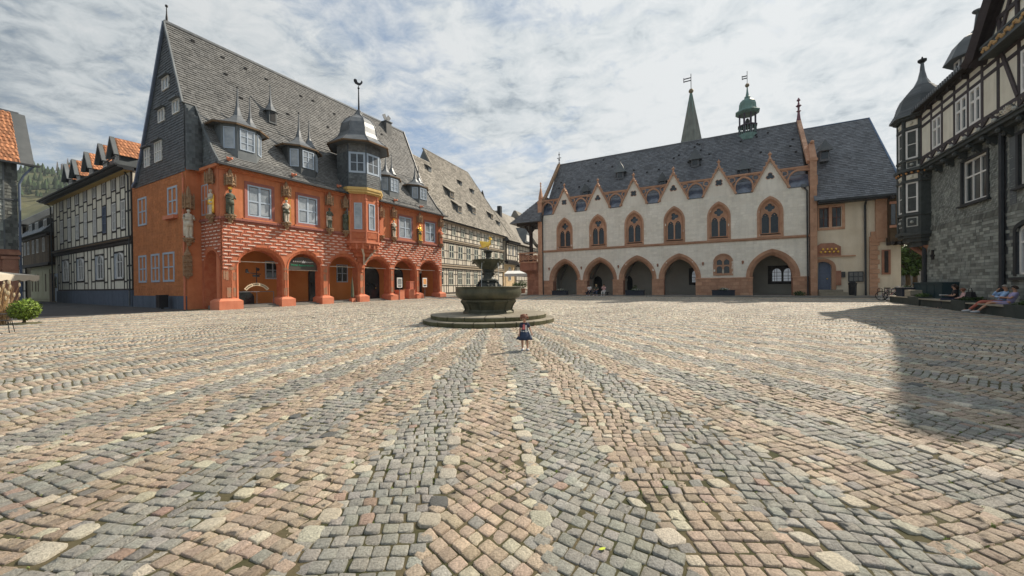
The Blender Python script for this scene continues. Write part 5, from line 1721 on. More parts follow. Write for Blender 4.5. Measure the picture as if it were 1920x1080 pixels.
MB().lathe([(.95, 17.2), (.95, 17.9), (.88, 17.9)], 8, 0, 0, pi / 8).build('drum', m_copper, t)
MB().lathe([(.90, 18.75), (.98, 18.8), (.98, 18.9), (.86, 18.92)], 8, 0, 0, pi / 8).build('gallery_band', m_lan, t)
m = MB()
for k in range(24):
    a = 2 * pi * k / 24
    m.tube([(.84 * cos(a), .84 * sin(a), 17.9), (.84 * cos(a), .84 * sin(a), 18.8)], .03, 4)
m.build('baluster', m_copper, t)
MB().lathe([(.95, 20.1), (1.22, 20.3), (1.22, 20.42), (.92, 20.6), (.88, 20.8), (.86, 21.15), (.74, 21.5), (.5, 21.75), (.30, 21.85), (.30, 22.05), (.18, 22.15), (.10, 22.6), (.05, 23.2)], 8, 0, 0, pi / 8).build('cap', m_copper, t)
MB().lathe([(.25, 19.0), (.22, 19.4), (.1, 19.7)], 8).build('bell', m_bronzed, t)
MB().ball((0, 0, 23.35), .22).build('ball', MAT('dull_brass', (.22, .18, .12)), t)
v = MB().tube([(0, 0, 23.4), (0, 0, 24.9)], .03)
v.box(-.5, 0, -.02, .02, 24.35, 24.45).box(-.5, 0, -.02, .02, 24.1, 24.2).box(-.5, -.44, -.02, .02, 24.05, 24.5)
v.build('flag_vane', m_iron, t)

# ================================================================ TOWN HALL ANNEX
N_ = thing('town_hall_annex', 'cream town hall annex with dark slate hipped roof and overhanging timber oriel', 'building', (RX, RY0, 0), RA)
AX0, AX1 = XR + .6, 36.9
door_o = arch(31.75, .62, -.2, 2.9, 3.45, 6)
MB().panel(rect(AX0, AX1, -.3, 8.9), [door_o, rect(30.9 + .55, 33.05, 6.55, 8.3)], .15, .6).build('front_wall', m_stucco, N_)
MB().box(AX0, 36.88, .6, 10.5, -.3, 8.9).build('core_wall', m_stucco, N_)
w_ = MB().panel(rect(31.4, 33.3, 6.3, 8.55), [rect(31.5, 32.2, 6.5, 8.3), rect(32.4, 33.1, 6.5, 8.3)], .08, .3).build('window_surround', m_sand, N_)
for x in (31.5, 32.4):
    window(N_, x, .2, 6.5, .70, 1.8, MAT('dark_red_frame', (.14, .06, .045), rough=.7), m_glass, 2, 2, fw=.06, bar=.04)
MB().band(off(door_o, .28), door_o, .0, .3, yb=.1).build('door_surround', m_sand, N_)
dd = MB().panel(door_o, [], .4, .5).build('door', m_wdark, N_)
MB().ball((32.1, .36, 1.9), .06).build('handle', m_gold, dd)
rp_ = MB().panel([(31.35, 3.95), (33.0, 3.95), (33.0, 4.75), (32.5, 5.1), (31.6, 5.1), (31.35, 4.9)], [], .0, .18)
for k in range(9):
    rp_.ball((31.6 + .15 * k, -.03, 4.3 + .25 * (k % 2)), .1, 6, 4, mi=1)
rp_.build('heraldic_relief', [m_sandd, m_gold], N_)
MB().box(31.3, 34.0, -.02, .15, 3.85, 3.95).build('relief_sill', m_sand, N_)
MB().box(32.65, 33.0, -.05, .2, 1.3, 2.6).build('door_bracket', m_sandd, N_)
m_notice = MAT('notice_case', (.03, .035, .04), (.07, .075, .08), rough=.3, scale=8)
MB().box(32.95, 33.3, .02, .14, 2.0, 2.5).build('notice_case', m_notice, N_)
nb = MB().box(33.5, 34.5, .0, .14, 1.6, 2.5).build('notice_case', m_notice, N_)
for k in range(6):
    MB().box(33.56 + .31 * (k % 3), 33.80 + .31 * (k % 3), -.012, 0, 1.68 + .42 * (k // 3), 2.0 + .42 * (k // 3)).build('paper', MAT('grey_notice', (.10, .11, .11), (.2, .2, .2), scale=20), nb)
for k in range(3):
    MB().box(AX0, 33.6 - .3 * k, -1.4 + .35 * k, .15, .2 + .24 * k, .44 + .24 * k).build('step', m_steps, N_)
qn = MB()
z = .3
k = 0
while z < 5.4:
    MB().box(34.9, 35.42 + (.12 if k % 2 else 0), .0, .2, z, z + .38).build('quoin', m_sand, N_)
    z += .4
    k += 1
MB().box(35.3, 36.1, -.1, .3, 5.3, 8.9).hexa([(35.3, -.1, 8.5), (36.3, -.1, 8.5), (36.3, .2, 8.5), (35.3, .2, 8.5), (35.3, -.4, 8.9), (36.6, -.4, 8.9), (36.6, .2, 8.9), (35.3, .2, 8.9)]).build('corner_pier', m_sand, N_)
MB().box(35.0, 35.9, -.05, .2, 5.0, 5.9).build('corner_pier', m_sand, N_)
MB().box(35.7, 36.25, .06, .2, 2.2, 4.3).build('slit_window', m_sandd, N_)
MB().box(35.86, 36.1, .03, .08, 2.35, 4.2).build('pane', m_timber, N_)
# overhanging timber oriel round the corner
oo = MB().box(36.0, 37.5, -.75, 3, 4.9, 8.7).build('oriel', m_brown, N_)
x = 36.05
while x < 37.2:
    MB().box(x, x + .26, -.82, -.75, 6.3, 8.0).build('oriel_pane', m_glassc if int(x * 10) % 3 else m_glass, oo)
    MB().box(x + .27, x + .36, -.85, -.75, 6.2, 8.1).build('oriel_post', m_brown, oo)
    x += .38
MB().box(35.95, 37.55, -.87, -.75, 6.05, 6.25).box(35.95, 37.55, -.87, -.75, 8.0, 8.2).build('oriel_rail', m_sandd, oo)
m = MB()
for k in range(4):
    m.box(36.0 + .4 * k, 36.2 + .4 * k, -.95, .3, 4.65, 4.9).box(36.0 + .4 * k, 36.2 + .4 * k, -1.1, 0, 8.4, 8.7)
m.build('joist_end', m_timber, N_)
# slate roof with hip
AY, AZ = 6.2, 17.6
MB().add([(AX0 - .3, -.7, 8.85), (37.0, -.7, 8.85), (36.4, AY, AZ), (AX0 - .3, AY, AZ), (37.0, 12, 8.85), (AX0 - .3, 12, 8.85)], [(0, 1, 2, 3), (1, 4, 2), (2, 4, 5, 3)]).build('roof_deck', m_slated, N_)
sl2 = Vector((0, AY + .7, AZ - 8.85)).normalized()
L_ = hypot(AY + .7, AZ - 8.85)
cover('roof_slates', m_slateb, N_, (0, -.72, 8.9), (1, 0, 0), sl2, (0, -sl2.z, sl2.y), [(AX0 - .3, 0), (37.0, 0), (36.4, L_), (AX0 - .3, L_)], .24, .3, th=.03, rowj=.06)
MB().tube([(AX0 - .3, AY, AZ + .05), (36.4, AY, AZ + .05), (37.0, -.7, 9.0)], .09, 5).build('ridge_cap', MAT('blue_lead', (.10, .16, .26), rough=.5), N_)
MB().box(AX0, 37.0, -.85, -.7, 8.72, 8.9).box(AX0, 36.9, -.7, .2, 8.6, 8.72).build('gutter', m_gutter, N_)
MB().tube([(34.55, -.75, 8.7), (34.62, .02, 8.2), (34.65, .02, .3)], .08).build('drainpipe', m_gutter, N_)
d = MB().box(31.9, 32.6, 2.0, 3.4, 13.0, 14.1).build('roof_dormer', m_slateb, N_)
MB().add([(31.65, 1.6, 13.9), (32.85, 1.6, 13.9), (32.25, 1.8, 15.0), (32.85, 3.6, 14.3), (31.65, 3.6, 14.3)], [(0, 1, 2), (1, 3, 2), (0, 2, 4)]).build('hood', m_slated, d)
MB().box(32.0, 32.5, 1.97, 2.0, 13.2, 13.9).build('pane', m_glassd, d)
p_ = RM @ Vector((33.65, -.55, 0))
t = thing('litter_bin', 'tall dark grey bin under the notice case of the annex', 'litter bin', (p_.x, p_.y, gz(p_.x, p_.y)), RA)
MB().lathe([(.26, 0), (.28, 1.1), (.30, 1.12), (.30, 1.25), (.15, 1.4)], 10).build('body', m_iron, t)
MB().box(-.16, .16, -.31, -.27, .95, 1.1).build('slot', m_deck, t)

# ================================================================ SLATE AND TIMBER HOUSE on the right
SA = radians(-119)
S = thing('ornate_slate_house', 'tall slate hung house with carved dark timber upper floor and onion roofed corner turret', 'building', (23.2, 18.5, 0), SA)
SM = Matrix.Translation((23.2, 18.5, 0)) @ Matrix.Rotation(SA, 4, 'Z')
SX0, SX1 = -6.6, 9.2
win_s = [rect(-2.06, .12, 5.68, 7.9), rect(2.36, 4.5, 5.7, 7.9), rect(5.6, 7.6, 5.7, 7.9)]
win_l = [arch(3.15, .95, 1.78, 3.75, 4.02, 6), arch(6.6, .95, 1.78, 3.75, 4.02, 6)]
MB().panel(rect(SX0, SX1, -.3, 8.6), win_s + win_l, 0, .4).build('slate_wall', m_slated, S)
MB().box(SX0, SX1, .4, 9, -.3, 12.0).build('core_wall', m_slated, S)
hh = [[(x - .18 * (1 if i in (0, 3) else -1), z - .14 * (1 if i < 2 else -1)) for i, (x, z) in enumerate(h)] for h in win_s] + [off(h, .18) for h in win_l]
pipes = [rect(1.28, 1.56, 0, 8.6)]
cover('wall_slates', m_slatew, S, (0, 0, 0), (1, 0, 0), (0, 0, 1), (0, -1, 0), rect(SX0, SX1, .3, 4.62), .155, .40, th=.03, jit=.4, single=290, holes=hh + pipes, gap=.014)
cover('wall_slates', m_slatew, S, (0, 0, 0), (1, 0, 0), (0, 0, 1), (0, -1, 0), rect(SX0, SX1, 4.92, 8.55), .105, .13, th=.03, jit=.2, holes=hh + pipes, rowj=.1, tilt=.1)
bd = MB()
x = SX0
while x < SX1:
    if not 1.25 < x < 1.5:
        bd.hexa([(x, -.05, 4.64), (x + .12, -.03, 4.64), (x + .12, 0, 4.64), (x, 0, 4.64), (x + .14, -.05, 4.9), (x + .26, -.03, 4.9), (x + .26, 0, 4.9), (x + .14, 0, 4.9)])
    x += .155
bd.build('slanted_slate_band', m_slatew, S, kind='stuff')
for h in win_s:
    (a, z0), (b, _), (_, z1) = h[0], h[1], h[2]
    window(S, a, .06, z0, b - a, z1 - z0, m_white, m_glassd, 3, 2, fw=.09, bar=.08, dep=.1, rowh=(.62, .38))
    MB().band([(a - .16, z0 - .1), (b + .16, z0 - .1), (b + .16, z1 + .1), (a - .16, z1 + .1)], h, -.06, .1, closed=True).build('window_surround', m_gutter, S)
    MB().box(a - .3, b + .3, -.16, 0, z0 - .18, z0 - .10).build('window_sill', m_gutter, S)
for h in win_l:
    a, b = h[0][0], h[-1][0]
    ii = [((x - (a + b) / 2) * .86 + (a + b) / 2, 1.78 + .12 + (z - 1.78) * .90) for x, z in h]
    w = MB().band(h, ii, .05, .16).box(a, b, .05, .16, 1.78, 1.92).build('window', m_white, S)
    MB().panel(ii, [], .12, .13).build('pane', m_glass, w)
    MB().box((a + b) / 2 - .04, (a + b) / 2 + .04, .06, .12, 1.9, 3.95).box(a + .1, b - .1, .06, .12, 3.2, 3.28).build('glazing_bar', m_white, w)
    MB().band(off(h, .18), h, -.06, .1).build('window_surround', m_gutter, S)
    MB().box(a - .3, b + .3, -.16, 0, 1.6, 1.72).build('window_sill', m_gutter, S)
MB().tube([(1.42, -.12, 8.6), (1.42, -.12, 1.2)], .10, 8).tube([(1.42, -.12, 1.3), (1.42, -.12, .1)], .13, 8).build('drainpipe', m_gutter, S)
MB().tube([(-6.15, -.12, 11.9), (-6.15, -.14, 8.5), (-6.15, -.12, 8.2), (-6.15, -.12, .1)], .11, 8).build('drainpipe', m_gutter, S)
MB().box(1.75, 2.2, -.03, .0, 4.95, 8.5).build('slate_pilaster', m_slated, S)
# plaque-like patches left out: iron wall anchor
MB().box(-5.45, -5.15, -.06, 0, 2.9, 3.5).box(-5.6, -5.0, -.06, 0, 3.1, 3.2).build('wall_anchor', m_iron, S)
# jettied timber storey
UY = -.42
MB().box(SX0 + .3, SX1, UY + .06, .5, 8.62, 12.0).build('upper_core_wall', m_infill, S)
px_ = [-5.5, -4.2, -2.95, -1.66, -.38, .80, 1.98, 3.35, 4.6, 5.9, 7.2, 8.5]
wn = {1: (9.42, 11.1), 3: (9.3, 11.0), 4: (9.3, 10.95), 7: (9.3, 10.95), 9: (9.3, 10.95)}
bays = []
for k in range(len(px_) - 1):
    a, b = px_[k], px_[k + 1]
    cuts = [9.2, 11.12, 11.55]
    wins = []
    if k in wn:
        wins = [(9.2, 11.12)]
    bays.append((a, b, cuts, wins))
timbering(S, UY, 8.72, 12.0, bays, m_timberp, m_infill, tw=.17)
for k, (z0, z1) in wn.items():
    a, b = px_[k], px_[k + 1]
    window(S, a + .10, UY - .05, 9.28, b - a - .2, 1.76, m_white, m_glass, 2, 2, fw=.12, bar=.12, dep=.1, rowh=(.66, .34))
# crossed braces under the windows, carved panel
for k in range(len(px_) - 1):
    a, b = px_[k], px_[k + 1]
    if k == 6:
        m = MB().panel(arch((a + b) / 2, .5, 8.78, 8.8, 9.18, 8), [], UY - .08, UY)
        for q in range(9):
            an = pi * (q + .5) / 9
            m.beam(((a + b) / 2, UY - .1, 8.8), ((a + b) / 2 - .45 * cos(an), UY - .1, 8.8 + .34 * sin(an)), .035, .04, up=(0, 1, 0), mi=1)
        for q in range(8):
            m.ball((a + .2 + q * .15, UY - .12, 8.95 + .08 * sin(q * 2)), .05, 5, 4, mi=1)
        m.build('carved_fan', [m_sdark, m_stat], S)
        continue
    m = (a + b) / 2
    for s_ in (0, 1):
        x0, x1 = (a, m) if s_ == 0 else (m, b)
        MB().beam((x0, UY - .05, 8.8 if s_ == 0 else 9.2), (x1, UY - .05, 9.2 if s_ == 0 else 8.8), .13, .09, up=(0, 1, 0)).build('brace', m_timberp, S)
MB().beam((3.3, UY - .05, 9.3), (2.1, UY - .05, 12.0), .17, .09, up=(0, 1, 0)).build('brace', m_timberp, S)
# moulded jetty with consoles
MB().box(SX0 + .4, SX1, -.52, .1, 8.5, 8.68).box(SX0 + .4, SX1, -.34, .1, 8.36, 8.5).box(SX0 + .4, SX1, -.60, .1, 8.66, 8.72).build('jetty_beam', m_sdark, S)
for x in px_:
    m = MB()
    m.hexa([(x - .1, -.1, 7.95), (x + .1, -.1, 7.95), (x + .1, 0, 7.95), (x - .1, 0, 7.95), (x - .1, -.52, 8.45), (x + .1, -.52, 8.45), (x + .1, 0, 8.45), (x - .1, 0, 8.45)])
    m.ball((x, -.45, 8.3), .12, 6, 4).ball((x, -.28, 8.1), .09, 6, 4)
    m.ball((x, -.58, 8.78), .10, 6, 4, mi=1)
    m.build('console', [m_sdark, m_orn], S)
# eaves
MB().box(SX0 + .5, 1.1, -.9, .2, 12.05, 12.2).box(SX0 + .5, 1.1, -.62, .2, 11.95, 12.05).build('eaves_board', m_timber, S)
for k in range(29):
    x = SX0 + .7 + k * .24
    MB().box(x, x + .12, -.98, -.88, 12.05, 12.26).build('dentil', m_lead, S)
for x in px_[:5]:
    MB().ball((x, UY - .2, 11.9), .12, 6, 4).box(x - .08, x + .08, UY - .3, UY, 11.75, 12.0).build('carved_head', m_timber, S)
sl3 = Vector((0, 5.0, 4.6)).normalized()
L_ = hypot(5.0, 4.6)
MB().hexa([(SX0, -.9, 12.2), (SX1, -.9, 12.2), (SX1, 9, 12.2), (SX0, 9, 12.2), (SX0 + 1.5, 4.1, 16.8), (SX1, 4.1, 16.8), (SX1, 4.4, 16.8), (SX0 + 1.5, 4.4, 16.8)]).build('roof_deck', m_slated, S)
cover('roof_slates', m_slated, S, (0, -.92, 12.22), (1, 0, 0), sl3, (0, -sl3.z, sl3.y), rect(SX0 + 1, SX1, 0, L_), .2, .28, th=.03)
# broad front gable
GXc, GZa, GW = 5.3, 17.2, 4.0
gf = MB().panel([(GXc - GW + .5, 12.0), (GXc + GW - .5, 12.0), (GXc, GZa - .5)], [], UY - .25, .5).build('gable_wall', m_infill, S)
MB().hexa([(GXc - GW, -.6, 12.0), (GXc + GW, -.6, 12.0), (GXc + GW, 5, 12.0), (GXc - GW, 5, 12.0), (GXc - .1, -.6, GZa), (GXc + .1, -.6, GZa), (GXc + .1, 5, GZa), (GXc - .1, 5, GZa)]).build('gable_roof', m_slated, S)
MB().hexa([(4.9, -.45, 12.0), (13.5, -.45, 12.0), (13.5, 5, 12.0), (4.9, 5, 12.0), (4.5, -.2, 17.2), (13.2, -.2, 17.2), (13.2, 1.6, 17.2), (4.5, 1.6, 17.2)]).build('added_shadow_roof', m_slated, S)  # added block out of view, shaped to cast shadow over the right-hand paving
for s_ in (-1, 1):
    MB().beam((GXc + s_ * (GW + .3), -.62, 11.75), (GXc, -.62, GZa + .02), .30, .75, up=(0, 1, 0)).build('barge_soffit', m_timberp, S)
    MB().tube([(GXc + s_ * (GW + .5), -1.0, 11.9), (GXc + s_ * (GW + .05), -.95, 12.05), (GXc + s_ * (GW * .55), -.95, 12.0 + (GZa - 12) * .45), (GXc, -.95, GZa + .15)], [.2, .26, .26, .26], 4).build('barge_board', m_timberp, S)
for (x0, z0, x1, z1) in ((1.6, 13.0, 7.2, 13.0), (2.4, 14.1, 6.4, 14.1), (2.9, 12.1, 2.9, 15.6), (4.4, 12.1, 4.4, 16.6), (6.0, 12.1, 6.0, 15.6), (1.8, 12.1, 2.8, 14.0), (3.9, 12.1, 3.1, 14.0), (3.9, 14.1, 3.1, 15.4), (1.75, 12.1, 1.75, 13.1)):
    MB().beam((x0 + .9, UY - .28, z0), (x1 + .9, UY - .28, z1), .17, .09, up=(0, 1, 0)).build('gable_timber', m_timberp, S)
g = MB().box(2.0, 8.5, -.95, UY, 11.72, 12.1).build('carved_beam', m_sdark, S)
m = MB()
for k in range(60):
    x = 2.1 + k * .105
    m.ball((x, -.97, 11.91 + .09 * sin(k * 1.3)), .075, 5, 4)
m.build('gilded_carving', MAT('worn_gilding', (.40, .24, .10), (.62, .42, .20), rough=.5, scale=12), g)
MB().box(1.9, 8.6, -1.02, UY, 11.60, 11.72).box(1.9, 8.6, -.98, UY, 12.1, 12.2).build('beam_moulding', m_sdark, S)
# turret dormer on the roof
DX, DY = -3.65, 1.2
t_ = MB().lathe([(.85, 12.3), (.85, 14.1)], 8, DX, DY, pi / 8).build('dormer', m_slated, S)
for k in range(3, 8):
    a, b = pi / 8 + 2 * pi * k / 8, pi / 8 + 2 * pi * (k + 1) / 8
    pz, qz = (DX + .85 * cos(a), DY + .85 * sin(a)), (DX + .85 * cos(b), DY + .85 * sin(b))
    win_mesh(t_, lerp2(pz, qz, .1), lerp2(pz, qz, .9), 13.15, 14.0, m_white, m_glass, 1, 2, fw=.08)
bp_ = [(1.32, 14.0), (1.27, 14.12), (1.10, 14.5), (.95, 14.85), (.68, 15.15), (.36, 15.35), (.16, 15.6), (.08, 16.4), (.2, 16.5), (.22, 16.6), (.05, 16.66)]
MB().lathe(bp_, 8, DX, DY, pi / 8).build('bell_roof', m_slated, t_)
# corner turret hanging over the lane
CX, CY, CR = -6.55, -.05, 1.0


def octc(r):
    return [(CX + r / cos(pi / 8) * cos(pi / 8 + 2 * pi * k / 8), CY + r / cos(pi / 8) * sin(pi / 8 + 2 * pi * k / 8)) for k in range(8)]


ct = extrude(MB(), octc(CR), 4.6, 12.0).build('corner_turret', m_sdark, S)
O = octc(CR)
for (i, j) in ((2, 3), (3, 4), (4, 5), (5, 6), (6, 7)):
    p_, q = O[i], O[j]
    for z0, z1 in ((5.95, 7.85), (9.35, 11.15)):
        win_mesh(ct, lerp2(p_, q, .14), lerp2(p_, q, .86), z0, z1, m_white, m_glassc, 1, 2, fw=.09, out=.04)
    a = math.atan2(q[1] - p_[1], q[0] - p_[0])
    for z0, z1, mt_ in ((5.05, 5.65, m_orn), (8.75, 9.2, m_orn), (8.05, 8.35, m_infill), (11.4, 11.75, m_infill)):
        w_ = MB().box(0, .56, -.03, 0, z0, z1).box(.06, .50, -.045, -.03, z0 + .06, z1 - .06, mi=1).ball((.28, -.05, (z0 + z1) / 2), .1, 6, 4)
        w_.build('ornament_panel', [mt_, m_sdark if mt_ is m_orn else mt_], ct, loc=(*lerp2(p_, q, .16), 0), rotz=a)
    MB().tube([(*p_, 4.6), (*p_, 12.0)], .10, 6).ball((*p_, 7.95), .14).ball((*p_, 8.5), .15).ball((*p_, 9.25), .12).build('turret_post', m_sdark, ct)
for r, z0, z1 in ((1.16, 4.5, 4.7), (1.05, 4.35, 4.5), (1.1, 5.75, 5.88), (1.12, 7.85, 7.98), (1.22, 8.55, 8.72), (1.12, 9.2, 9.32), (1.1, 11.2, 11.32), (1.25, 11.85, 12.02), (.85, 4.1, 4.36), (.6, 3.8, 4.1)):
    extrude(MB(), octc(r), z0, z1).build('turret_moulding', m_sdark, ct)
gm_ = MB()
for k in range(26):
    a = 2 * pi * k / 26
    gm_.ball((CX + 1.18 * cos(a), CY + 1.18 * sin(a), 8.44), .07, 5, 4)
gm_.build('gilded_lettering_band', MAT('orange_gilding', (.55, .25, .08), rough=.5), ct)
pr = [(1.55, 12.0), (1.5, 12.12), (1.28, 12.5), (1.18, 12.9), (1.02, 13.3), (.72, 13.7), (.40, 14.1), (.22, 14.5), (.12, 15.0), (.07, 15.6)]
tr = MB().lathe(pr, 8, CX, CY, pi / 8).build('onion_roof', m_slated, ct)
for k in range(8):
    a0, a1 = pi / 8 + 2 * pi * k / 8, pi / 8 + 2 * pi * (k + 1) / 8
    m = MB()
    for (r0, z0), (r1, z1) in zip(pr[1:6], pr[2:7]):
        n_ = 3
        for q in range(n_):
            t0, t1 = q / n_, (q + 1) / n_
            ra, rb_ = r0 + (r1 - r0) * t0 + .025, r0 + (r1 - r0) * t1
            za, zb = z0 + (z1 - z0) * t0, z0 + (z1 - z0) * t1
            m.add([(CX + ra * cos(a0), CY + ra * sin(a0), za), (CX + ra * cos(a1), CY + ra * sin(a1), za), (CX + rb_ * cos(a1), CY + rb_ * sin(a1), zb), (CX + rb_ * cos(a0), CY + rb_ * sin(a0), zb)], [(0, 1, 2, 3)])
    m.build('roof_facet', m_slated, tr)
MB().lathe([(.10, 15.5), (.22, 15.62), (.22, 15.72), (.06, 15.78), (.03, 15.9)], 8, CX, CY).build('turret_finial', m_iron, ct)
MB().lathe([(.25, 3.0), (.35, 3.6), (.6, 3.85)], 6, CX + .3, CY + .3).tube([(CX + .5, .3, 2.2), (CX + .3, 0, 3.2), (CX - .5, -.4, 3.9)], [.12, .14, .16], 6).build('turret_console', m_sandd, ct)
# ================================================================ GROUND
def ground_sheet(name, poly_xy, mat, dz=0.0, parent=None, z2=None):
    me = bpy.data.meshes.new(name)
    me.from_pydata([(x, y, gz(x, y) + dz) for x, y in poly_xy], [], [tuple(range(len(poly_xy)))])
    me.materials.append(mat)
    o = link(me, name, parent, kind='structure')
    return o


m_ground = MAT('distant_ground', (.10, .10, .085), (.16, .155, .13), rough=.95, scale=.2)
m_joints = MAT('sandy_moss_joint', (.035, .042, .014), (.12, .095, .055), rough=.98, scale=2.6, bump=.6, bscale=50)
m_asph = MAT('old_asphalt', (.045, .047, .052), (.075, .077, .08), rough=.9, scale=2, bump=.4, bscale=60)
m_flag = MAT('grey_street_paving', (.15, .145, .13), (.21, .20, .18), rough=.9, scale=.8, bump=.4, bscale=8)
ground_sheet('ground', [(-1500, -300), (1500, -300), (1500, 200), (-1500, 200)], m_ground, -.06)
link(MB().add([(-1500, 200, gz(0, 200) - .06), (1500, 200, gz(0, 200) - .06), (1500, 2500, 1.0), (-1500, 2500, 1.0)], [(0, 1, 2, 3)]).mesh('far_ground', m_ground), 'far_ground', kind='structure')
SQ = ground_sheet('market_square', [(-60, -12), (60, -12), (60, 56), (-60, 56)], m_joints, -.004)
ground_sheet('street', [(-12, 47), (3, 49), (30, 140), (-12, 140)], m_flag, .010)
kx = lambda x, y: tuple((KM @ Vector((x, y, 0))).xy)
ground_sheet('lane', [kx(-1.15, 1.6), kx(-1.15, 40), kx(-26, 60), kx(-26, 1.0), kx(-12, 1.6)], m_asph, .022)

FC = (-.99, 16.03)


VC = (-.99, 22.5)
CB = .0375
PINK, GREY, PALE, DARK = (.42, .345, .272), (.315, .315, .292), (.50, .47, .385), (.12, .13, .13)
ca, sa = cos(KA), sin(KA)


def tr_to_xy(th, t, r):
    """t across a paving band, r from the point the bands fan out of; th is the band's own direction"""
    t = t + .022 * np.sin(r * 2.3 + th * 31) + .016 * np.sin(r * 5.1 - th * 17)
    r = r + .030 * np.sin(t * 3.1 + r * .9 + th * 40)
    a = th + t / r
    return VC[0] + r * np.sin(a), VC[1] - r * np.cos(a)


def keep(X, Y):
    k = (Y > .4) & (np.abs(X) < 1.55 * Y + 5) & (Y < 47) & (np.hypot(X - FC[0], Y - FC[1]) > 2.72)
    lx, ly = (X + 19.47) * ca + (Y - 25.43) * sa, -(X + 19.47) * sa + (Y - 25.43) * ca
    k &= ~(((ly > .9) & (lx > -1.6)) | (ly > 1.9))
    rx, ry = (X - RX) * cos(RA) + (Y - RY0) * sin(RA), -(X - RX) * sin(RA) + (Y - RY0) * cos(RA)
    k &= ~((ry > -1.4) & (rx > 2))
    qx, qy = (X - 23.2) * cos(SA) + (Y - 18.5) * sin(SA), -(X - 23.2) * sin(SA) + (Y - 18.5) * cos(SA)
    return k & ~((qy > .3) & (qx > -7))


T_, R_, HS, HD, AL, TH, CO, BG = [], [], [], [], [], [], [], []


def put(th, t, r, hs, hd, al, col, big):
    X, Y = tr_to_xy(th, t, r)
    k = keep(X, Y)
    n = int(k.sum())
    for L, v in ((T_, t), (R_, r), (HS, hs), (HD, hd)):
        L.append(np.broadcast_to(v, k.shape)[k])
    AL.append(np.full(n, al))
    TH.append(np.full(n, th))
    CO.append(col[k])
    BG.append(np.full(n, big))


PIT = .1045
TH0 = .040
KB = int(pi / CB - .5)
borders = {}
for k in range(-KB, KB + 2):
    rr_, r = [], 1.6 + random.random() * .3
    while r < 44:
        rr_.append(r)
        r += random.choice((.20, .23, .30, .40, .52, .66)) * (1 if r > 9 else 1.2)
    rr_ = np.array(rr_)
    borders[k] = (rr_, rng.uniform(-.03, .03, len(rr_)))
    n = len(rr_)
    u = rng.random(n)
    col = np.where((u < .86)[:, None], np.array(PALE)[None], np.where((u < .96)[:, None], np.array(DARK)[None], np.array(PINK)[None]))
    sc = rng.uniform(.82, 1.12, n)
    put((k - .5) * CB + TH0, borders[k][1], rr_,   .074 * sc, .082 * sc, 0.0, col, 1)
for k in range(-KB, KB + 1):
    th = k * CB + TH0
    al = radians({0: 44, 1: 42, -1: -8, 2: 12, -2: 20, 3: 18, -3: 6}.get(k, random.choice((4, 9, -7, 14, 0, -3))))
    big_n = int(46 / PIT)
    js = np.arange(-20, big_n)
    pts = []
    c_, s__ = cos(al), sin(al)
    half = int(1.6 / PIT / max(.3, abs(c_))) + 4
    for j in range(-10, int(50 / PIT)):
        v = j * PIT
        # cells of this row that can fall in the band: solve t = u c - v s near 0
        u0 = v * s__ / c_
        i0 = int(u0 / PIT)
        ii = np.arange(i0 - half, i0 + half)
        ofs = random.random() * PIT * .5
        w_ = rng.uniform(-.009, .009, len(ii))
        U = ii * PIT + ofs + w_
        t = U * c_ - v * s__
        r = U * s__ + v * c_
        pts.append(np.stack([t, r], 1))
    P_ = np.concatenate(pts)
    ok = (P_[:, 1] > 1.4) & (P_[:, 1] < 45) & (np.abs(P_[:, 0]) < CB * P_[:, 1] / 2 + .030)
    P_ = P_[ok]
    for side, kk in ((-1, k), (1, k + 1)):
        br, bt = borders[kk]
        j = np.searchsorted(br, P_[:, 1]).clip(1, len(br) - 1)
        bad = np.zeros(len(P_), bool)
        for jj in (j - 1, j):
            tb = side * CB * br[jj] / 2 + bt[jj]
            bad |= (np.abs(P_[:, 1] - br[jj]) < .074) & (np.abs(P_[:, 0] - tb) < .066)
        P_ = P_[~bad]
    n = len(P_)
    u = rng.random(n)
    if k % 2 == 0:
        col = np.where((u < .05)[:, None], np.array(GREY)[None], np.where((u < .10)[:, None], np.array(PALE)[None], np.array(PINK)[None]))
    else:
        col = np.where((u < .035)[:, None], np.array((.36, .27, .22))[None], np.array(GREY)[None])
    put(th, P_[:, 0], P_[:, 1], rng.uniform(.0480, .0530, n), rng.uniform(.0492, .0530, n), al, col, 0)
T_, R_, HS, HD, AL, TH, Cc_, Bg = (np.concatenate(a) for a in (T_, R_, HS, HD, AL, TH, CO, BG))
N = len(T_)
val = rng.normal(1, .12, N).clip(.66, 1.35)
tint = rng.normal(0, .020, (N, 3))
wx, wy = tr_to_xy(TH, T_, R_)
val *= 1 + .07 * np.sin(wx * .8 + 1.7 * np.sin(wy * .45)) + .06 * np.sin(wx * 2.3 - wy * 1.9 + 2 * np.sin(wx * .7))
Cc_ = (Cc_ * val[:, None] * (1 + tint)).clip(.02, .8)
cxx, cyy = tr_to_xy(TH, T_, R_)
dist = np.hypot(cxx, cyy)
near = dist < 7.5
# tilt of each stone
tx, ty = rng.normal(0, .05, N), rng.normal(0, .05, N)
odd = rng.random(N) < .07
hz = rng.normal(0, .0032, N) + .006 * Bg - .008 * odd
tx, ty = tx * (1 + 1.6 * odd), ty * (1 + 1.6 * odd)


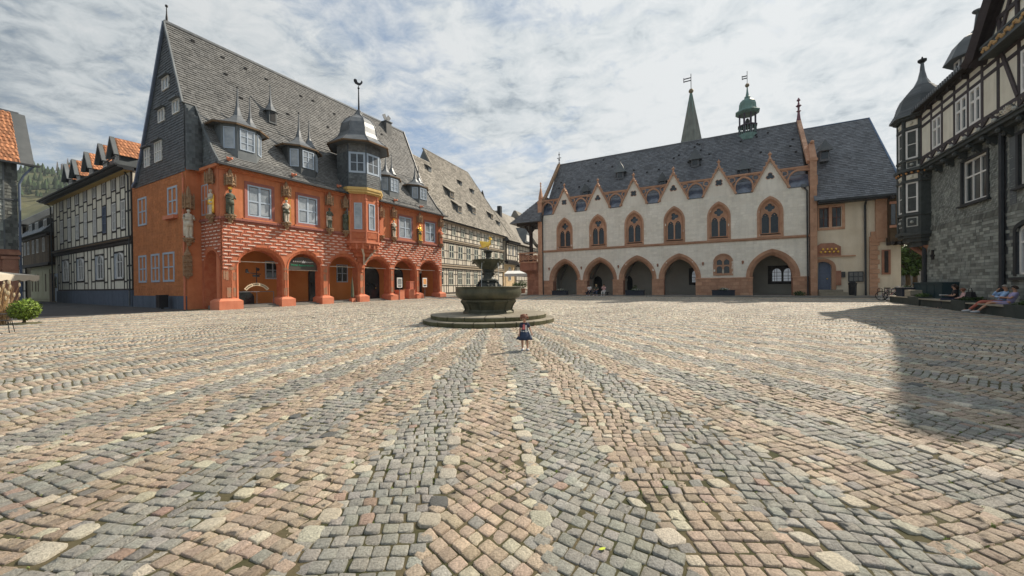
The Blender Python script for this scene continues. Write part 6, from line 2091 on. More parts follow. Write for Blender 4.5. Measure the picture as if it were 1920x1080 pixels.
def outline(idx, inset, n8, seed):
    """corner points of stone outlines, inset (m)"""
    jr = np.random.default_rng(seed).uniform(-.0060, .0060, (len(idx), 8))
    if n8:
        an = np.array([22.5, 67.5, 112.5, 157.5, 202.5, 247.5, 292.5, 337.5]) * pi / 180
        ex = np.where(Bg[idx] > 0, .42, .22)[:, None]
        u = np.sign(np.cos(an)) * np.abs(np.cos(an)) ** ex
        v = np.sign(np.sin(an)) * np.abs(np.sin(an)) ** ex
    else:
        u = np.array([1, -1, -1, 1.])[None, :].repeat(len(idx), 0)
        v = np.array([1, 1, -1, -1.])[None, :].repeat(len(idx), 0)
    m = u.shape[1]
    a = u * (HS[idx][:, None] - inset) + jr[:, :m]
    b_ = v * (HD[idx][:, None] - inset) + jr[:, :m][:, ::-1]
    c_, s__ = np.cos(AL[idx])[:, None], np.sin(AL[idx])[:, None]
    return tr_to_xy(TH[idx][:, None], T_[idx][:, None] + a * c_ - b_ * s__, R_[idx][:, None] + a * s__ + b_ * c_)


def zof(idx, x, y, h):
    return SL * y + h + hz[idx][:, None] + tx[idx][:, None] * (x - cxx[idx][:, None]) + ty[idx][:, None] * (y - cyy[idx][:, None])


def stone_arrays(idx, full, seed=5):
    m = 8 if full else 4
    g = .0035 if full else .005
    top_h = .010
    bigf = np.where(Bg[idx] > 0, 1.35, 1.0)
    rings = [(g - .002, -.022), (g, .004), (g + .007, top_h * .86), (g + .022, top_h)] if full else [(g - .001, -.012), (g + .012, top_h * .8)]
    V = []
    for ins, h in rings:
        x, y = outline(idx, ins, full, seed)
        z = zof(idx, x, y, h)
        if full and h > .005:
            z = z + np.random.default_rng(seed + int(h * 1e4)).normal(0, .0030, z.shape)
        V.append(np.stack([x, y, z], -1))
    V = np.concatenate(V, 1)
    if full:
        c = np.stack([cxx[idx], cyy[idx], SL * cyy[idx] + top_h * 1.12 * bigf + hz[idx]], -1)[:, None]
        V = np.concatenate([V, c], 1)
    nr = len(rings)
    F = []
    for r_ in range(nr - 1):
        for k in range(m):
            k2 = (k + 1) % m
            F.append([r_ * m + k, r_ * m + k2, (r_ + 1) * m + k2, (r_ + 1) * m + k])
    T = []
    if full:
        T = [[(nr - 1) * m + k, (nr - 1) * m + (k + 1) % m, nr * m] for k in range(m)]
    else:
        F.append([(nr - 1) * m + k for k in range(m)])
    return V, F, T


def stone_mesh(name, idx, full, smooth=True):
    V, F, T = stone_arrays(idx, full)
    n, nv = V.shape[0], V.shape[1]
    offs = (np.arange(n) * nv)[:, None]
    loops, starts = [], []
    Fa = (np.array(F).ravel()[None, :] + offs)
    if T:
        Ta = (np.array(T).ravel()[None, :] + offs)
        La = np.concatenate([Fa, Ta], 1)
        per = np.array([4] * len(F) + [3] * len(T))
    else:
        La = Fa
        per = np.array([4] * len(F))
    La = La.ravel()
    sizes = np.tile(per, n)
    st = np.concatenate([[0], np.cumsum(sizes)[:-1]])
    me = bpy.data.meshes.new(name)
    me.vertices.add(n * nv)
    me.vertices.foreach_set('co', V.reshape(-1).astype(np.float32))
    me.loops.add(len(La))
    me.loops.foreach_set('vertex_index', La.astype(np.int32))
    me.polygons.add(len(sizes))
    me.polygons.foreach_set('loop_start', st.astype(np.int32))
    me.materials.append(m_cob)
    me.update(calc_edges=True)
    a = me.attributes.new('Col', 'FLOAT_COLOR', 'FACE')
    col = np.concatenate([Cc_[idx], np.ones((n, 1))], 1)
    a.data.foreach_set('color', np.repeat(col, len(per), 0).reshape(-1).astype(np.float32))
    if smooth:
        me.polygons.foreach_set('use_smooth', np.ones(len(sizes), dtype=bool))
    me.validate()
    return me


m_cob = MAT('cobble_granite', (.62, .60, .57), (1.22, 1.21, 1.18), rough=.62, scale=62, bump=1.0, bscale=85, colattr=True, spec=.45)
vis = (np.abs(cxx) < 1.28 * cyy) & (cyy > 1.7)
size = np.where(vis, HS * HD / dist ** 3, 0)
order = np.argsort(-size)
single = set(order[:300].tolist())
for i in order[:300]:
    link(stone_mesh('cobblestone', np.array([i]), True), 'cobblestone', SQ)
ni = np.array([i for i in np.where(near)[0] if i not in single])
link(stone_mesh('cobblestones', ni, True), 'cobblestones', SQ, kind='stuff')
link(stone_mesh('outer_cobblestones', np.where(~near)[0], False, False), 'outer_cobblestones', SQ, kind='stuff')

for k in range(16):
    m = MB()
    for j in range(3):
        b0, b1 = 2 * pi * (k + j / 3) / 16 + .008, 2 * pi * (k + (j + 1) / 3) / 16 - (.008 if j == 2 else -.008)
        zz_ = gz(0, VC[1]) + .010
        P3 = lambda r, a, z: (VC[0] + r * cos(a), VC[1] + r * sin(a), z)
        m.add([P3(.55, b0, zz_), P3(1.46, b0, zz_), P3(1.46, b1, zz_), P3(.55, b1, zz_), P3(1.46, b0, zz_ - .03), P3(1.46, b1, zz_ - .03)], [(0, 1, 2, 3), (1, 4, 5, 2)], 0, .5)
    m.build('paving_slab', m_steps, SQ)
MB().lathe([(.53, gz(0, VC[1]) - .03), (.53, gz(0, VC[1]) + .012)], 16, VC[0], VC[1]).build('paving_slab', m_steps, SQ)

# weeds and moss tufts in the joints
wd = MB()
for k in range(2600):
    i = ni[int(random.random() * len(ni))]
    if dist[i] > 7 or random.random() < .3 and dist[i] > 4:
        continue
    x, y = tr_to_xy(TH[i:i + 1], T_[i:i + 1] + cos(AL[i]) * .052 - random.choice((-1, 1)) * sin(AL[i]) * .052, R_[i:i + 1] + sin(AL[i]) * .052 + random.choice((-1, 1)) * cos(AL[i]) * .052)
    x, y = float(x[0]), float(y[0])
    if sin(x * 1.3 + 2) + cos(y * 1.7 + x) + random.uniform(-1, 1) < .35:
        continue
    for q in range(random.randint(3, 7)):
        a, l = random.uniform(0, 2 * pi), random.uniform(.006, .016)
        px, py = x + random.gauss(0, .014), y + random.gauss(0, .014)
        z = gz(x, py) + .001
        wd.add([(px - l * sin(a), py + l * cos(a), z), (px + l * sin(a), py - l * cos(a), z), (px + l * cos(a), py + l * sin(a), z + random.uniform(.006, .016))], [(0, 1, 2)])
wd.build('joint_weeds', MAT('joint_weed', (.07, .10, .02), (.15, .19, .05), rough=.9, attr=.4), None, kind='stuff')
t = thing('fallen_leaf', 'small yellow green leaf lying on the grey cobbles near the viewer', 'leaf', (.515, 2.23, gz(0, 2.2) + .022), .4)
MB().panel([(-.022, 0), (-.01, .012), (.012, .014), (.026, .0), (.01, -.012), (-.012, -.01)], [], 0, .001).build('blade', MAT('leaf_yellow_green', (.42, .50, .06), rough=.6), t).rotation_euler = (pi / 2 - .15, 0, 0)
MB().tube([(-.022, 0, .002), (-.035, .004, .004)], .0012, 4).build('stalk', MAT('leaf_yellow_green', (.42, .50, .06)), t)

# drain covers and paving patch lines near the fountain
for (x, y, lab) in ((-7.4, 20.0, 'round manhole cover in the cobbles before the arcade'), (3.2, 13.6, 'small round drain cover in the cobbles beyond the child')):
    t = thing('manhole_cover', lab, 'manhole cover', (x, y, gz(x, y)))
    MB().lathe([(.20, .0), (.20, .024), (.18, .026)], 18).build('cover_plate', m_steps, t)
    MB().lathe([(.25, .0), (.25, .020), (.20, .020)], 18).build('cover_ring', m_conc, t)

# ================================================================ FOUNTAIN
fz = gz(*FC)
Ft = thing('fountain', 'round bronze market fountain with two basins on mossy stone steps', 'fountain', (*FC, fz))
for (r0, r1, z0, z1, n) in ((2.74, 2.30, -.05, .17, 22), (2.42, .9, .17, .345, 20)):
    for k in range(n):
        a0, a1 = 2 * pi * k / n + .006, 2 * pi * (k + 1) / n - .006
        m = MB()
        q = 3
        for j in range(q):
            b0, b1 = a0 + (a1 - a0) * j / q, a0 + (a1 - a0) * (j + 1) / q
            P4 = lambda r, a, z: (r * cos(a), r * sin(a), z)
            m.add([P4(r1, b0, z1), P4(r0 - .02, b0, z1), P4(r0 - .02, b1, z1), P4(r1, b1, z1)], [(0, 1, 2, 3)], 0, .5)
            m.add([P4(r0 - .02, b0, z1), P4(r0, b0, z1 - .03), P4(r0, b1, z1 - .03), P4(r0 - .02, b1, z1)], [(0, 1, 2, 3)], 0, .5)
            m.add([P4(r0, b0, z1 - .03), P4(r0 - .015, b0, z0), P4(r0 - .015, b1, z0), P4(r0, b1, z1 - .03)], [(0, 1, 2, 3)], 1, .5)
        m.build('step_stone', [m_steps, m_moss], Ft)
MB().lathe([(2.41, -.1), (2.41, .165), (.5, .16)], 40).build('step_core', m_moss, Ft)
MB().lathe([(1.10, .33), (1.08, .40), (1.0, .46), (.98, .52), (1.08, .74), (1.17, .84), (1.17, .92), (1.10, .95)], 12, ph=pi / 12).build('basin_pedestal', m_bronze, Ft)
MB().lathe([(1.0, .93), (1.20, .95), (1.33, 1.03), (1.385, 1.14), (1.39, 1.26), (1.36, 1.36), (1.37, 1.40), (1.40, 1.43), (1.40, 1.455), (1.34, 1.46), (1.30, 1.40), (1.22, 1.2), (.9, 1.1), (.1, 1.08)], 48).build('lower_basin', m_bronze, Ft, smooth=True)
m = MB()
for k in range(12):
    a = pi / 12 + 2 * pi * k / 12
    m.tube([(1.08 * cos(a), 1.08 * sin(a), .40), (1.0 * cos(a), 1.0 * sin(a), .52), (1.09 * cos(a), 1.09 * sin(a), .74), (1.18 * cos(a), 1.18 * sin(a), .86)], .03, 5)
m.build('pedestal_rib', m_bronze, Ft)
MB().lathe([(1.29, 1.36), (.2, 1.37)], 40).build('water', MAT('fountain_water', (.03, .05, .05), rough=.05, bump=.4, bscale=8, spec=.8, var=.1), Ft)
MB().lathe([(.44, 1.3), (.42, 1.45), (.34, 1.62), (.40, 1.68), (.40, 1.74), (.27, 1.78), (.22, 1.86), (.22, 2.05), (.26, 2.12), (.24, 2.2)], 16).build('stem', m_bronzed, Ft)
MB().lathe([(.24, 2.16), (.34, 2.2), (.50, 2.34), (.62, 2.46), (.66, 2.53), (.70, 2.56), (.70, 2.585), (.64, 2.59), (.58, 2.5), (.3, 2.4), (.1, 2.38)], 12, ph=pi / 12).build('upper_basin', m_bronze, Ft)
m = MB()
for k in range(6):
    a = pi / 6 + 2 * pi * k / 6
    m.tube([(.30 * cos(a), .30 * sin(a), 1.72), (.46 * cos(a), .46 * sin(a), 1.62), (.50 * cos(a), .50 * sin(a), 1.46), (.40 * cos(a), .40 * sin(a), 1.40)], [.05, .05, .04, .05], 6)
    m.ball((.52 * cos(a), .52 * sin(a), 1.50), .07, 6, 4)
    m.ball((.27 * cos(a), .27 * sin(a), 1.98), .045, 5, 4)
m.build('lion_spout', m_bronzed, Ft)
m = MB()
for k in range(6):
    a = 2 * pi * k / 6 + .3
    m.ball((.66 * cos(a), .66 * sin(a), 2.44), .05, 6, 4)
m.build('mask_spout', m_bronze, Ft)
MB().lathe([(.16, 2.4), (.13, 2.6), (.10, 2.68), (.12, 2.86), (.20, 2.92), (.21, 2.97), (.12, 3.0)], 10).build('upper_stem', m_bronzed, Ft)
for a in (-1.9, -.9, .4):
    x, y = .68 * cos(a), .68 * sin(a)
    MB().tube([(x, y, 2.42), (x * 1.06, y * 1.06, 2.2), (x * 1.1, y * 1.1, 1.38)], [.008, .007, .006], 5).build('water_jet', MAT('water_jet', (.65, .70, .72), rough=.15), Ft)
# gilded eagle with spread wings and tall crown of feathers
ez_ = 2.98
E_ = thing('gilded_eagle', 'golden eagle figure with half spread wings standing on top of the fountain', 'eagle statue', (FC[0], FC[1], fz + ez_), radians(8))
b = MB()
b.tube([(-.30, 0, .20), (-.16, 0, .22), (-.02, 0, .27), (.07, 0, .34), (.09, 0, .44), (.10, 0, .50)], [.03, .075, .10, .095, .06, .05], 10)
b.ball((.115, 0, .54), .058, 8, 6)
b.tube([(.16, 0, .54), (.21, 0, .53), (.215, 0, .50)], [.028, .016, .004], 6)
b.tube([(-.02, .04, .22), (.0, .05, .10), (.02, .05, .0)], [.04, .022, .02], 6).tube([(-.02, -.04, .22), (.0, -.05, .10), (.02, -.05, .0)], [.04, .022, .02], 6)
b.build('body', m_gold, E_, smooth=True)
for s_ in (-1, 1):
    w = MB()
    for k in range(7):
        z1 = .42 - .045 * k
        w.add([(.08 - .01 * k, s_ * .10, .40 - .02 * k), (.04 - .01 * k, s_ * .115, .33 - .02 * k), (-.42 + .02 * k, s_ * (.17 - .008 * k), z1 - .03), (-.44 + .02 * k, s_ * (.15 - .008 * k), z1 + .03),
               (.08 - .01 * k, s_ * .085, .40 - .02 * k), (.04 - .01 * k, s_ * .10, .33 - .02 * k), (-.42 + .02 * k, s_ * (.155 - .008 * k), z1 - .03), (-.44 + .02 * k, s_ * (.135 - .008 * k), z1 + .03)],
              [(0, 1, 2, 3), (7, 6, 5, 4), (0, 3, 7, 4), (1, 5, 6, 2), (2, 6, 7, 3)])
    w.build('wing', m_gold, E_)
w = MB()
for k in range(5):
    w.beam((-.26, 0, .2), (-.46, (k - 2) * .03, .10 + abs(k - 2) * .01), .035, .012)
w.build('tail', m_gold, E_)
MB().lathe([(.05, .575), (.065, .60), (.05, .61), (.08, .66), (.03, .63)], 8, .11, 0).build('crown', m_gold, E_)
E_.scale = (.80, .85, .86)

# ================================================================ PEOPLE
m_skin = MAT('skin', (.50, .29, .20), (.58, .35, .25), rough=.55, scale=6, bump=.05)
m_skin2 = MAT('tanned_skin', (.42, .22, .14), (.50, .28, .18), rough=.55, scale=6, bump=.05)
m_black = MAT('black_cloth', (.012, .012, .015), (.03, .03, .035), rough=.9, scale=9)
m_navy = MAT('navy_cloth', (.020, .028, .055), (.035, .045, .08), rough=.9, scale=9)
m_denim = MAT('denim', (.022, .038, .08), (.05, .075, .13), rough=.9, scale=14)
m_whitec = MAT('white_cloth', (.60, .60, .60), (.75, .75, .74), rough=.9, scale=8)
m_pinkc = MAT('pink_cloth', (.55, .33, .32), (.68, .45, .43), rough=.9, scale=8)
m_redc = MAT('brick_red_trousers', (.36, .10, .07), (.46, .15, .11), rough=.9, scale=8)
m_lilac = MAT('lilac_dress', (.26, .24, .42), (.38, .35, .55), rough=.9, scale=8)
m_blue = MAT('light_blue_shirt', (.20, .38, .66), (.42, .58, .80), rough=.9, scale=5)
m_hairb = MAT('dark_brown_hair', (.02, .012, .008), (.05, .03, .02), rough=.6, scale=20, bump=.5)
m_hairr = MAT('chestnut_hair', (.14, .055, .03), (.22, .09, .05), rough=.6, scale=20, bump=.5)
m_hairg = MAT('grey_hair', (.22, .20, .18), (.35, .32, .28), rough=.7, scale=20, bump=.5)
m_shoe = MAT('pale_shoe', (.45, .48, .52), (.60, .62, .65), rough=.7)
m_shoed = MAT('dark_shoe', (.03, .03, .035), rough=.6)


def skin_mesh(name, V, E, Rr, mat, sub=2):
    me = bpy.data.meshes.new(name)
    me.from_pydata([tuple(v) for v in V], E, [])
    o = bpy.data.objects.new(name, me)
    COL.objects.link(o)
    md = o.modifiers.new('skin', 'SKIN')
    md.use_smooth_shade = True
    if not me.skin_vertices:
        return None
    for i, sv in enumerate(me.skin_vertices[0].data):
        r = Rr[i]
        sv.radius = (r, r) if isinstance(r, (int, float)) else r
        sv.use_root = (i == 0)
    o.modifiers.new('sub', 'SUBSURF').levels = sub
    dg = bpy.context.evaluated_depsgraph_get()
    dg.update()
    nm = bpy.data.meshes.new_from_object(o.evaluated_get(dg))
    bpy.data.objects.remove(o)
    nm.name = name
    nm.materials.clear()
    nm.materials.append(mat)
    for p in nm.polygons:
        p.use_smooth = True
    return nm


def person(label, loc, rot, s, J, top, legs, hair, skin=None, sleeve='short', leg='trousers', shoe=None, group=None, head_r=.105, build=1.0, long_hair=False, glasses=False, name='person', skirt=None, feet=True):
    """J: joints of one pose in metres for a 1.70 m adult, y = -1 is forward"""
    skin = skin or m_skin
    t = thing(name, label, 'person' if name == 'person' else name, loc, rot, group)
    P = {k: Vector(v) * s for k, v in J.items()}
    V, E, Rr, ix = [], [], [], {}

    def add(k, v, r, p=None):
        V.append(Vector(v))
        Rr.append(r * s * build if not isinstance(r, tuple) else tuple(q * s * build for q in r))
        ix[k] = len(V) - 1
        if p is not None:
            E.append((ix[p], ix[k]))

    add('pel', P['pel'], (.118, .095))
    add('wai', P['pel'].lerp(P['che'], .45), (.10, .08), 'pel')
    add('che', P['che'], (.125, .09), 'wai')
    add('nb', P['neck'], .06, 'che')
    up = (P['head'] - P['neck']).normalized()
    add('jaw', P['neck'].lerp(P['head'], .55), .055, 'nb')
    fwd = Vector(J.get('look', (0, -1, 0))).normalized()
    add('h1', P['head'] - up * .02 * s + fwd * .01 * s, head_r * .78, 'jaw')
    add('h2', P['head'] + up * .07 * s, head_r * .74, 'h1')
    for sd in 'LR':
        add('sh' + sd, P['sh' + sd], .05, 'che')
        add('el' + sd, P['el' + sd], .042, 'sh' + sd)
        add('wr' + sd, P['wr' + sd], .028, 'el' + sd)
        d_ = (P['wr' + sd] - P['el' + sd]).normalized()
        si = Vector((1, 0, 0)) if abs(d_.x) < .8 else Vector((0, 1, 0))
        si = (si - d_ * si.dot(d_)).normalized()
        nn = d_.cross(si)
        add('pa' + sd, P['wr' + sd] + d_ * .06 * s, (.034, .02), 'wr' + sd)
        for f, (o_, l_) in enumerate(((-.03, .062), (-.01, .075), (.01, .07), (.028, .055))):
            b0 = P['wr' + sd] + d_ * .085 * s + si * o_ * s
            add('f%d%s' % (f, sd), b0 + d_ * l_ * .5 * s, .009, 'pa' + sd)
            add('g%d%s' % (f, sd), b0 + d_ * l_ * .85 * s + nn * .02 * s, .0075, 'f%d%s' % (f, sd))
        add('t0' + sd, P['wr' + sd] + d_ * .05 * s - si * .045 * s + nn * .012 * s, .011, 'pa' + sd)
        add('t1' + sd, P['wr' + sd] + d_ * .085 * s - si * .06 * s + nn * .025 * s, .0085, 't0' + sd)
        add('hi' + sd, P['hi' + sd], .08, 'pel')
        add('kn' + sd, P['kn' + sd], .058, 'hi' + sd)
        add('ca' + sd, P['kn' + sd].lerp(P['an' + sd], .3), .056, 'kn' + sd)
        add('an' + sd, P['an' + sd], .036, 'ca' + sd)
        add('to' + sd, P['to' + sd], (.038, .022), 'an' + sd)
    me = skin_mesh('body', V, E, Rr, skin, 1 if s * 1.0 < 2 else 2)
    if me is None:
        return t
    link(me, 'body', t)

    def part(nm_, keys, rr, mat):
        vv = [V[ix[k]] if isinstance(k, str) else k for k in keys[0]]
        link(skin_mesh(nm_, vv, keys[1], [q if isinstance(q, tuple) else q for q in rr], mat, 1), nm_, t)

    g = s * build
    ks = ['pel', 'wai', 'che', 'nb', 'shL', 'shR']
    vv = [V[ix[k]].copy() for k in ks]
    vv[3] = vv[2].lerp(vv[3], .72)
    ee = [(0, 1), (1, 2), (2, 3), (2, 4), (2, 5)]
    rr = [(.158 * g, .138 * g), (.148 * g, .125 * g), (.180 * g, .138 * g), .082 * g, .082 * g, .082 * g]
    for q, sd in ((4, 'L'), (5, 'R')):
        a, b_, c_ = V[ix['sh' + sd]], V[ix['el' + sd]], V[ix['wr' + sd]]
        vv.append(a.lerp(b_, .75 if sleeve == 'short' else 1))
        ee.append((q, len(vv) - 1))
        rr.append(.06 * g)
        if sleeve == 'long':
            vv.append(b_.lerp(c_, .92))
            ee.append((len(vv) - 2, len(vv) - 1))
            rr.append(.042 * g)
    link(skin_mesh('top', vv, ee, rr, top, 1), 'top', t)
    if leg in ('trousers', 'shorts'):
        vv = [V[ix['pel']].copy()]
        ee, rr = [], [(.152 * g, .132 * g)]
        for sd in 'LR':
            b0 = len(vv)
            vv += [V[ix['hi' + sd]], V[ix['kn' + sd]]]
            rr += [.105 * g, .073 * g]
            ee += [(0, b0), (b0, b0 + 1)]
            if leg == 'trousers':
                vv.append(V[ix['kn' + sd]].lerp(V[ix['an' + sd]], .9))
                rr.append(.058 * g)
                ee.append((b0 + 1, b0 + 2))
        link(skin_mesh('trousers', vv, ee, rr, legs, 1), 'trousers', t)
    elif leg == 'skirt':
        p = P['pel']
        if skirt:
            m_ = MB().lathe([(r_ * s, z_ * s) for r_, z_ in skirt], 14, p.x, p.y)
            for i_, v in enumerate(m_.v):
                k_ = i_ % 14
                f_ = 1 + (.06 if k_ % 2 else -.04) * max(0, (skirt[0][1] + .25 - v[2] / s)) * 6 / 1.0
                m_.v[i_] = (p.x + (v[0] - p.x) * f_, p.y + (v[1] - p.y) * f_, v[2])
            m_.build('skirt', legs, t, smooth=True)
        else:
            vv = [V[ix['pel']], V[ix['hiL']].lerp(V[ix['hiR']], .5), V[ix['knL']].lerp(V[ix['knR']], .5)]
            link(skin_mesh('skirt', vv, [(0, 1), (1, 2)], [(.17 * g, .14 * g), (.2 * g, .13 * g), (.2 * g, .09 * g)], legs, 1), 'skirt', t)
    for sd in 'LR':
        a, b_ = P['an' + sd], P['to' + sd]
        dd = (b_ - a)
        dd.z = 0
        dd = dd.normalized()
        an_ = math.atan2(dd.y, dd.x) + pi / 2
        z0 = min(b_.z, a.z) - .035 * s
        m_ = MB().add([(-.045, -.17, 0), (.045, -.17, 0), (.05, .07, 0), (-.05, .07, 0), (-.045, -.18, .03), (.045, -.18, .03), (.052, .08, .035), (-.052, .08, .035), (-.03, -.14, .06), (.03, -.14, .06), (.042, .07, .095), (-.042, .07, .095)],
                      [(3, 2, 1, 0), (0, 1, 5, 4), (1, 2, 6, 5), (2, 3, 7, 6), (3, 0, 4, 7), (4, 5, 9, 8), (5, 6, 10, 9), (6, 7, 11, 10), (7, 4, 8, 11), (8, 9, 10, 11)])
        m_.v = [(x * s, y * s, z * s) for x, y, z in m_.v]
        m_.build('shoe', shoe or m_shoe, t, loc=(a.x, a.y, z0), rotz=an_, smooth=True)
    # face and hair
    H = P['head'] + up * .02 * s
    rt = fwd.cross(up).normalized()
    rad = head_r * s * build
    f0 = H + fwd * rad * .80
    m_ = MB()
    for q in (-1, 1):
        c_ = f0 + rt * q * rad * .36 + up * rad * .05
        m_.ball(tuple(c_), rad * .10, 6, 4)
    m_.build('eyes', m_black, t)
    n_ = f0 - up * rad * .22 + fwd * rad * .12
    MB().tube([tuple(f0 + up * rad * .05), tuple(n_)], [rad * .07, rad * .14], 6).build('nose', skin, t)
    mm = f0 - up * rad * .52
    MB().tube([tuple(mm - rt * rad * .2), tuple(mm + fwd * rad * .04), tuple(mm + rt * rad * .2)], rad * .06, 5).build('mouth', MAT('lips', (.45, .14, .12), rough=.5), t)
    m_ = MB()
    for q in (-1, 1):
        m_.ball(tuple(H + rt * q * rad * .88 - up * rad * .1), rad * .18, 6, 4)
    m_.build('ears', skin, t)
    if hair is not None:
        m_ = MB()
        n1, n2 = 12, 8
        vs = []
        for i in range(n2 + 1):
            th_ = pi * .62 * i / n2
            for j in range(n1):
                ph_ = 2 * pi * j / n1
                fr = cos(ph_)   # 1 = towards the face
                lim = 1.0 if fr < .3 else .62
                tt = th_ * lim
                v = up * cos(tt) + (fwd * cos(ph_) + rt * sin(ph_)) * sin(tt)
                rr_ = rad * (1.06 + random.uniform(-.02, .05))
                vs.append(H - fwd * rad * .05 + v * rr_)
        fs = [(i * n1 + j, i * n1 + (j + 1) % n1, (i + 1) * n1 + (j + 1) % n1, (i + 1) * n1 + j) for i in range(n2) for j in range(n1)]
        m_.add(vs, fs)
        if long_hair:
            m_.tube([tuple(H - fwd * rad * .6), tuple(H - fwd * rad * .95 - up * rad * 1.0), tuple(H - fwd * rad * .9 - up * rad * 2.2)], [rad * .8, rad * .75, rad * .35], 8)
        m_.build('hair', hair, t, smooth=True)
    if glasses:
        m_ = MB()
        for q in (-1, 1):
            c_ = f0 + rt * q * rad * .36 + up * rad * .06 + fwd * rad * .08
            m_.ball(tuple(c_), rad * .22, 8, 5, sz=.7)
        m_.build('sunglasses', m_black, t)
    return t, P, rt, fwd, up


SIT = dict(pel=(0, 0, .52), che=(0, .02, .86), neck=(0, .0, 1.05), head=(0, -.03, 1.18), shL=(.17, .01, .98), shR=(-.17, .01, .98), elL=(.24, -.06, .72), elR=(-.24, -.06, .72),
           wrL=(.12, -.28, .66), wrR=(-.12, -.28, .66), hiL=(.10, -.06, .50), hiR=(-.10, -.06, .50), knL=(.14, -.48, .52), knR=(-.14, -.48, .52), anL=(.14, -.50, .09), anR=(-.14, -.50, .09), toL=(.15, -.63, .04), toR=(-.15, -.63, .04))


def pose(base, **k):
    d = dict(base)
    d.update(k)
    return d


# the toddler
CH = (.285, 8.9)
ch_s = .50
TOD = dict(pel=(0, 0, .80), che=(0, .0, 1.08), neck=(0, 0, 1.27), head=(-.01, -.03, 1.46), shL=(.155, .01, 1.21), shR=(-.155, .01, 1.21), elL=(.25, .03, .99), elR=(-.21, .02, .98),
           wrL=(.32, -.08, .81), wrR=(-.235, -.07, .78), hiL=(.09, 0, .74), hiR=(-.09, 0, .74), knL=(.12, -.02, .42), knR=(-.11, -.02, .42), anL=(.12, .0, .07), anR=(-.10, .0, .07), toL=(.16, -.12, .045), toR=(-.13, -.12, .045), look=(.18, -1, -.28))
res = person('toddler in navy shirt and flared denim skirt standing alone on the cobbles before the fountain', (*CH, gz(*CH) + .012), radians(-4), ch_s * 1.02, TOD, m_navy, m_denim, m_hairr,
             sleeve='short', leg='skirt', head_r=.175, build=1.05, name='child', skirt=[(.17, .92), (.19, .84), (.26, .66), (.33, .50), (.30, .50)])
if isinstance(res, tuple):
    t, P, rt, fwd, up = res
    s = ch_s * 1.02
    for q in (-1, 1):
        MB().ball(tuple(P['head'] + rt * q * .12 * s + up * .17 * s), .048 * s, 8, 6).build('hair_bun', m_hairr, t)
    pr_ = MB().panel([(-.09, 0), (-.07, .10), (-.04, .17), (-.06, .24), (0, .30), (.06, .24), (.05, .17), (.08, .10), (.07, 0)], [], 0, .006).build('print', MAT('red_print', (.55, .08, .09), (.75, .30, .30), scale=30, rough=.8), t, loc=(-.012, -.098, .50))
    pr_.scale = (.45, 1, .42)
    MB().lathe([(.175 * s, .86 * s), (.185 * s, .88 * s), (.175 * s, .91 * s)], 14).build('belt', m_whitec, t)
    MB().box(.02, .055, -.112, -.105, .44, .60).build('white_stripe', m_whitec, t)


def rthing_loc(x, y):
    p = RM @ Vector((x, y, 0))
    return p.x, p.y


# three people on the bench in the second arch of the town hall
for (x, tp, lg, hr, lab, kw) in ((10.35, m_whitec, m_navy, m_hairb, 'person in white shirt bending forward beside the second pier', dict(pose=pose(SIT, head=(-.02, -.12, 1.13), che=(0, -.05, .86), neck=(0, -.08, 1.03), look=(-.4, -1, -.5)), sleeve='short')),
                                 (11.15, MAT('olive_cloth', (.06, .07, .05)), m_denim, MAT('straw_hat', (.55, .45, .22), rough=.8), 'person in dark top and straw coloured hat between two others', dict(pose=pose(SIT, anL=(.3, -.75, .09), toL=(.34, -.9, .05)), sleeve='short')),
                                 (12.05, m_pinkc, m_whitec, m_hairb, 'person in pink top and white trousers at the far end of the town hall bench', dict(pose=pose(SIT, wrL=(.05, -.2, 1.02), wrR=(-.05, -.22, 1.0), elL=(.2, -.2, .8), elR=(-.2, -.2, .8)), sleeve='long'))):
    x_, y_ = rthing_loc(x, -1.15)
    person(lab, (x_, y_, .33), RA, 1.0, kw['pose'], tp, lg, hr, sleeve=kw['sleeve'], shoe=m_shoe, group='people seated at the town hall')
x_, y_ = rthing_loc(11.2, -1.05)
t = thing('bench', 'low dark bench in front of the second town hall arch', 'bench', (x_, y_, .33), RA)
MB().box(-1.4, 1.4, -.22, .22, .36, .42).build('seat', m_timber, t)
for x in (-1.2, 1.2):
    MB().box(x - .06, x + .06, -.2, .2, 0, .36).build('leg', m_iron, t)


def leafball(mb, c, r, n, leaf=.05, sz=.8, seed=None):
    for k in range(n):
        v = Vector((random.gauss(0, 1), random.gauss(0, 1), random.gauss(0, 1))).normalized() * r * random.uniform(.55, 1.05)
        p = Vector(c) + Vector((v.x, v.y, v.z * sz))
        a = Vector((random.gauss(0, 1), random.gauss(0, 1), random.gauss(0, 1))).normalized()
        b_ = a.cross(v).normalized() if a.cross(v).length > .01 else Vector((1, 0, 0))
        l = leaf * random.uniform(.6, 1.4)
        mb.add([p - a * l, p + b_ * l * .5, p + a * l, p - b_ * l * .5], [(0, 1, 2, 3)])


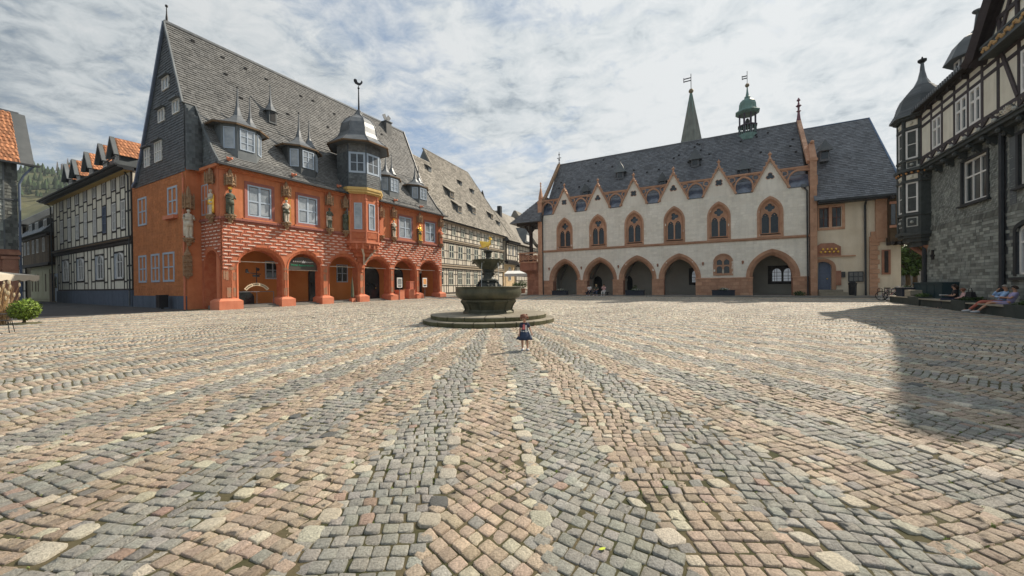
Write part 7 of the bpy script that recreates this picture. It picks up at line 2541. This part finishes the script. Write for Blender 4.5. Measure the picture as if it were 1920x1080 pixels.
m_leaf = MAT('leaf_green', (.035, .075, .015), (.09, .15, .03), rough=.6, scale=3, attr=.5)
m_leafy = MAT('box_leaf', (.07, .135, .012), (.20, .28, .03), rough=.55, scale=4, attr=.5)
m_leafd = MAT('dark_leaf', (.02, .045, .012), (.05, .09, .02), rough=.6, scale=3, attr=.5)
m_flow = MAT('white_flower', (.65, .65, .60), rough=.8, attr=.2)
m_pbox = MAT('blue_black_planter', (.014, .02, .035), (.025, .035, .055), rough=.6)
for (x0, x1, lab, fl) in ((5.75, 7.6, 'dark trough planter with white flowers before the first town hall arch', 1), (14.5, 16.4, 'dark trough planter with a tall white and green plant before the third arch', 2), (22.9, 24.85, 'dark trough planter with white and dark plants below the small traceried window', 1)):
    x_, y_ = rthing_loc((x0 + x1) / 2, -1.1)
    t = thing('planter', lab, 'planter', (x_, y_, .36), RA, 'trough planters before the town hall arcade')
    w = x1 - x0
    MB().panel(rect(-w / 2, w / 2, 0, .55), [], -.35, .35).build('trough', m_pbox, t)
    MB().box(-w / 2 - .04, w / 2 + .04, -.39, .39, .52, .58).build('rim', m_pbox, t)
    f = MB()
    leafball(f, (0, 0, .62), .5, 160, .07, .35)
    if fl == 2:
        leafball(f, (0, 0, .85), .3, 120, .07, 1.0)
    f.build('foliage', m_leafd, t)
    f = MB()
    leafball(f, (.1, -.1, .68), .45, 90, .05, .3)
    f.build('blossom', m_flow, t)
x_, y_ = rthing_loc(29.9, -.9)
t = thing('low_shrub', 'small dark green weed clump at the foot of the last town hall pier', 'plant', (x_, y_, .36), RA)
f = MB()
leafball(f, (0, 0, .2), .5, 260, .07, .5)
f.build('foliage', m_leafd, t)
MB().tube([(0, 0, 0), (0, 0, .25)], .02).build('stem', m_brown, t)

# ---- benches, planters and people before the slate house
m_bw = MAT('pale_bench_slat', (.30, .27, .21), (.42, .38, .30), rough=.8, scale=5, objvar=.15)
m_bs = MAT('dark_bench_stone', (.035, .045, .042), (.07, .08, .07), rough=.8, scale=2)


def sthing(name, label, cat, x, y, group=None, rot=0, dz=0.0):
    p = SM @ Vector((x, y, 0))
    return thing(name, label, cat, (p.x, p.y, gz(p.x, p.y) + dz), SA + rot, group)


for (x, w, lab) in ((-6.3, 3.0, 'low slatted bench at the lane corner carrying the black planter tub'), (-1.5, 3.4, 'low slatted bench on which the dark haired woman sits'), (3.0, 2.7, 'low slatted bench on which the resting couple sits'), (7.2, 3.0, 'low slatted bench next to the viewer side downpipe')):
    t = sthing('bench', lab, 'bench', x, -.85, 'slatted benches along the slate house')
    MB().box(-w / 2, w / 2, -.42, .42, -.05, .40).build('base', m_bs, t)
    for k in range(5):
        MB().box(-w / 2 - .05, w / 2 + .05, -.50 + .2 * k, -.50 + .2 * k + .17, .40, .455).build('slat', m_bw, t)
for (x, w, lab) in ((-3.95, 1.5, 'dark stone flower trough between the corner bench and the dark haired woman'), (.95, 1.2, 'dark stone trough between the woman and the resting couple'), (5.0, 1.3, 'dark stone trough right of the resting couple')):
    t = sthing('planter', lab, 'planter', x, -.85, 'stone troughs between the slatted benches')
    MB().box(-w / 2, w / 2, -.5, .5, -.05, .52).build('trough', m_bs, t)
    f = MB()
    leafball(f, (0, 0, .55), .48, 300, .06, .35)
    leafball(f, (w * .2, -.2, .6), .3, 120, .05, .4)
    f.build('foliage', m_leafd if x > 0 else m_leaf, t)
t = sthing('tub', 'square black planter tub on the corner bench', 'tub', -6.3, -.85, dz=.46)
MB().box(-.5, .5, -.4, .4, 0, .52).box(-.56, .56, -.46, .46, .50, .58).build('body', m_pbox, t)
f = MB()
leafball(f, (0, 0, .6), .35, 120, .05, .3)
f.build('foliage', m_leafd, t)
t = sthing('crate', 'pale striped wooden crate beside the black tub on the corner bench', 'crate', -5.2, -.85, dz=.46)
for k in range(5):
    MB().box(-.42, .42, -.35, .35, .02 + .085 * k, .085 + .085 * k).build('slat', m_bw, t)
MB().box(-.38, .38, -.3, .3, 0, .40).build('inner_box', m_bs, t)
t = sthing('storage_cabinet', 'long low dark blue green cabinet against the slate wall', 'cabinet', -4.2, -.35)
MB().box(-1.8, 1.8, -.3, .33, 0, 1.28).build('body', MAT('petrol_blue_paint', (.012, .035, .045), (.025, .05, .06), rough=.6), t)
MB().box(-1.85, 1.85, -.36, .34, 1.28, 1.36).build('lid', MAT('petrol_blue_paint', (.012, .035, .045)), t)
for k in range(4):
    MB().box(-1.75 + .9 * k, -.92 + .9 * k, -.325, -.30, .1, 1.2).build('panel_door', MAT('petrol_blue_paint', (.012, .035, .045)), t)
t = sthing('bag', 'dark shoulder bag standing on the stone trough next to the couple', 'bag', 1.0, -.95, dz=.55)
MB().hexa([(-.28, -.1, 0), (.28, -.1, 0), (.28, .14, 0), (-.28, .14, 0), (-.22, -.05, .38), (.22, -.05, .38), (.22, .08, .38), (-.22, .08, .38)]).build('body', m_black, t)
MB().tube([(-.18, 0, .36), (-.1, 0, .55), (.1, 0, .55), (.18, 0, .36)], .015, 5).build('strap', m_black, t)
# seated people
p = SM @ Vector((-.9, -.75, 0))
person('dark haired woman in a black top and navy trousers reading on the middle bench', (p.x, p.y, gz(0, p.y) - .03), SA + radians(-12), 1.0,
       pose(SIT, look=(-.3, -1, -.55), wrL=(.1, -.30, .72), wrR=(-.1, -.32, .72), anL=(.2, -.42, .09), toL=(.2, -.56, .05)), m_black, m_navy, m_hairb, sleeve='short', shoe=m_shoed, long_hair=True, glasses=True)
t = thing('magazine', 'open white magazine held in the lap of the dark haired woman', 'magazine', tuple(SM @ Vector((-.95, -1.12, 0)) + Vector((0, 0, .82))), SA + radians(-12))
for s_ in (-1, 1):
    MB().beam((0, 0, 0), (s_ * .2, .0, .05), .30, .008, up=(0, 0, 1)).build('page', m_whitec, t)
p = SM @ Vector((-.15, -.72, 0))
person('small child in a pale pink top leaning on the dark haired woman', (p.x, p.y, gz(0, p.y) + .10), SA + radians(-8), .74, pose(SIT, look=(-.6, -1, -.3)), m_pinkc, m_black, m_hairr, sleeve='long', shoe=m_shoed, head_r=.14)
REC = dict(pel=(0, .05, .52), che=(0, .18, .83), neck=(0, .22, 1.01), head=(0, .20, 1.15), shL=(.17, .20, .95), shR=(-.17, .20, .95), elL=(.26, .05, .74), elR=(-.26, .05, .74),
           wrL=(.06, -.12, .78), wrR=(-.04, -.14, .74), hiL=(.10, -.02, .50), hiR=(-.10, -.02, .50), knL=(.12, -.46, .55), knR=(-.12, -.46, .55), anL=(.12, -.86, .14), anR=(-.12, -.80, .12), toL=(.13, -.98, .20), toR=(-.13, -.94, .16))
p = SM @ Vector((2.55, -.72, 0))
person('grey haired person resting in a light blue shirt and brick red trousers', (p.x, p.y, gz(0, p.y) - .02), SA + radians(-14), 1.02, pose(REC, look=(.2, -1, 0), wrR=(-.05, -.02, 1.02), elR=(-.2, -.12, .80)), m_blue, m_redc, m_hairg, skin=m_skin2, sleeve='long', shoe=m_shoe, group='resting couple')
p = SM @ Vector((3.15, -.72, 0))
person('person in lilac dress and dark glasses with bare legs stretched out', (p.x, p.y, gz(0, p.y) - .02), SA + radians(-12), 1.0, pose(REC, look=(-.1, -1, 0)), m_lilac, m_lilac, m_hairb, skin=m_skin2, sleeve='short', leg='skirt', shoe=m_shoe, glasses=True, group='resting couple')

# bicycles at the lane corner
m_frame = [MAT('bike_black', (.02, .02, .022), rough=.4, metal=.3), MAT('bike_silver', (.45, .46, .48), rough=.35, metal=.6), MAT('bike_red', (.30, .04, .03), rough=.4)]
m_tyre = MAT('tyre_rubber', (.015, .015, .015), rough=.9)


def bicycle(loc, rot, lab, k):
    t = thing('bicycle', lab, 'bicycle', loc, rot, 'bicycles parked at the lane corner')
    for x in (-.52, .52):
        w = MB()
        pts = [(x + .33 * cos(2 * pi * i / 18), 0, .34 + .33 * sin(2 * pi * i / 18)) for i in range(19)]
        w.tube(pts, .02, 5)
        w = w.build('wheel', m_tyre, t)
        sp = MB()
        for i in range(8):
            a = 2 * pi * i / 8
            sp.tube([(x, 0, .34), (x + .32 * cos(a), 0, .34 + .32 * sin(a))], .004, 3)
        sp.ball((x, 0, .34), .035, 6, 4)
        sp.build('spokes', m_frame[1], w)
    f = MB()
    for a, b_ in (((-.52, .34), (-.1, .30)), ((-.52, .34), (-.18, .80)), ((-.1, .30), (-.2, .86)), ((-.1, .30), (.36, .76)), ((-.18, .78), (.36, .84)), ((.36, .92), (.52, .34))):
        f.tube([(a[0], 0, a[1]), (b_[0], 0, b_[1])], .018, 6)
    f.build('frame', m_frame[k % 3], t)
    MB().tube([(.36, 0, .84), (.34, 0, 1.02)], .015).tube([(.26, -.28, 1.05), (.36, -.12, 1.03), (.36, .12, 1.03), (.26, .28, 1.05)], .014, 5).build('handlebar', m_frame[1], t)
    MB().hexa([(-.34, -.07, .88), (-.06, -.03, .88), (-.06, .03, .88), (-.34, .07, .88), (-.34, -.09, .94), (-.04, -.03, .94), (-.04, .03, .94), (-.34, .09, .94)]).build('saddle', m_frame[0], t)
    MB().tube([(-.1, -.06, .30), (-.02, -.08, .18), (-.02, -.16, .18)], .01, 4).tube([(-.1, .06, .30), (-.18, .08, .42), (-.18, .16, .42)], .01, 4).build('pedal', m_frame[0], t)
    return t


for k in range(6):
    p = SM @ Vector((-8.3 - .55 * k, -.55 + .12 * (k % 3), 0))
    bicycle((p.x, p.y, gz(0, p.y)), SA + radians(78 + 9 * (k % 3)), 'parked bicycle, %s frame, number of the row %s from the slate house corner' % (('black', 'silver', 'red')[k % 3], ('first', 'second', 'third', 'fourth', 'fifth', 'sixth')[k]) if False else
            ('%s bicycle standing %s in the row behind the corner bench' % (('black', 'silver', 'red')[k % 3], ('first', 'second', 'third', 'fourth', 'fifth', 'sixth')[k])), k)
p_ = RM @ Vector((36.0, -1.2, 0))
t = thing('bicycle_rack', 'low grey hooped bicycle rack before the annex corner', 'bicycle rack', (p_.x, p_.y, gz(0, p_.y)), RA)
for k in range(5):
    x = -.9 + .42 * k
    MB().tube([(x, 0, 0), (x, 0, .75), (x + .08, 0, .82), (x + .2, 0, .82), (x + .28, 0, .75), (x + .28, 0, 0)], .022, 6).build('hoop', m_iron, t)
MB().box(-1.1, 1.1, -.04, .04, .0, .05).build('rail', m_iron, t)


# ================================================================ trees, far buildings in the right lane
def tree(loc, h, r, label, leaves=5200, trunk=.22, group=None, mat=None, leaf=.16):
    t = thing('tree', label, 'tree', loc, random.uniform(0, 6), group)
    m = MB().tube([(0, 0, -.3), (.05, 0, h * .25), (-.05, .08, h * .5), (0, 0, h * .8)], [trunk, trunk * .8, trunk * .5, trunk * .15], 8)
    for k in range(7):
        a, z = k * 2.4, h * (.35 + .07 * k)
        m.tube([(0, 0, z), (r * .4 * cos(a), r * .4 * sin(a), z + h * .12), (r * .75 * cos(a), r * .75 * sin(a), z + h * .16)], [trunk * .35, trunk * .2, trunk * .06], 5)
    m.build('trunk', m_brown, t)
    f = MB()
    for k in range(34):
        a, q = random.uniform(0, 2 * pi), sqrt(random.random())
        z = h * random.uniform(.38, .95)
        rr = r * q * sin(pi * min(1, max(.12, (z / h - .25) / .78))) ** .6
        leafball(f, (rr * cos(a), rr * sin(a), z), r * random.uniform(.22, .36), leaves // 34, leaf, .8)
    f.build('crown', mat or m_leaf, t)
    return t


for (x, y, h, r, lab) in ((41.0, 38.5, 7.5, 3.0, 'leafy tree in the lane seen under the corner turret'), (45.5, 39.5, 8.5, 3.2, 'second leafy tree further back in the lane under the turret'), (36.6, 35.0, 5.6, 1.5, 'small bright green tree just past the annex corner')):
    tree((x, y, gz(x, y)), h, r, lab, 4200, group='trees in the lane behind the annex')
t = thing('lane_building', 'grey blue shop front building at the back of the right lane', 'building', (52, 44, .3), radians(-75))
MB().box(-9, 9, 0, 6, 0, 9).build('wall', m_slateb, t)
for k in range(6):
    MB().box(-8 + 2.8 * k, -6.2 + 2.8 * k, -.08, 0, .4, 2.8).build('shop_window', m_glass, t)
    MB().box(-8 + 2.8 * k, -6.6 + 2.8 * k, -.08, 0, 4.2, 6.2).build('window', m_white, t)
MB().box(-9.4, 9.4, -.5, 6.2, 9, 10.5).build('roof', m_slated, t)

# ================================================================ cafe corner on the left
t = thing('ball_shrub', 'round clipped bright green shrub at the sunny edge of the square', 'shrub', (-21.8, 16.9, gz(0, 16.9)), 0)
MB().tube([(0, 0, 0), (.02, 0, .3), (0, .02, .6)], [.06, .05, .03], 6).build('stem', m_brown, t)
f = MB()
leafball(f, (0, 0, .62), .48, 2300, .05, .95)
leafball(f, (.18, -.05, .70), .44, 1300, .04, .9)
leafball(f, (-.22, .1, .52), .38, 700, .05, .8)
leafball(f, (.05, .1, .95), .22, 240, .04, 1)
f.build('foliage', m_leafy, t)
MB().lathe([(.5, -.02), (.5, .05), (.4, .06)], 14).build('planting_hole', m_moss, t)
for (x, y, n, lab) in ((-22.6, 16.6, 170, 'tall dry golden ornamental grass behind the ball shrub'), (-24.0, 17.2, 150, 'dry ornamental grass under the pale parasol')):
    t = thing('ornamental_grass', lab, 'grass clump', (x, y, gz(0, y)), 0, 'dry grasses beside the cafe')
    f, g_ = MB(), MB()
    for k in range(n):
        a, l, le = random.uniform(0, 2 * pi), random.uniform(.7, 1.9), random.uniform(.1, .45)
        bx, by = random.gauss(0, .16), random.gauss(0, .16)
        tx_, ty_ = bx + le * cos(a), by + le * sin(a)
        f.tube([(bx, by, 0), (bx * .5 + tx_ * .5, by * .5 + ty_ * .5, l * .6), (tx_, ty_, l)], [.008, .006, .003], 3)
        if k % 4 == 0:
            g_.ball((tx_, ty_, l), .035, 5, 4, sz=3)
    f.build('blades', MAT('dry_grass', (.34, .20, .09), (.52, .36, .18), rough=.9, attr=.3), t)
    g_.build('seed_heads', MAT('seed_head', (.50, .42, .28), rough=.9), t)
t = thing('cafe_parasol', 'large off-white square parasol with hanging valance over the cafe corner', 'parasol', (-29.6, 17.6, gz(0, 17.6)), radians(12))
MB().tube([(0, 0, 0), (0, 0, 2.9)], .035).build('pole', m_timber, t)
c_ = MAT('off_white_canvas', (.52, .47, .38), (.62, .57, .47), rough=.85, scale=1)
m = MB().add([(-3.4, -3.4, 2.35), (3.4, -3.4, 2.35), (3.4, 3.4, 2.35), (-3.4, 3.4, 2.35), (0, 0, 3.0)], [(0, 1, 4), (1, 2, 4), (2, 3, 4), (3, 0, 4)])
m.build('canopy', c_, t)
m = MB()
for i in range(4):
    a, b_ = [(-3.4, -3.4), (3.4, -3.4), (3.4, 3.4), (-3.4, 3.4)][i], [(3.4, -3.4), (3.4, 3.4), (-3.4, 3.4), (-3.4, -3.4)][i]
    for q in range(12):
        p0, p1 = lerp2(a, b_, q / 12), lerp2(a, b_, (q + 1) / 12)
        pm = lerp2(p0, p1, .5)
        m.add([(*p0, 2.35), (*p1, 2.35), (*p1, 2.08), (*pm, 2.0), (*p0, 2.08)], [(0, 1, 2, 3, 4)])
m.build('valance', c_, t)
m = MB()
for a in (pi / 4, 3 * pi / 4, 5 * pi / 4, 7 * pi / 4):
    m.tube([(0, 0, 2.92), (3.4 * 1.38 * cos(a), 3.4 * 1.38 * sin(a), 2.33)], .02, 4)
m.build('ribs', m_timber, t)
for (x, y, ro, lab) in ((-17.75, 12.75, .4, 'thin dark metal cafe chair on the cobbles'), (-18.3, 13.6, 2.2, 'thin dark metal cafe chair behind the seated guest')):
    t = thing('cafe_chair', lab, 'chair', (x, y, gz(0, y)), ro, 'thin metal chairs at the cafe')
    MB().lathe([(.21, .44), (.21, .46)], 12).build('seat', m_iron, t)
    MB().tube([(-.18, .16, .45), (-.2, .2, .85), (0, .24, .92), (.2, .2, .85), (.18, .16, .45)], .012, 5).tube([(-.1, .2, .46), (-.08, .23, .88)], .008, 4).tube([(.1, .2, .46), (.08, .23, .88)], .008, 4).build('backrest', m_iron, t)
    for sx in (-1, 1):
        for sy in (-1, 1):
            MB().tube([(.15 * sx, .15 * sy, .45), (.2 * sx, .2 * sy, 0)], .012, 5).build('leg', m_iron, t)
t = thing('cafe_table', 'small round metal cafe table at the picture edge', 'table', (-17.9, 13.0, gz(0, 13)), 0)
MB().lathe([(.34, .70), (.34, .725)], 16).build('tabletop', m_iron, t)
MB().tube([(0, 0, .1), (0, 0, .7)], .02).tube([(-.28, 0, .02), (0, 0, .12), (.28, 0, .02)], .015, 5).tube([(0, -.28, .02), (0, 0, .12), (0, .28, .02)], .015, 5).build('table_base', m_iron, t)
person('seated guest in a mauve top and jeans at the little cafe table', (-18.15, 12.95, gz(0, 13)), radians(70), 1.0, pose(SIT, look=(.3, -1, -.2)), MAT('mauve_cloth', (.36, .24, .26), rough=.9), m_denim, m_hairb, sleeve='long', shoe=m_shoe)

# market awnings, plants and guests where the street opens behind the fountain
t = thing('market_awning', 'wide grey white awning at the end of the street behind the fountain', 'awning', (2.2, 62, gz(0, 62)), radians(-6))
MB().hexa([(-3.2, -2, 3.0), (3.2, -2, 3.0), (3.2, 2, 3.6), (-3.2, 2, 3.6), (-3.2, -2, 3.06), (3.2, -2, 3.06), (3.2, 2, 3.66), (-3.2, 2, 3.66)]).build('canvas', MAT('grey_white_canvas', (.55, .57, .58), (.66, .67, .67), rough=.8), t)
MB().box(-3.2, 3.2, -2.02, -1.98, 2.6, 3.03).build('valance', MAT('grey_white_canvas', (.55, .57, .58)), t)
for x in (-3, 0, 3):
    MB().tube([(x, -1.9, 0), (x, -1.9, 3.0)], .04).build('post', m_iron, t)
for (x, y, s_, lab) in ((.6, 57, 1.0, 'leafy tub plant left under the street awning'), (1.6, 57.5, 1.2, 'larger leafy tub plant under the street awning'), (-2.1, 54, .7, 'terracotta coloured flower tub by the golden stone house')):
    t = thing('tub_plant', lab, 'plant', (x, y, gz(0, y)), 0)
    MB().lathe([(.3 * s_, 0), (.4 * s_, .6 * s_), (.36 * s_, .6 * s_)], 10).build('pot', m_sandd, t)
    f = MB()
    leafball(f, (0, 0, 1.1 * s_), .65 * s_, 420, .10, .9)
    f.build('foliage', m_leaf if s_ > .8 else MAT('red_flowers', (.35, .06, .03), (.5, .16, .06), rough=.8, attr=.4), t)
for k, (x, y, lab, mm) in enumerate(((2.4, 55.5, 'guest in black seated at the street cafe beside the fountain rim', m_black), (3.1, 56.2, 'guest in dark clothes seated beside the porch wall', m_navy), (2.9, 54.3, 'guest in a white shirt at the nearest street cafe table', m_whitec))):
    person(lab, (x, y, gz(0, y)), radians(60 + 70 * k), 1.05, SIT, mm, m_black, m_hairb, sleeve='long', shoe=m_shoed, group='guests at the street cafe')

# ================================================================ hill behind the left lane
hb = bpy.data.meshes.new('wooded_hill')
V, Fc = [], []
nx, ny = 60, 22
for j in range(ny + 1):
    for i in range(nx + 1):
        x = -900 + 780 * i / nx
        y = 230 + 250 * j / ny
        u = j / ny
        z = 128 * sin(min(1, u * 1.15) * pi / 2) * (.9 + .12 * sin(x * .011) + .05 * sin(x * .037)) * (.35 + .65 * min(1, max(0, (-x - 120) / 260)))
        V.append((x, y, z + 3 * sin(x * .09 + y * .07)))
for j in range(ny):
    for i in range(nx):
        a = j * (nx + 1) + i
        Fc.append((a, a + 1, a + nx + 2, a + nx + 1))
hb.from_pydata(V, [], Fc)
hb.materials.append(MAT('hill_meadow', (.045, .07, .028), (.14, .13, .06), rough=.95, scale=.03))
link(hb, 'hill', None, kind='structure')
wf = MB()
bt_ = MB()
for k in range(7000):
    i = random.randrange(len(V))
    x, y, z = V[i]
    x += random.uniform(-7, 7)
    y += random.uniform(-8, 8)
    if x > -260 or x < -760:
        continue
    if sin(x * .03) * cos(y * .021) > .35:
        continue
    h = random.uniform(4, 9)
    wf.lathe([(h * .28, z), (h * .2, z + h * .4), (.3, z + h)], 5, x, y, random.random())
for k in range(560):
    x = random.uniform(-700, -300)
    j = random.uniform(.78, 1.0)
    y = 230 + 250 * j
    z = 128 * sin(min(1, j * 1.15) * pi / 2) * (.9 + .12 * sin(x * .011) + .05 * sin(x * .037)) * (.35 + .65 * min(1, max(0, (-x - 120) / 260)))
    h = random.uniform(14, 24)
    bt_.tube([(x, y, z - 2), (x + random.uniform(-1, 1), y, z + h)], [.7, .25], 4)
    bt_.lathe([(1.6, z + h * .55), (.3, z + h)], 4, x, y)
wf.build('hill_forest', MAT('hill_conifers', (.02, .042, .018), (.05, .08, .03), rough=.95, scale=.05, attr=.4), None, kind='stuff')
bt_.build('bare_trees', MAT('dead_spruce', (.12, .105, .095), (.19, .17, .15), rough=.95, attr=.3), None, kind='stuff')
# thin air between the square and the hill
hz_ = bpy.data.meshes.new('haze')
bx = MB().box(-950, 250, -60, 700, -8, 150).mesh('haze', bpy.data.materials.new('haze_air'))
hm = _hm = bpy.data.materials['haze_air']
hm.use_nodes = True
hm.node_tree.nodes.clear()
vo = hm.node_tree.nodes.new('ShaderNodeVolumePrincipled')
vo.inputs['Color'].default_value = (.75, .82, .90, 1)
vo.inputs['Density'].default_value = .00020
ou_ = hm.node_tree.nodes.new('ShaderNodeOutputMaterial')
hm.node_tree.links.new(vo.outputs[0], ou_.inputs['Volume'])
USE_HAZE = True
if USE_HAZE:
    link(bx, 'haze', None, kind='stuff')
print('stones', N, 'near', int(near.sum()))
